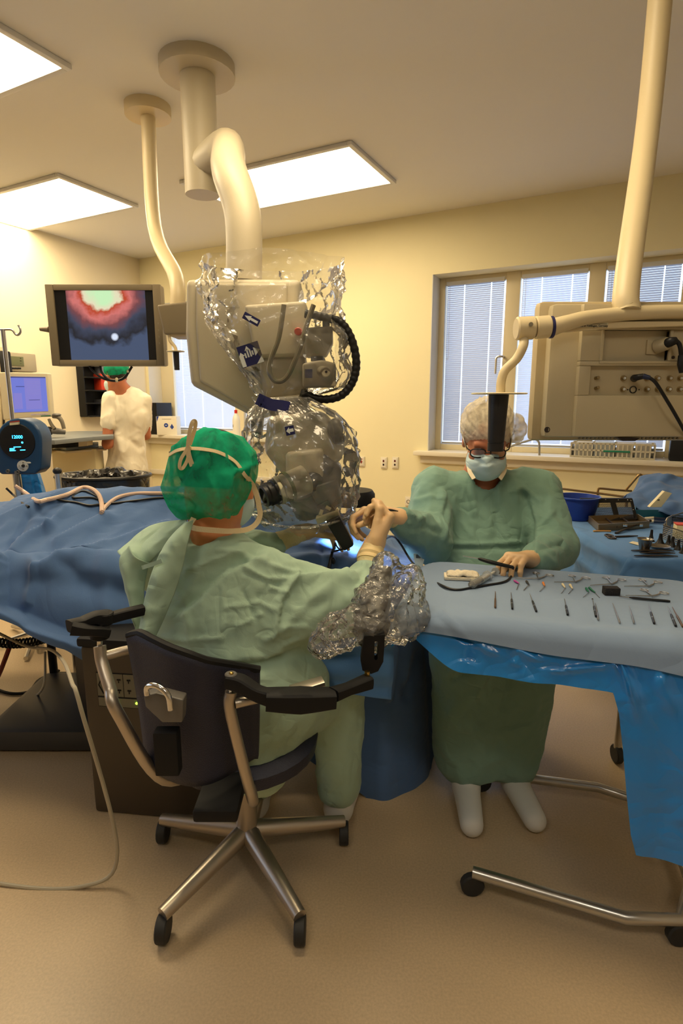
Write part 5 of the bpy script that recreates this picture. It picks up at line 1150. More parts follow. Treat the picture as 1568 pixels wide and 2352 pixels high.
armbar([P(826, 1425, 1.24), P(852, 1432, 1.24), P(884, 1440, 1.25)], [.045, .05, .045], [.05, .05, .04], 'armrest_pad', mat('brown_pad', RGB(46, 36, 26), .35))
# lever with chrome bow behind the backrest
lv = thing('bow_lever', 'chrome bow with grey block on the chair backrest', 'lever', P(375, 1640, 1.03))
MB().tube([P(338, 1596, 1.03), P(337, 1582, 1.03), P(346, 1574, 1.025), P(366, 1578, 1.015), P(386, 1598, 1.01), P(392, 1630, 1.01)], .0058, 12, 8).build('bow', chrome, lv)
pprism([(330, 1600), (358, 1592), (420, 1608), (418, 1660), (372, 1660), (334, 1624)], 1.035, .03, .003).build('block', greyd, lv)
MB().box((P(375, 1650, 1.06).x, 1.075, .60), (.05, .03, .10), None, .004).build('mount', blackm, lv)

# crumpled plastic round the armrests
def lump(prims, h, amp, seed, name, label, root=None):
    co, fa = surface(prims, h, .05); co = smooth(co, fa, 1); nm = vnormals(co, fa)
    d = amp * (fnoise(co, 18, seed, 1) * .9 + ridge(fnoise(co, 26, seed + 3, 1) * 2, 1.5) * .8 - .3) + amp * .3 * fnoise(co, 60, seed + 1, 1)
    co = co + nm * d[:, None]; tri = np.concatenate([fa[:, [0, 1, 2]], fa[:, [0, 2, 3]]])
    lo_, hi_ = co.min(0), co.max(0); b = np.array([(lo_[0] + hi_[0]) / 2, (lo_[1] + hi_[1]) / 2, lo_[2]])
    o = mesh_np(co - b, tri, name, crumple, None, sharp=0); o.location = b.tolist(); return tag(o, label, 'plastic cover', 'plastic armrest covers')
lump([('c', P(884, 1300, 1.36), P(868, 1390, 1.30), .032, .055, .03), ('c', P(925, 1340, 1.38), P(930, 1420, 1.33), .050, .055, .03), ('c', P(870, 1400, 1.29), P(862, 1440, 1.25), .055, .05, .03), ('e', P(900, 1440, 1.28), (.05, .05, .035), None, .03)], .0075, .016, 2, 'armrest_cover', 'tall crumpled clear plastic wrapped round the armrest beside the instrument tray')
lump([('c', P(748, 1470, 1.22), P(785, 1450, 1.24), .034, .040, .03), ('c', P(785, 1450, 1.24), P(822, 1430, 1.24), .042, .038, .03), ('e', P(740, 1485, 1.21), (.022, .03, .02), None, .02)], .0070, .015, 7, 'armrest_cover', 'low crumpled clear plastic bundle under the surgeon sleeve')

# ------------------------------------------------------------------ under and behind the patient table, left
E = thing('control_unit', 'dark floor unit with a lit symbol panel under the blue drape', 'control unit', (-.62, 1.72, 0))
yl = 1.55; a, b = P(130, 1490, yl), P(330, 1530, yl)
R = rotz(-.12); cx = V((-.56, 1.78, 0)); MB().box(cx + V((0, 0, .29)), (.46, .34, .58), R, .012).build('case', mat('unit_dark', RGB(70, 60, 48), .45), E)
MB().box(cx + V((0, 0, .595)), (.475, .355, .03), R, .010).build('lid', blackm, E)
def onbox(u, v, o=0.0): return cx + R @ V((-.23 + .46 * u, -.17 - o, .58 * v))
def quad(u0, u1, v0, v1, m, name, root, o=.001, d=.002):
    return MB().prism([onbox(u0, v0, o), onbox(u1, v0, o), onbox(u1, v1, o), onbox(u0, v1, o)], R @ V((0, d, 0))).build(name, m, root)
pnl = quad(.10, .58, .66, .86, blackm, 'panel', E); gp_ = mat('panel_grey', RGB(112, 108, 92), .5); led = mat('led_green', (.2, .6, .02, 1), .4, emit=((.45, 1, .05, 1), 4.0))
for u0, u1, v0, v1 in ((.105, .175, .725, .855), (.18, .29, .725, .855), (.295, .485, .725, .855), (.49, .575, .725, .855), (.105, .175, .665, .715), (.18, .575, .665, .715)): quad(u0, u1, v0, v1, gp_, 'key_field', pnl, .003)
for u, v in ((.20, .82), (.25, .82), (.20, .76), (.25, .76), (.32, .82), (.38, .81), (.44, .82), (.32, .76), (.38, .75), (.44, .76)): quad(u, u + .025, v, v + .008, blackm, 'symbol', pnl, .0045); quad(u + .008, u + .014, v - .014, v, blackm, 'symbol', pnl, .0045)
for s, u in ((1, .13), (-1, .55)): MB().tube([onbox(u + s * .02, .84, .005), onbox(u - s * .012, .79, .005), onbox(u + s * .02, .74, .005)], .0018, 6, 1).build('arrow', blackm, pnl)
quad(.505, .54, .845, .853, led, 'led', pnl, .005)
for u in (.24, .38, .51): MB().ell(onbox(u, .695, .005), (.004, .003, .004)).build('led', led, pnl)
fb = thing('foot_switch', 'round black foot switch on the floor left of the control unit', 'foot switch', PZ(128, 1590, 0))
c = PZ(128, 1585, 0); MB().lathe([(.10, 0), (.10, .03), (.085, .05), (.04, .058)], c, None, 26).build('base', blackm, fb); MB().cyl(c + V((0, 0, .05)), c + V((0, 0, .34)), .018, n=14).build('post', blackm, fb)
# coiled cord, cables on the floor
pts = []; a, b = P(-30, 1470, 2.25), P(106, 1466, 2.25)
for i in range(260): t = i / 259; q = a.lerp(b, t); an = t * 2 * math.pi * 17; pts.append(q + V((0, math.cos(an) * .017, math.sin(an) * .017 - .02 * math.sin(math.pi * t))))
single(MB().tube(pts, .0045, 6, 1), 'coiled_cord', blackm, 'black coiled cord stretched below the drape edge', 'cord')
single(MB().tube([P(-20, 1446, 2.0), P(60, 1484, 2.0), P(115, 1492, 1.9), P(146, 1520, 1.62), P(166, 1570, 1.42), P(185, 1625, 1.35), V((-.62, 1.36, .10)), V((-.72, 1.34, .006)), V((-1.0, 1.36, .006)), V((-1.5, 1.5, .006)), V((-2.2, 1.6, .006))], .0055, 8, 8), 'grey_cable', mat('cable_grey', RGB(176, 166, 144), .5), 'pale grey cable hanging in front of the control unit', 'cable')
single(MB().tube([PZ(-40, 1570, .008), PZ(20, 1592, .008), PZ(70, 1588, .008), PZ(110, 1566, .008), PZ(135, 1540, .02)], .007, 8, 8), 'floor_cable', blackm, 'black cable curving across the floor to the foot switch', 'cable')
single(MB().tube([P(104, 1498, 2.28), PZ(100, 1575, .20), PZ(70, 1607, .01), PZ(20, 1640, .008), PZ(-60, 1660, .008)], .005, 8, 8), 'white_cable', mat('cable_white', RGB(190, 182, 164), .5), 'thin white cable lying on the floor by the foot switch', 'cable')
single(MB().tube([P(27, 1470, 2.3), P(15, 1505, 2.3), P(-8, 1560, 2.35), PZ(-40, 1600, .01)], .010, 8, 6), 'red_cable', mat('cable_red', RGB(120, 30, 20), .5), 'dark red hose slanting down to the floor', 'hose')
# hoses on the drape
bvd = BVHTree.FromObject(drp, bpy.context.evaluated_depsgraph_get())
def on_drape(px, py, off):
    o_ = V(drp.location); d = ray(px, py).normalized(); h = bvd.ray_cast(V((0, 0, CAM_H)) - o_, d)
    return (h[0] + o_ - d * off) if h[0] is not None else P(px, py, 2.36)
def lay(pts, r, name, m, label, cat): single(MB().tube([on_drape(x, y, r * 1.4) for x, y in pts], r, 8, 8), name, m, label, cat)
pink = mat('tube_pink', RGB(216, 186, 166), .35)
lay([(34, 1116), (60, 1133), (85, 1151), (108, 1148), (135, 1142), (160, 1134), (190, 1120), (212, 1124), (226, 1136), (233, 1155), (234, 1176)], .0085, 'suction_tube', pink, 'pinkish suction tube looping over the blue drape', 'tube')
lay([(232, 1178), (246, 1160), (272, 1142), (310, 1134), (350, 1133), (400, 1134), (430, 1137)], .0075, 'suction_tube', pink, 'pinkish tube running from the loop towards the surgeon cap', 'tube')
lay([(14, 1121), (34, 1140), (52, 1156), (66, 1164)], .0045, 'black_wire', black, 'short black wire at the foot end of the drape', 'wire')
lay([(108, 1150), (116, 1144), (150, 1151), (175, 1154), (205, 1161), (232, 1158), (260, 1156), (310, 1150), (360, 1144), (420, 1142)], .0045, 'black_wire', black, 'long black wire lying along the blue drape', 'wire')
lay([(235, 1150), (210, 1143), (168, 1143), (180, 1131), (196, 1128), (215, 1136), (236, 1150)], .004, 'black_wire', black, 'black wire bent into a loop on the drape', 'wire')

# ------------------------------------------------------------------ drill console, drip stand
blue_c = mat('console_blue', RGB(28, 66, 104), .35); glow = mat('display_cyan', (.0, .1, .2, 1), .4, emit=((.05, .55, 1, 1), 3.2)); dial = mat('dial_grey', RGB(196, 196, 190), .4)
Y = 2.8; Cn = thing('drill_console', 'blue drill console with round black display reading 12000', 'console', P(40, 1095, Y))
def kpx(pts, m, name, root, y0, d, bev=.0): return pprism(pts, Y + y0, d, bev).build(name, m, root)
arc = [(42 + 53 * math.cos(a), 1012 - 52 * math.sin(a)) for a in [math.pi * i / 12 for i in range(13)]]
kpx([(92, 1078), (95, 1040)] + arc + [(-12, 1040), (-8, 1080), (2, 1090), (80, 1090)], blue_c, 'case', Cn, 0, .11, .012)
dsp = MB().lathe([(.088, 0), (.086, -.006), (.078, -.008)], P(40, 1014, Y), frame((0, 1, 0)), 40).build('display', black, Cn)
def led_text(txt, size, px, py, bold=.0003, name='digits'):
    tm = text_mesh(txt, size, bold, .0003); tm.xf(Matrix.Translation(P(px, py, Y - .0095)) @ Matrix.Rotation(math.pi / 2, 4, 'X')); tm.build(name, glow, dsp, flat=True)
led_text('12000', .0225, 39, 1004); MB().ell(P(51, 1016.5, Y - .009), (.0052, .002, .0052)).build('indicator', glow, dsp)
for x0_, x1_, y_ in ((31, 48, 1028), (22, 34, 1031.5), (22, 33, 1034.5), (22, 36, 1036.5), (46, 58, 1035)): MB().prism([P(x0_, y_, Y - .009), P(x1_, y_ - .6, Y - .009), P(x1_, y_ - 2.6, Y - .009), P(x0_, y_ - 2, Y - .009)], (0, .0006, 0)).build('readout', glow, dsp)
MB().prism([P(22, 970, Y - .012), P(42, 968, Y - .012), P(42, 975, Y - .012), P(22, 977, Y - .012)], (0, .012, 0)).build('badge', cream, Cn); MB().prism([P(22, 968, Y - .013), P(42, 966, Y - .013), P(42, 969, Y - .013), P(22, 971, Y - .013)], (0, .012, 0)).build('badge_strip', redink, Cn)
dl = MB().lathe([(.0275, 0), (.027, -.006), (.022, -.007), (.012, -.006), (.011, -.010), (.008, -.010)], P(53, 1070, Y), frame((0, 1, 0)), 26).build('dial', dial, Cn)
MB().cyl(P(53, 1070, Y - .009), P(53, 1070, Y - .013), .008, n=14).build('dial_centre', blackm, dl); MB().ell(P(65, 1063, Y - .003), (.014, .004, .005)).build('dial_lever', dial, dl)
for k in range(4): a = k * math.pi / 2; MB().ell(P(53 + 8 * math.cos(a), 1070 + 8 * math.sin(a), Y - .008), (.004, .002, .003)).build('dial_mark', beige_d, dl)
for x, y in ((19, 1082), (42, 1084)): MB().lathe([(.010, 0), (.009, -.008), (.005, -.008), (.004, -.002)], P(x, y, Y), frame((0, 1, 0)), 16).build('port', greyd, Cn)
MB().tube([P(94, 1040, Y + .03), P(99, 1055, Y + .03), P(96, 1066, Y + .03), P(91, 1074, Y + .03)], .002, 6, 4).build('side_cord', blackm, Cn)
MB().cyl(P(37, 1082, Y + .0), P(40, 1120, Y), .008, n=12).build('drill_cable', greyd, Cn)
MB().cyl(V((P(37, 1090, Y).x, Y + .05, 0)), P(37, 1085, Y + .05), .02, n=14).build('stand_post', steel, Cn)
iv = thing('drip_stand', 'tall steel drip stand with a curled hook', 'drip stand', (P(8, 800, 3.0).x, 3.0, 0)); xi = P(8, 770, 3.0).x; zi = P(8, 757, 3.0).z
MB().cyl((xi, 3.0, .03), (xi, 3.0, zi), .011, n=12).build('pole', steel, iv)
hk = [(8, 757), (24, 757), (30, 760), (36, 768), (42, 769), (47, 763), (46, 754), (42, 747)]
MB().tube([P(x, y, 3.0) for x, y in hk], .0055, 10, 6).build('hook', steel, iv); MB().tube([P(8, 757, 3.0), P(-12, 758, 3.0), P(-25, 770, 3.0), P(-34, 760, 3.0)], .0055, 10, 6).build('hook', steel, iv)
for k in range(5): a = k * 2 * math.pi / 5; MB().tube([(xi, 3.0, .06), (xi + .28 * math.cos(a), 3.0 + .28 * math.sin(a), .02)], .012, 8, 1).build('foot', steel, iv)
def bag(u, v):
    y = 1085 + 40 * v; w_ = (22 + 22 * v); t = 2 * math.pi * u; c = P(60 + 4 * v, y, 3.05); k = 1 + .12 * noise.noise(V((math.cos(t) * 3, math.sin(t) * 3, v))); return V((c.x + w_ * .0024 * k * math.cos(t), c.y + .05 * k * math.sin(t), c.z if v < .97 else c.z))
def bag2(u, v):
    t = 2 * math.pi * u; c = P(61, 1078, 3.06); k = (1 + .16 * noise.noise(V((math.cos(t) * 2.5, math.sin(t) * 2.5, v * 2)))) * (.055 + .075 * v ** .7); return V((c.x + k * math.cos(t), c.y + .7 * k * math.sin(t), c.z - v * (c.z - .35)))
single(MB().grid(bag2, 40, 30, True), 'plastic_bag', poly_blue, 'blue plastic bag hanging behind the drill console', 'bag')

# ------------------------------------------------------------------ computer corner
LW = -U                                              # left wall: plane through cA, normal U
def LP(px, py, off=0.0): return PP(px, py, cA + U * off, U)
Y = 4.05; Pc = thing('computer_monitor', 'beige computer monitor with a blue screen on the standing desk', 'computer monitor', P(70, 965, Y))
def tilt(mb): return mb
a, b, c, d = (12, 855), (110, 857), (118, 957), (22, 962)
def lerp2(u, v): return ((a[0] * (1 - u) + b[0] * u) * (1 - v) + (d[0] * (1 - u) + c[0] * u) * v, (a[1] * (1 - u) + b[1] * u) * (1 - v) + (d[1] * (1 - u) + c[1] * u) * v)
def pq(u0, u1, v0, v1, y, dep, m, name, root, bev=0): return pprism([lerp2(u0, v0), lerp2(u1, v0), lerp2(u1, v1), lerp2(u0, v1)], Y + y, dep, bev).build(name, m, root)
pq(0, 1, 0, 1, .0, .05, mat('monitor_cream', RGB(216, 206, 178), .4), 'case', Pc, .008); pq(-.16, .05, .0, 1.02, .03, .06, mat('monitor_cream', RGB(216, 206, 178), .4), 'side', Pc, .01)
sb = pq(.10, .93, .09, .87, -.003, .004, mat('screen_blue', (.02, .02, .03, 1), .3, emit=(RGB(112, 124, 214), .95)), 'screen', Pc)
pm = mat('screen_pale', (.02, .02, .03, 1), .3, emit=(RGB(148, 140, 200), .95)); dm = mat('screen_ink', (.02, .02, .03, 1), .3, emit=(RGB(62, 66, 128), .95)); pk = mat('screen_mauve', (.02, .02, .03, 1), .3, emit=(RGB(132, 128, 208), .95))
pq(.42, .80, .12, .82, -.0045, .001, pk, 'window', sb); pq(.22, .42, .30, .315, -.005, .001, dm, 'line', sb); pq(.50, .76, .60, .612, -.0055, .001, dm, 'line', sb)
for k in range(7): pq(.48, .76, .20 + .045 * k, .205 + .045 * k, -.0055, .001, pm, 'line', sb)
pq(.14, .34, .45, .80, -.0045, .001, pk, 'window', sb); pq(.10, .93, .09, .115, -.0045, .001, dm, 'title_bar', sb)
for k in range(10): pq(.52 + .042 * k, .545 + .042 * k, .925, .945, -.004, .004, mat('key_lilac', RGB(196, 190, 226), .4), 'key', Pc)
pq(.75, .98, .965, .985, -.003, .006, mat('teal_strip', RGB(40, 120, 100), .5), 'strip', Pc)
MB().tube([P(62, 950, Y + .05), P(62, 975, Y + .06), P(66, 1000, Y + .05)], .03, 12, 3).build('stand', mat('monitor_cream', RGB(216, 206, 178), .4), Pc)
ph = thing('wall_phone', 'grey telephone with a small display on the wall above the computer', 'telephone', LP(38, 850, .0))
pc_ = LP(38, 832, .03); RL = Matrix((NW, U, V((0, 0, 1)))).transposed()   # x towards us along the wall, y out of it
def lbox(cpx, cpy, off, size, m, name, root, bev=.004): return MB().box(LP(cpx, cpy, off), size, RL, bev).build(name, m, root)
lbox(40, 832, .03, (.30, .06, .15), mat('phone_grey', RGB(168, 158, 136), .45), 'body', ph, .012); lbox(30, 829, .062, (.18, .006, .075), mat('phone_lcd', RGB(104, 108, 78), .3), 'display', ph, .001); lbox(8, 838, .05, (.10, .08, .22), black, 'handset', ph, .02)
for k in range(4): lbox(24 + 7 * k, 846, .062, (.025, .006, .012), blackm, 'key', ph, .001)
for k in range(3): lbox(47, 823 + 6 * k, .062, (.018, .006, .012), blackm, 'key', ph, .001)
lbox(57, 836, .02, (.02, .05, .12), blackm, 'bracket', ph)
wp = thing('wall_duct', 'cream wall duct with a black cable left of the computer', 'duct', LP(4, 1000, 0)); lbox(2, 900, .04, (.14, .08, .70), mat('duct_cream', RGB(206, 188, 150), .5), 'duct', wp); MB().tube([LP(3, 890, .10), LP(6, 912, .09), LP(8, 935, .095), LP(9, 960, .09), LP(9, 985, .09)], .008, 8, 6).build('cable', blackm, wp)
# standing desk
Dk = thing('standing_desk', 'grey-blue standing desk with a keyboard tray beside the nurse', 'desk', (-1.95, 4.3, 0)); zd = P(150, 1004, 4.1).z
desk_m = mat('desk_grey', RGB(118, 124, 128), .45); Yd = 4.15
top = [PZ(78, 1010, zd), PZ(125, 1011, zd), PZ(180, 1006, zd), PZ(212, 1003, zd), PZ(260, 1000, zd), PZ(262, 990, zd), PZ(180, 990, zd), PZ(85, 994, zd)]
MB().prism([p - V((0, 0, .03)) for p in top], (0, 0, .03), .005).build('desk_top', desk_m, Dk)
trz = zd - .115
MB().prism([p - V((0, 0, .015)) for p in (PZ(112, 1032, trz), PZ(150, 1037, trz), PZ(245, 1030, trz), PZ(245, 1024, trz), PZ(118, 1026, trz))], (0, 0, .015), .003).build('keyboard_tray', beige, Dk)
pprism([(106, 1014), (180, 1011), (180, 1026), (106, 1030)], 4.32, .10, .002).build('tray_housing', blackm, Dk); pprism([(180, 1012), (200, 1010), (200, 1024), (180, 1026)], 4.32, .10, .002).build('tray_bracket', beige, Dk)
pprism([(94, 1016), (106, 1015), (107, 1044), (94, 1044)], 4.30, .10, .004).build('upright', cream, Dk); pprism([(94, 1026), (101, 1026), (101, 1034), (94, 1034)], 4.295, .01).build('switch', beige_d, Dk)
xm = P(165, 1040, 4.4).x; MB().box((xm, 4.5, zd / 2 - .05), (.34, .16, zd - .12), None, .01).build('column', cream, Dk); MB().box((xm, 4.45, .02), (.7, .5, .04), None, .01).build('base', beige, Dk)
kb = thing('keyboard', 'pale grey keyboard on the pull-out desk tray', 'keyboard', PZ(170, 1026, trz)); kz = trz + .012
MB().prism([p + V((0, 0, -.011)) for p in (PZ(116, 1028, kz), PZ(152, 1032, kz), PZ(226, 1024, kz), PZ(226, 1018, kz), PZ(130, 1020, kz))], (0, 0, .022), .003).build('body', mat('keyboard_grey', RGB(168, 172, 160), .5), kb)
sc_ = thing('handset_scanner', 'black and grey barcode scanner standing on the desk', 'scanner', PZ(130, 1000, zd)); Ys = 4.05; gs = mat('scanner_grey', RGB(120, 112, 96), .4)
MB().ell(P(113, 990, Ys), (.026, .03, .032)).build('foot', black, sc_); MB().tube([P(115, 990, Ys), P(130, 990, Ys + .02), P(150, 993, Ys + .05)], [.02, .024, .016], 10, 4).build('base', greyd, sc_)
MB().tube([P(112, 962, Ys), P(118, 975, Ys), P(125, 985, Ys)], [.010, .012, .014], 10, 4).build('arm', gs, sc_); MB().tube([P(122, 955, Ys), P(134, 958, Ys), P(142, 968, Ys), P(147, 985, Ys)], [.018, .016, .014, .013], 10, 5).build('arm', gs, sc_); MB().ell(P(130, 953, Ys), (.030, .03, .012)).build('head', greyd, sc_)
single(MB().prism([PZ(92, 1008, zd + .002), PZ(115, 1006, zd + .002), PZ(98, 998, zd + .002), PZ(91, 999, zd + .002)], (0, 0, .003)), 'paper_sheet', cream, 'white paper on the near corner of the standing desk', 'paper')
# wall rack with folders
rk = thing('folder_rack', 'dark wall rack with folders behind the nurse', 'rack', LP(226, 960, 0)); zr0, zr1 = LP(228, 955, 0).z, LP(222, 840, 0).z; sL = (LP(226, 900, 0) - cA).dot(NW)
def rbox(s, off, z, size, m, name, root, bev=.002): return MB().box(cA + NW * s + U * off + V((0, 0, z)), size, RL, bev).build(name, m, root)
rbox(sL, .012, (zr0 + zr1) / 2, (.46, .02, zr1 - zr0), blackm, 'back_panel', rk)
for k in range(5): rbox(sL, .07, zr0 + (zr1 - zr0) * k / 4.0, (.46, .13, .012), blackm, 'shelf', rk)
for k in (-1, 1): rbox(sL + k * .225, .05, (zr0 + zr1) / 2, (.012, .09, zr1 - zr0), blackm, 'side_panel', rk)
fcol = [RGB(220, 66, 36), RGB(220, 66, 36), RGB(150, 160, 170), RGB(130, 140, 150), RGB(70, 74, 80), RGB(60, 60, 64)]
for k, (lvl, ds) in enumerate(((2, -.10), (2, .02), (3, -.12), (3, .0), (1, -.08), (0, .04))):
    z0_ = zr0 + (zr1 - zr0) * lvl / 4 + .006; o_ = MB().box(cA + NW * (sL + ds) + U * .075 + V((0, 0, z0_ + .075)), (.09, .10, .15), RL, .003)
    single(o_, 'folder', mat('folder_%s' % 'red red_b pale pale_b dark dark_b'.split()[k], fcol[k], .5), ['bright red folder in the wall rack, far side', 'bright red folder in the wall rack, near side', 'pale folder on the top rack shelf, far side', 'pale folder on the top rack shelf, near side', 'dark folder on the low rack shelf', 'black folder on the bottom rack shelf'][k], 'folder', 'folders in the wall rack')
# waste bin with black liner
Yb = 3.0; bc = P(238, 1092, Yb); wb = thing('waste_bin', 'round waste bin with a crumpled black liner behind the patient table', 'waste bin', (bc.x, Yb, 0)); rb = 102 * mpp(Yb, 1090)
liner = mat('liner_black', (.018, .016, .014, 1), .28, spec=.6, extra=crease_bump(14, .7, 60))
def lin_fn(u, v):
    t = 2 * math.pi * u; n_ = noise.noise(V((math.cos(t) * 4, math.sin(t) * 4, v * 3)))
    if v < .55: k = v / .55; r_ = rb * (.80 + .20 * k) + .006 * n_; z_ = .15 + (bc.z - .15) * k
    else: k = (v - .55) / .45; r_ = rb * (1 - .30 * k) + .012 * n_; z_ = bc.z - .015 * k + .02 * math.sin(math.pi * k) - .05 * k * k + .012 * n_
    return V((bc.x + r_ * math.cos(t), Yb + r_ * .75 * math.sin(t), z_))
MB().grid(lin_fn, 72, 40, True).build('liner', liner, wb, sharp=30)
MB().tube([V((bc.x + rb * 1.02 * math.cos(t), Yb + rb * .77 * math.sin(t), bc.z)) for t in [2 * math.pi * i / 32 for i in range(32)]], .010, 8, 1, True).build('rim', black, wb)
co, fa = surface([('e', (bc.x - .05, Yb, bc.z - .03), (.12, .10, .05), None, .03), ('e', (bc.x + .07, Yb - .02, bc.z - .02), (.10, .08, .055), None, .03)], .012); nm = vnormals(co, fa); co = co + nm * (.03 * (ridge(fnoise(co, 18, 4, 2) * 2, 1.5) - .4))[:, None]; mesh_np(co, fa, 'rubbish', liner, wb, sharp=28)
for i, (x, y) in enumerate(((246, 1096), (262, 1092), (228, 1086))): single(MB().ell(P(x, y, Yb - .06 + .02 * i), (.022, .02, .014), rotz(i), 8, 5), 'paper_scrap', cream, ['crumpled white paper scrap in the middle of the bin', 'white paper scrap against the bin liner, right side', 'small white paper scrap deep in the bin'][i], 'paper', flat=True)
for k in range(3): a = k * 2.1; MB().cyl((bc.x + rb * .85 * math.cos(a), Yb + rb * .6 * math.sin(a), 0), (bc.x + rb * .9 * math.cos(a), Yb + rb * .65 * math.sin(a), .2), .012).build('leg', steel, wb)
sp_ = thing('steel_post', 'steel rod with a black ball top beside the waste bin', 'post', (P(132, 1085, 2.62).x, 2.62, 0)); xp = P(132, 1085, 2.62).x; MB().cyl((xp, 2.62, .0), P(132, 1084, 2.62), .014, n=14).build('rod', steel, sp_); MB().ell(P(131.5, 1082, 2.62), (.020, .020, .017)).build('ball', black, sp_)

# ------------------------------------------------------------------ things on the left sill
def at_sill(px, off, zz): s = ws(px, 990, off); return WW(s, zz, off)
tw = thing('computer_tower', 'black computer tower on the window sill behind the nurse', 'computer', at_sill(364, -.02, zA)); p = at_sill(364, -.02, zA); ht = WP(364, 925, -.02).z - zA
MB().box(p + V((0, 0, ht / 2)), (.20, .22, ht), WR, .006).build('case', black, tw)
for k in (.35, .62): MB().box(p + V((0, 0, ht * k)) + NW * .111 + U * (-.05), (.035, .004, .012), WR).build('drive_slot', greyd, tw)
bx = thing('carton', 'white carton with blue emblems on the window sill', 'box', at_sill(386, .03, zA)); p = at_sill(388, .03, zA); ht = WP(388, 956, .03).z - zA; wd = .21
RB = WR @ rotz(.45); MB().box(p + V((0, 0, ht / 2)), (wd, .13, ht), RB, .002).build('box', mat('carton_white', RGB(236, 228, 208), .6), bx)
blue_ink = mat('carton_blue', RGB(44, 70, 150), .5)
def oncart(x, z, o=.0665): return p + RB @ V((x, -o, z))
def cpoly(pts, m, name): MB().prism([oncart(x, z) for x, z in pts], RB @ V((0, .002, 0))).build(name, m, bx)
cpoly([(-.005 + .022 * math.cos(a), ht * .52 + .022 * math.sin(a)) for a in [2 * math.pi * i / 18 for i in range(18)]], blue_ink, 'emblem'); cpoly([(.055, ht * .30), (.075, ht * .42), (.055, ht * .60), (.035, ht * .42)], blue_ink, 'emblem'); cpoly([(-.10, ht), (-.10, ht * .70), (-.075, ht)], blue_ink, 'emblem')
cpoly([(-.045, ht * .84), (.05, ht * .84), (.05, ht * .86), (-.045, ht * .86)], beige_d, 'print')
MB().prism([oncart(-.012, ht * .50, .068), oncart(.002, ht * .50, .068), oncart(.002, ht * .54, .068), oncart(-.012, ht * .54, .068)], RB @ V((0, .001, 0))).build('emblem_mark', white_ink, bx)
for k in range(6): MB().box(p + RB @ V((-wd / 2 - .0006, .0, ht * (.42 + .07 * k))), (.001, .035, .005), RB).build('barcode', blackm, bx)
bo = thing('bottle', 'white plastic bottle with a red cap on the sill', 'bottle', at_sill(543, .0, zA)); p = at_sill(543, .0, zA); hb = WP(543, 942, .0).z - zA
MB().lathe([(.034, 0), (.037, .008), (.037, hb * .62), (.030, hb * .76), (.014, hb * .86), (.013, hb * .9)], p, None, 22).build('body', mat('bottle_white', RGB(236, 232, 220), .35), bo); MB().lathe([(.0135, hb * .88), (.0145, hb * .89), (.0145, hb), (.012, hb * 1.01)], p, None, 18).build('cap', mat('cap_red', RGB(206, 42, 24), .4), bo)
MB().prism([p + WR @ V((x, -.038, z)) for x, z in ((-.014, hb * .36), (-.008, hb * .36), (-.008, hb * .46), (-.014, hb * .46))], WR @ V((0, .002, 0))).build('label', beige_d, bo)
ct = thing('steel_cart', 'small grey cart frame under the left window sill', 'cart', (P(410, 1060, 4.5).x, 4.6, 0)); x0, x1 = P(388, 1050, 4.5).x, P(500, 1050, 4.5).x; zc = P(400, 1038, 4.5).z; gm = mat('cart_grey', RGB(120, 112, 100), .4, .5)
MB().box(((x0 + x1) / 2, 4.65, zc - .01), (x1 - x0, .3, .03), None, .004).build('top', gm, ct)
for x in (x0 + .012, x1 - .012):
    for y in (4.51, 4.79): MB().box((x, y, zc / 2 - .01), (.024, .024, zc - .03), None, .003).build('leg', gm, ct)
tk = thing('tool_case', 'black case with red stripe on the small cart', 'case', P(415, 1036, 4.58)); MB().box(P(418, 1026, 4.60) , (.10, .14, .055), None, .012).build('case', black, tk); MB().box(P(404, 1019, 4.535), (.03, .02, .008), Matrix.Rotation(-.5, 3, 'Y'), .002).build('stripe', mat('red_plastic', RGB(205, 62, 34), .4), tk)
# padded stool behind the microscope
st = thing('padded_stool', 'black padded stool seat beyond the microscope drape', 'stool', (.06, 2.75, 0)); c = P(806, 1142, 2.75)
MB().lathe([(.09, -.038), (.112, -.034), (.118, -.015), (.117, .018), (.105, .036), (.06, .041)], c, None, 30).build('seat', blackm, st); MB().cyl((c.x, 2.75, .08), (c.x, 2.75, c.z - .03), .025).build('post', steel, st)
for k in range(5): a = k * 2 * math.pi / 5; MB().tube([(c.x, 2.75, .09), (c.x + .25 * math.cos(a), 2.75 + .25 * math.sin(a), .03)], [.02, .014], 8, 1).build('leg', steel, st)

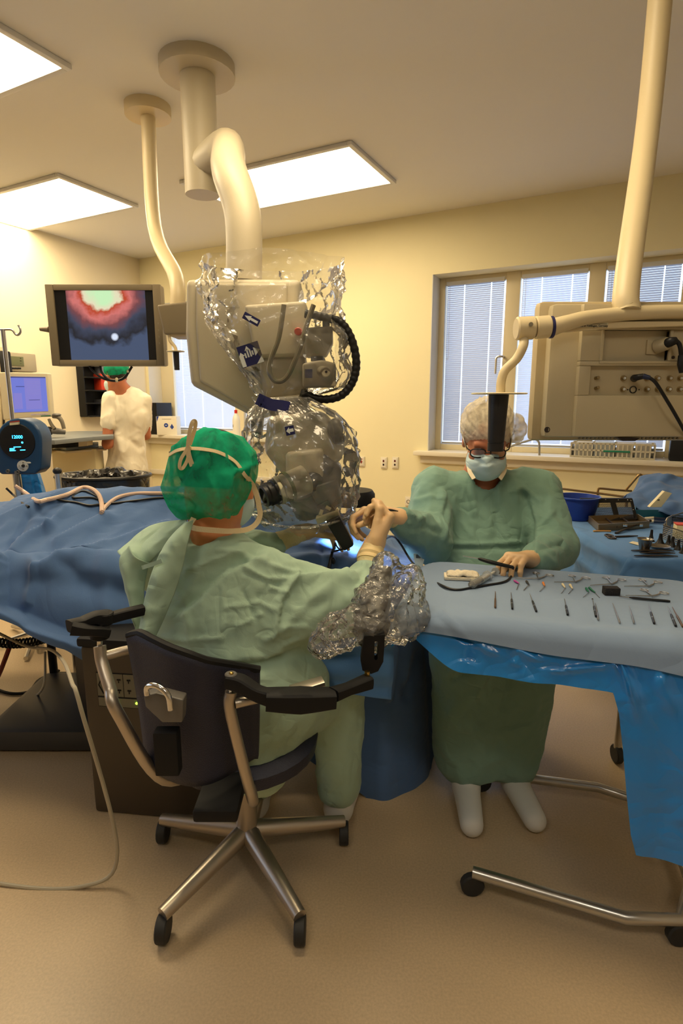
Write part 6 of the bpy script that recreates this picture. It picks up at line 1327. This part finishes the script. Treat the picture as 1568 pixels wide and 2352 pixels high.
# ------------------------------------------------------------------ fine tools on the near tray
tool_black = mat('tool_black', (.016, .016, .017, 1), .35, .3); tool_steel = mat('tool_steel', (.42, .41, .40, 1), .3, 1.0); tool_brown = mat('tool_bronze', RGB(122, 92, 66), .35, .7)
bvs = {o.name: BVHTree.FromObject(o, bpy.context.evaluated_depsgraph_get()) for o in bpy.data.objects if o.name in ('instrument_sheet', 'table_sheet')}
def on_sheet(px, py, up=0.0, name='instrument_sheet', z=MZ):
    o_ = bpy.data.objects[name].location; d = ray(px, py).normalized(); h = bvs[name].ray_cast(V((0, 0, CAM_H)) - o_, d)
    p = (h[0] + o_) if h[0] is not None else PZ(px, py, z); return p + V((0, 0, up))
probes = [((1137, 1361), (1136.6, 1398), tool_brown, 'bronze flat-ended probe at the syringe end of the tool row'), ((1173, 1363), (1176, 1401), tool_black, 'short straight black probe next to the bronze one'), ((1216, 1366), (1231, 1407), tool_black, 'slanted black probe opposite the black-hubbed suction tip'),
          ((1295.6, 1378), (1303, 1415), tool_black, 'black probe opposite the cream-hubbed suction tips'), ((1360, 1378.6), (1368, 1418.6), tool_black, 'black ball-tipped probe touching a steel probe'), ((1366.5, 1388), (1373, 1426.6), tool_steel, 'steel probe lying against the ball-tipped black probe'),
          ((1406, 1388), (1422.6, 1434), tool_steel, 'long steel probe below the black foam block'), ((1444, 1395), (1455, 1434.6), tool_steel, 'thin steel probe between the long steel and the black probe'), ((1488, 1391), (1501.5, 1435), tool_black, 'black probe below the long black handle'),
          ((1532, 1395), (1551, 1441), tool_black, 'black probe beside the bronze probe at the end of the row'), ((1543, 1397), (1567, 1442.6), tool_brown, 'bronze probe at the far end of the tool row')]
for k, (a, b, m, lab) in enumerate(probes):
    A_, B_ = on_sheet(*a, .0035), on_sheet(*b, .0035); t = thing('probe', lab, 'probe', (A_ + B_) / 2 - V((0, 0, .003)), 'probes on the instrument tray'); q = .46 if m is not tool_steel else .6
    thick = .0030 if m is tool_black else (.0022 if m is tool_steel else .0026)
    MB().tube([A_, A_.lerp(B_, .25), A_.lerp(B_, q)], [.0008, .0012, .0018], 8, 2).build('shaft', m if m is not tool_black else tool_steel, t)
    d = (B_ - A_).normalized(); MB().tube([A_.lerp(B_, q - .04), A_.lerp(B_, q + .03), A_.lerp(B_, .96), B_], [thick * .5, thick, thick, thick * .9], 10, 1).build('handle', m, t)
    if k == 4: MB().ell(A_, (.002, .002, .002)).build('ball_tip', tool_black, t)
    if m is tool_black: MB().tube([A_.lerp(B_, .70), A_.lerp(B_, .74)], thick * 1.08, 10, 1).build('ring', tool_steel, t)
tips = [((1183, 1339), (1191, 1343), (1185.5, 1356), RGB(176, 60, 150), 'suction tip with a magenta hub'), ((1209, 1340), (1214, 1346), (1202, 1357), RGB(14, 14, 16), 'suction tip with a black hub'), ((1247, 1343), (1250, 1349), (1239, 1360), RGB(224, 130, 40), 'suction tip with an orange hub'),
        ((1292, 1346.5), (1297, 1353), (1288.5, 1364), RGB(228, 214, 176), 'suction tip with a cream hub, nearer the orange one'), ((1309, 1348), (1314, 1355), (1305, 1365), RGB(228, 214, 176), 'suction tip with a cream hub, nearer the green ones'),
        ((1346, 1356), (1351, 1363), (1339, 1373), RGB(16, 110, 84), 'suction tip with a green hub and inward-bent needle'), ((1354, 1355), (1366, 1364), (1376.5, 1374), RGB(16, 110, 84), 'suction tip with a green hub and outward-bent needle')]
for k, (h, c, e, col, lab) in enumerate(tips):
    a, b, d = on_sheet(*h, .005), on_sheet(*c, .004), on_sheet(*e, .002); a2 = a + (a - b).normalized() * .006; t = thing('suction_tip', lab, 'suction tip', a - V((0, 0, .004)), 'suction tips on the instrument tray')
    MB().tube([a2, a, b], [.0028, .0037, .0018], 10, 3).build('hub', mat('hub_%d' % k, col, .4), t); MB().tube([a.lerp(b, .8), b, b.lerp(d, .5), d], .0010, 6, 3).build('needle', tool_steel, t)
forc = [((1180, 1330), (1235.6, 1331.3), (1231, 1319), (1261.6, 1324), 'ring-handled micro forceps beside the gloved hand'), ((1272, 1339), (1321, 1339), (1313, 1325), (1345, 1330), 'ring-handled micro forceps above the cream-hubbed tips'), ((1354.5, 1346.5), (1404, 1344), (1391, 1329), (1426.6, 1334), 'ring-handled micro forceps above the black foam block'),
        ((1432.6, 1348.5), (1488.6, 1349), (1474, 1335), (1510, 1340), 'ring-handled micro forceps at the far tray edge'), ((1436, 1370), (1497.5, 1372), (1478.6, 1358), (1524, 1365), 'ring-handled micro forceps lying along the long black handle')]
for tip, j, r1, r2, lab in forc:
    T_, J, A_, B_ = on_sheet(*tip, .003), on_sheet(*j, .004), on_sheet(*r1, .004), on_sheet(*r2, .004); t = thing('micro_forceps', lab, 'forceps', J - V((0, 0, .004)), 'ring-handled forceps on the instrument tray')
    MB().tube([T_, J], [.0008, .0016], 8, 1).build('shaft', tool_steel, t)
    for C_, w_ in ((A_, .010), (B_, .0115)):
        d = (C_ - J).normalized(); n_ = V((-d.y, d.x, 0)); rx = (B_ - A_).normalized()
        MB().tube([J, J.lerp(C_, .5), C_ - rx * w_ * (1 if C_ is B_ else -.2)], [.0022, .0018, .0016], 8, 2).build('arm', tool_steel, t)
        ry = V((-rx.y, rx.x, 0)); MB().tube([C_ + rx * w_ * math.cos(a) + ry * w_ * .75 * math.sin(a) for a in [2 * math.pi * i / 18 for i in range(18)]], .0014, 6, 1, True).build('finger_ring', tool_steel, t)
    MB().cyl(J - V((0, 0, .003)), J + V((0, 0, .003)), .0025, n=10).build('rivet', tool_steel, t)
t = thing('foam_block', 'small black foam block lying on the pale sheet', 'foam block', on_sheet(1407, 1368)); p = on_sheet(1407, 1369, .011); MB().box(p + V((0, .012, 0)), (.040, .026, .021), R if False else rotz(-.08), .002).build('block', mat('foam_black', (.02, .018, .02, 1), .9, bump=(300, .4, 2)), t)
t = thing('long_handle', 'long thin black instrument handle beside the foam block', 'instrument', on_sheet(1480, 1378)); a, b = on_sheet(1421, 1373, .0035), on_sheet(1538, 1384, .0035)
MB().tube([a, a.lerp(b, .22)], [.0010, .0014], 8, 1).build('shaft', tool_steel, t); MB().tube([a.lerp(b, .2), a.lerp(b, .28), a.lerp(b, .95), b], [.0014, .0032, .0034, .0026], 10, 1).build('handle', tool_black, t)
# gauze pads
gz = mat('gauze_white', RGB(236, 224, 198), .9, bump=(220, .4, 2)); p = on_sheet(1062, 1332); Rg = rotz(-.15)
single(MB().box(p + V((0, .012, .006)), (.105, .05, .010), Rg, .003), 'gauze_pad', gz, 'flat white gauze pad beside the syringe', 'gauze')
def gfn(u, v):
    q = p + Rg @ V((-.046 + .092 * u, -.010 + .044 * v, .0125)); q.z += .012 * math.sin(math.pi * u) ** .5 * math.sin(math.pi * v) ** .4 + .006 * noise.noise(q * 60); return q
single(MB().grid(gfn, 24, 16), 'gauze_swab', gz, 'crumpled gauze swab on top of the flat pad', 'gauze', solid=.002)
# syringe
a, b = on_sheet(1078, 1355, .011), on_sheet(1140, 1320, .013); d = (b - a).normalized(); L = (b - a).length; Rs = frame(d); sy = thing('syringe', 'clear plastic syringe lying across the black cable', 'syringe', (a + b) / 2 - V((0, 0, .011)))
syr = film('syringe_clear', (.88, .90, .92, 1), .28, .12, 40, .05)
MB().lathe([(.003, 0), (.003, .008), (.011, .012), (.0115, L * .62), (.016, L * .625), (.016, L * .645)], a, Rs, 22).build('barrel', syr, sy); MB().lathe([(.009, L * .30), (.0098, L * .31), (.0098, L * .36), (.004, L * .37), (.004, L * .93), (.012, L * .935), (.012, L * .97)], a, Rs, 20).build('plunger', mat('plunger_pale', RGB(206, 206, 200), .5), sy); MB().lathe([(.0104, L * .28), (.0104, L * .37)], a, Rs, 20).build('stopper', black, sy)
# coagulation pen with its cable
pn = thing('diathermy_pen', 'black pen-shaped tool with steel tip held in the gloved hand', 'pen', P(1110, 1290, 1.72)); z0 = .845
q = [PZ(1062, 1277, z0 + .012), PZ(1098, 1283, z0 + .005), PZ(1130, 1292, z0), PZ(1178, 1303, z0 - .012)]
MB().tube([q[0], q[1]], [.0012, .0018], 8, 1).build('tip', chrome, pn); MB().tube([q[1], q[1].lerp(q[2], .2), q[2], q[3]], [.0025, .0055, .0065, .005], 12, 3).build('grip', black, pn)
cbp = [q[3], on_sheet(1176, 1322, .004), on_sheet(1160, 1338, .003), on_sheet(1120, 1346, .003), on_sheet(1085, 1352, .003), on_sheet(1045, 1357, .003), on_sheet(1010, 1345, .003), P(978, 1322, 1.78), P(945, 1290, 1.80), P(920, 1250, 1.82), P(902, 1232, 1.86), P(880, 1240, 1.95)]
MB().tube(cbp, .0036, 8, 8).build('cable', black, pn)

# ------------------------------------------------------------------ things on the trolley table
def bt(px, py, up=0.0): return on_sheet(px, py, up, 'table_sheet', BZ)
bowl_b = mat('bowl_blue', RGB(38, 66, 160), .35); p = bt(1322, 1190); bw = thing('bowl', 'blue plastic bowl at the back corner of the trolley table', 'bowl', p); r_ = 48 * mpp(p.y, 1165); hb = 52 * mpp(p.y, 1165)
MB().lathe([(r_ * .78, 0), (r_ * .82, .004), (r_ * .97, hb), (r_ * 1.04, hb), (r_ * 1.04, hb - .006), (r_ * .985, hb - .007), (r_ * .95, hb - .002), (r_ * .78, .006)], p, None, 40).build('body', bowl_b, bw)
single(MB().ell(bt(1274, 1172, .014), (.022, .02, .015), None, 10, 6), 'gauze_ball', gz, 'white gauze ball left of the blue bowl', 'gauze'); single(MB().ell(bt(1363, 1150, .02), (.035, .03, .022), None, 12, 7), 'glove_ball', glove_m, 'beige rolled glove behind the blue bowl', 'glove')
cs_ = thing('instrument_case', 'open steel instrument case with black perforated lid', 'case', bt(1420, 1205)); A_, B_, C_, D_ = bt(1373, 1221), bt(1490, 1213), bt(1464, 1196), bt(1350, 1200); hz = V((0, 0, .030)); sil = mat('case_steel', RGB(150, 132, 104), .35, .7)
for k, (a, b) in enumerate(((A_, B_), (B_, C_), (C_, D_), (D_, A_))):
    n_ = (b - a).cross(V((0, 0, 1))).normalized() * .003; MB().prism([a, b, b + hz, a + hz], -n_).build('wall', sil, cs_)
MB().prism([q + V((0, 0, .002)) for q in (A_, B_, C_, D_)], (0, 0, .003)).build('floor', sil, cs_)
MB().box((A_ + B_) / 2 + V((0, -.004, .018)), (.018, .006, .014), None, .001).build('latch', chrome, cs_); MB().box(A_.lerp(B_, .82) + V((0, -.004, .016)), (.014, .006, .012), None, .001).build('latch', chrome, cs_)
for u in (.35, .68): a = A_.lerp(B_, u) + V((0, 0, .015)); b = D_.lerp(C_, u) + V((0, 0, .015)); MB().tube([a, b], .004, 6, 1).build('divider', dark_m, cs_)
yl = D_.y + .01
lidq = [P(1347, 1198, yl), P(1464, 1192, yl), P(1452, 1145, yl + .05), P(1332, 1145, yl + .05)]
def lp_(u, v): return lidq[0].lerp(lidq[1], u).lerp(lidq[3].lerp(lidq[2], u), v)
def lbar(u0, u1, v0, v1): return MB().prism([lp_(u0, v0), lp_(u1, v0), lp_(u1, v1), lp_(u0, v1)], (0, .008, .002)).build('lid_panel', black, cs_)
for q in ((0, .18, 0, 1), (.18, .95, .80, 1), (.18, .95, 0, .06), (.56, .66, .06, .80), (.95, 1, 0, 1)): lbar(*q)
mesh_m = mat('mesh_dark', RGB(48, 48, 52), .4, .5); mm = MB()
for u0, u1 in ((.18, .56), (.66, .95)):
    n_ = 26 if u0 < .5 else 20
    for k in range(n_): u = u0 + (u1 - u0) * k / n_; mm.tube([lp_(u, .06) + V((0, .003, 0)), lp_(u, .80) + V((0, .003, 0))], .0009, 4, 1, caps=False)
    for k in range(20): v = .06 + .74 * k / 20; mm.tube([lp_(u0, v) + V((0, .003, 0)), lp_(u1, v) + V((0, .003, 0))], .0009, 4, 1, caps=False)
mm.build('lid_mesh', mesh_m, cs_, kind='stuff')
for u, v in ((.05, .92), (.27, .93), (.48, .95), (.72, .93), (.9, .93), (.96, .9), (.08, .5), (.96, .45)): MB().ell(lp_(u, v) + V((0, -.001, 0)), (.0022, .0018, .0022), None, 8, 5).build('rivet', chrome, cs_)
# teal tray
ty = thing('tray', 'teal plastic tray behind the open steel case', 'tray', bt(1515, 1190)); teal = mat('tray_teal', RGB(20, 92, 118), .4); A_, B_, C_, D_ = bt(1455, 1192), bt(1590, 1192), bt(1575, 1172), bt(1458, 1172); hz = V((0, 0, .042))
for a, b in ((A_, B_), (B_, C_), (C_, D_), (D_, A_)): n_ = (b - a).cross(V((0, 0, 1))).normalized() * .004; MB().prism([a, b, b + hz, a + hz], -n_, .001).build('wall', teal, ty)
MB().prism([q + V((0, 0, .004)) for q in (A_, B_, C_, D_)], (0, 0, .004)).build('floor', teal, ty)
# bundled drape on the raised back shelf, leaning carton, wire frames
wf = thing('wire_frame', 'steel wire shelf frame behind the trolley table', 'frame', P(1400, 1150, 2.95)); wm = mat('wire_bronze', RGB(170, 138, 92), .35, .9)
MB().tube([P(1240, 1118, 2.98), P(1300, 1124, 2.96), P(1380, 1134, 2.93), P(1440, 1142, 2.90)], .006, 8, 4).build('rail', wm, wf)
MB().tube([P(1372, 1140, 2.95), P(1373, 1126, 2.95), P(1378, 1122, 2.95), P(1410, 1125, 2.95), P(1450, 1128, 2.95)], .006, 8, 4).build('rail', wm, wf); MB().tube([P(1436, 1127, 2.95), P(1452, 1108, 2.92), P(1466, 1092, 2.90), P(1472, 1091, 2.90), P(1480, 1100, 2.90)], .006, 8, 4).build('rail', wm, wf)
for x in (1374, 1440): q = P(x, 1138, 2.93); MB().cyl((q.x, q.y, 0), q, .008, n=8).build('leg', wm, wf)
def bun(u, v):
    top = catmull([P(1428, 1146, 2.80), P(1452, 1130, 2.84), P(1462, 1112, 2.86), P(1468, 1098, 2.86), P(1500, 1089, 2.84), P(1535, 1094, 2.80), P(1570, 1102, 2.76), P(1640, 1112, 2.74)], 8); bot = catmull([P(1432, 1152, 2.66), P(1450, 1160, 2.60), P(1475, 1172, 2.55), P(1510, 1178, 2.5), P(1545, 1185, 2.45), P(1575, 1190, 2.42), P(1610, 1195, 2.4), P(1660, 1200, 2.4)], 8)
    k = u * (len(top) - 1); i = min(int(k), len(top) - 2); a = top[i].lerp(top[i + 1], k - i); b = bot[i].lerp(bot[i + 1], k - i); p = a.lerp(b, v); p += V((0, -.06, .06)) * math.sin(math.pi * v) * (.6 + noise.noise(p * 5)); p += V((0, -1, 1)) * (.022 * noise.noise(p * V((1, 1, 1)).x * 9) + .010 * noise.noise(p * 22)); return p
single(MB().grid(bun, 60, 34), 'bundled_drape', drape_blue, 'bunched blue drape heaped at the back of the trolley table', 'drape', sharp=0, solid=.003)
lc = thing('carton_strip', 'long cream carton leaning on the bunched blue drape', 'box', P(1508, 1165, 2.44)); pprism([(1491, 1165), (1518, 1165), (1543, 1133), (1526, 1128)], 2.42, .02, .001).build('box', cream, lc); MB().prism([P(1509, 1148, 2.419), P(1514, 1147, 2.419), P(1515, 1149, 2.419), P(1510, 1150, 2.419)], (0, .001, 0)).build('mark', blackm, lc)
# loose tools
def rod(px, r, m, name, root): return MB().tube([bt(x, y, u) for x, y, u in px], r, 10, 3).build(name, m, root)
dk = mat('tool_dark', RGB(70, 60, 50), .35, .6)
sc1 = thing('scissors', 'dark long scissors lying in front of the steel case', 'scissors', bt(1430, 1233)); rod([(1412, 1235, .004), (1440, 1234, .004), (1464, 1233, .004)], [.004, .004, .002], dk, 'blade', sc1)
for x, y in ((1398, 1232), (1404, 1237)): c = bt(x, y, .004); MB().tube([c + V((.014 * math.cos(a), .018 * math.sin(a), 0)) for a in [2 * math.pi * i / 14 for i in range(14)]], .0032, 6, 1, True).build('finger_ring', dk, sc1)
sp1 = thing('spatula', 'grey metal spatula propped against the steel case', 'spatula', bt(1450, 1222)); rod([(1414, 1227, .004), (1440, 1220, .012), (1470, 1214, .02), (1492, 1210, .026)], [.006, .004, .004, .006], dk, 'blade', sp1)
single(MB().tube([bt(1362, 1222, .004), bt(1402, 1222, .004)], .0035, 8, 1), 'wooden_stick', mat('wood_stick', RGB(196, 146, 84), .6), 'thin wooden stick below the steel case', 'stick')
single(MB().prism([bt(1444, 1248, .002), bt(1466, 1254, .002), bt(1472, 1249, .002), bt(1452, 1245, .002)], (0, 0, .0015)), 'paper_slip', cream, 'cream paper slip beside the metal cup', 'paper')
p = bt(1479, 1264); cu = thing('metal_cup', 'small steel cup with a swab inside', 'cup', p); cr = 16 * mpp(p.y, 1250); ch = 27 * mpp(p.y, 1250); cup_m = mat('cup_steel', RGB(150, 146, 140), .25, .95)
MB().lathe([(cr * .62, 0), (cr * .66, .003), (cr, ch), (cr * 1.08, ch + .001), (cr * .94, ch - .002), (cr * .6, .004)], p, None, 30).build('cup', cup_m, cu); MB().ell(p + V((0, 0, ch * .8)), (cr * .7, cr * .7, .006), None, 12, 6).build('swab', mat('swab_yellow', RGB(206, 180, 110), .8), cu)
p = bt(1514, 1260); ds_ = thing('dish', 'shallow round steel dish beside the metal cup', 'dish', p); dr = 22 * mpp(p.y, 1260); MB().lathe([(dr * .8, 0), (dr, .010), (dr * 1.04, .0105), (dr * .95, .008), (dr * .75, .003)], p, None, 30).build('dish', cup_m, ds_)
for k, (x, y, hh, rr) in enumerate(((1494, 1243, 27, 8.5), (1515, 1250, 25, 11), (1534, 1253, 24, 9), (1543, 1256, 24, 9), (1556, 1263, 24, 9), (1568, 1271, 25, 9))):
    p = bt(x, y); s_ = mpp(p.y, 1250); H_ = hh * s_; r_ = rr * s_
    single(MB().lathe([(r_, 0), (r_ * .98, .001), (r_ * .62, H_ * .25), (r_ * .40, H_ * .55), (r_ * .30, H_), (r_ * .22, H_), (r_ * .3, H_ * .5), (r_ * .9, .001)], p, None, 24), 'ear_speculum', tool_black, ['black ear funnel next to the metal cup', 'widest black ear funnel behind the steel dish', 'black ear funnel beside the basket, first of the close pair', 'black ear funnel beside the basket, second of the close pair', 'black ear funnel in front of the mesh basket side', 'black ear funnel at the end of the funnel row'][k], 'ear funnel', 'black ear funnels')
for k, (x0_, x1_, y_) in enumerate(((1450, 1548, 1267), (1470, 1550, 1272), (1457, 1556, 1279))):
    t = thing('tweezers', ['dark tweezers nearest the metal cup', 'middle dark tweezers of the three', 'dark tweezers lying at the table edge'][k], 'tweezers', bt((x0_ + x1_) / 2, y_), 'tweezers on the trolley table')
    for sgn in (-1, 1): MB().ribbon([bt(x0_, y_, .005), bt(x0_ * .7 + x1_ * .3, y_, .005) + V((0, .004 * sgn, 0)), bt(x0_ * .3 + x1_ * .7, y_, .005) + V((0, .003 * sgn, 0)), bt(x1_, y_ + .5, .003)], [.010, .011, .008, .0015], (0, .3, 1), .003).build('leg', dk, t)
for k, y_ in enumerate((1196, 1203)):
    t = thing('handpiece', ['white-tipped handpiece beside the tray, far one', 'white-tipped handpiece beside the tray, near one'][k], 'handpiece', bt(1495, y_)); rod([(1480 + 2 * k, y_, .010), (1500, y_, .011)], [.006, .008], mat('hand_white', RGB(222, 212, 188), .5), 'tip', t); rod([(1499, y_, .011), (1520, y_ + 1, .010), (1560, y_ + 2, .009)], [.0078, .0065, .006], mat('hand_blue', RGB(44, 56, 84), .4), 'body', t)
# mesh basket with papers
mk = thing('mesh_basket', 'steel wire mesh basket with papers on the trolley table', 'basket', bt(1560, 1245)); A_, B_ = bt(1520, 1238), bt(1600, 1268); C_ = bt(1640, 1225); D_ = bt(1540, 1212); hz = V((0, 0, .055)); ml = MB(); bmn = MB()
for a, b in ((A_, B_), (D_, A_), (B_, C_), (C_, D_)):
    n_ = 30
    for k in range(n_ + 1): q = a.lerp(b, k / n_); ml.tube([q, q + hz], .0008, 4, 1, caps=False)
    for k in range(8): z_ = hz * (k / 8); ml.tube([a + z_, b + z_], .0008, 4, 1, caps=False)
ml.build('wire_mesh', cup_m, mk, kind='stuff'); MB().tube([A_ + hz, B_ + hz, C_ + hz, D_ + hz], .003, 6, 1, True).build('rim', cup_m, mk)
MB().tube([A_ + hz * .9 + V((.01, 0, 0)), A_ + hz * 1.5 + V((.012, 0, 0)), A_ + hz * 1.7 + V((.10, .05, .0))], .003, 6, 3).build('carry_handle', cup_m, mk)
pq_ = A_.lerp(B_, .5).lerp(C_, .25); single(MB().box(pq_ + V((.0, .0, .04)), (.10, .05, .05), rotz(-.3), .001), 'paper_pack', cream, 'cream paper pack standing in the mesh basket', 'packet'); single(MB().box(pq_ + V((.0, .002, .068)), (.10, .05, .004), rotz(-.3), .001), 'red_card', mat('card_red', RGB(206, 76, 56), .5), 'red card on top of the paper pack in the basket', 'card')

# ------------------------------------------------------------------ right sill
pb = thing('plastic_basket', 'white plastic slotted basket on the right window sill', 'basket', WW(ws(1400, 1050, .0), zB, .0)); bw_m = mat('basket_white', RGB(206, 198, 176), .5)
s0, s1 = ws(1309, 1050, .05), ws(1502, 1050, .05); hz_ = WP(1400, 1019, .05).z - zB; n_ = 19
def sb_(a, b, z0_, z1_, o0, o1, m, name, root): return wbox(MB(), a, b, zB + z0_, zB + z1_, o0, o1, .001).build(name, m, root)
for o0, o1 in ((.045, .050), (-.145, -.140)):
    g = MB()
    for k in range(n_ + 1): x = s0 + (s1 - s0) * k / n_; wbox(g, x - .005, x + .005, zB, zB + hz_, o0, o1)
    for z_ in (0, .46, .92): wbox(g, s0, s1, zB + hz_ * z_, zB + hz_ * z_ + .012, o0, o1)
    g.build('slotted_side', bw_m, pb, kind='stuff')
sb_(s0, s0 + .005, 0, hz_, -.145, .05, bw_m, 'end_panel', pb); sb_(s1 - .005, s1, 0, hz_, -.145, .05, bw_m, 'end_panel', pb); sb_(s0, s1, 0, .004, -.145, .05, bw_m, 'floor', pb)
sg0, sg1 = ws(1385, 1035, .052), ws(1447, 1035, .052); zg = WP(1415, 1037, .052).z - zB; single(wbox(MB(), sg0, sg1, zB + zg - .006, zB + zg + .006, .051, .058, .002), 'green_marker', mat('green_plastic', RGB(24, 128, 98), .4), 'green marker clipped to the front of the white basket', 'marker')
for k, (x0_, x1_) in enumerate(((1322, 1360), (1364, 1410), (1415, 1455), (1458, 1496))): a, b = ws(x0_, 1030, 0), ws(x1_, 1030, 0); single(wbox(MB(), a, b, zB + .006, zB + hz_ * (1.02 + .03 * (k % 2)), -.12, .03, .006), 'packet', mat('packet_%d' % k, [RGB(216, 212, 200), RGB(196, 200, 196), RGB(220, 210, 190), RGB(200, 196, 186)][k], .5), ['white sterile packet in the slotted basket, nearest the assistant', 'grey-white packet in the slotted basket, second', 'cream packet in the slotted basket, third', 'grey packet in the slotted basket, nearest the black charger'][k], 'packet', 'packets in the slotted basket')
sb0 = ws(1536, 1050, .05); single(wbox(MB(), sb0, sb0 + .22, zB, zB + .20, -.10, .06, .01), 'charger', black, 'black charger box at the end of the right sill', 'charger')
bt_ = thing('bent_tube', 'thin grey bent tube standing on the right sill', 'tube', WP(1236, 1040, .02)); MB().tube([WP(1170, 1026, .02), WP(1200, 1016, .02), WP(1226, 1009, .02), WP(1236, 1014, .02), WP(1238, 1024, .02), WP(1238, 1046, .02)], .008, 8, 5).build('tube', mat('tube_grey', RGB(150, 146, 136), .4), bt_)
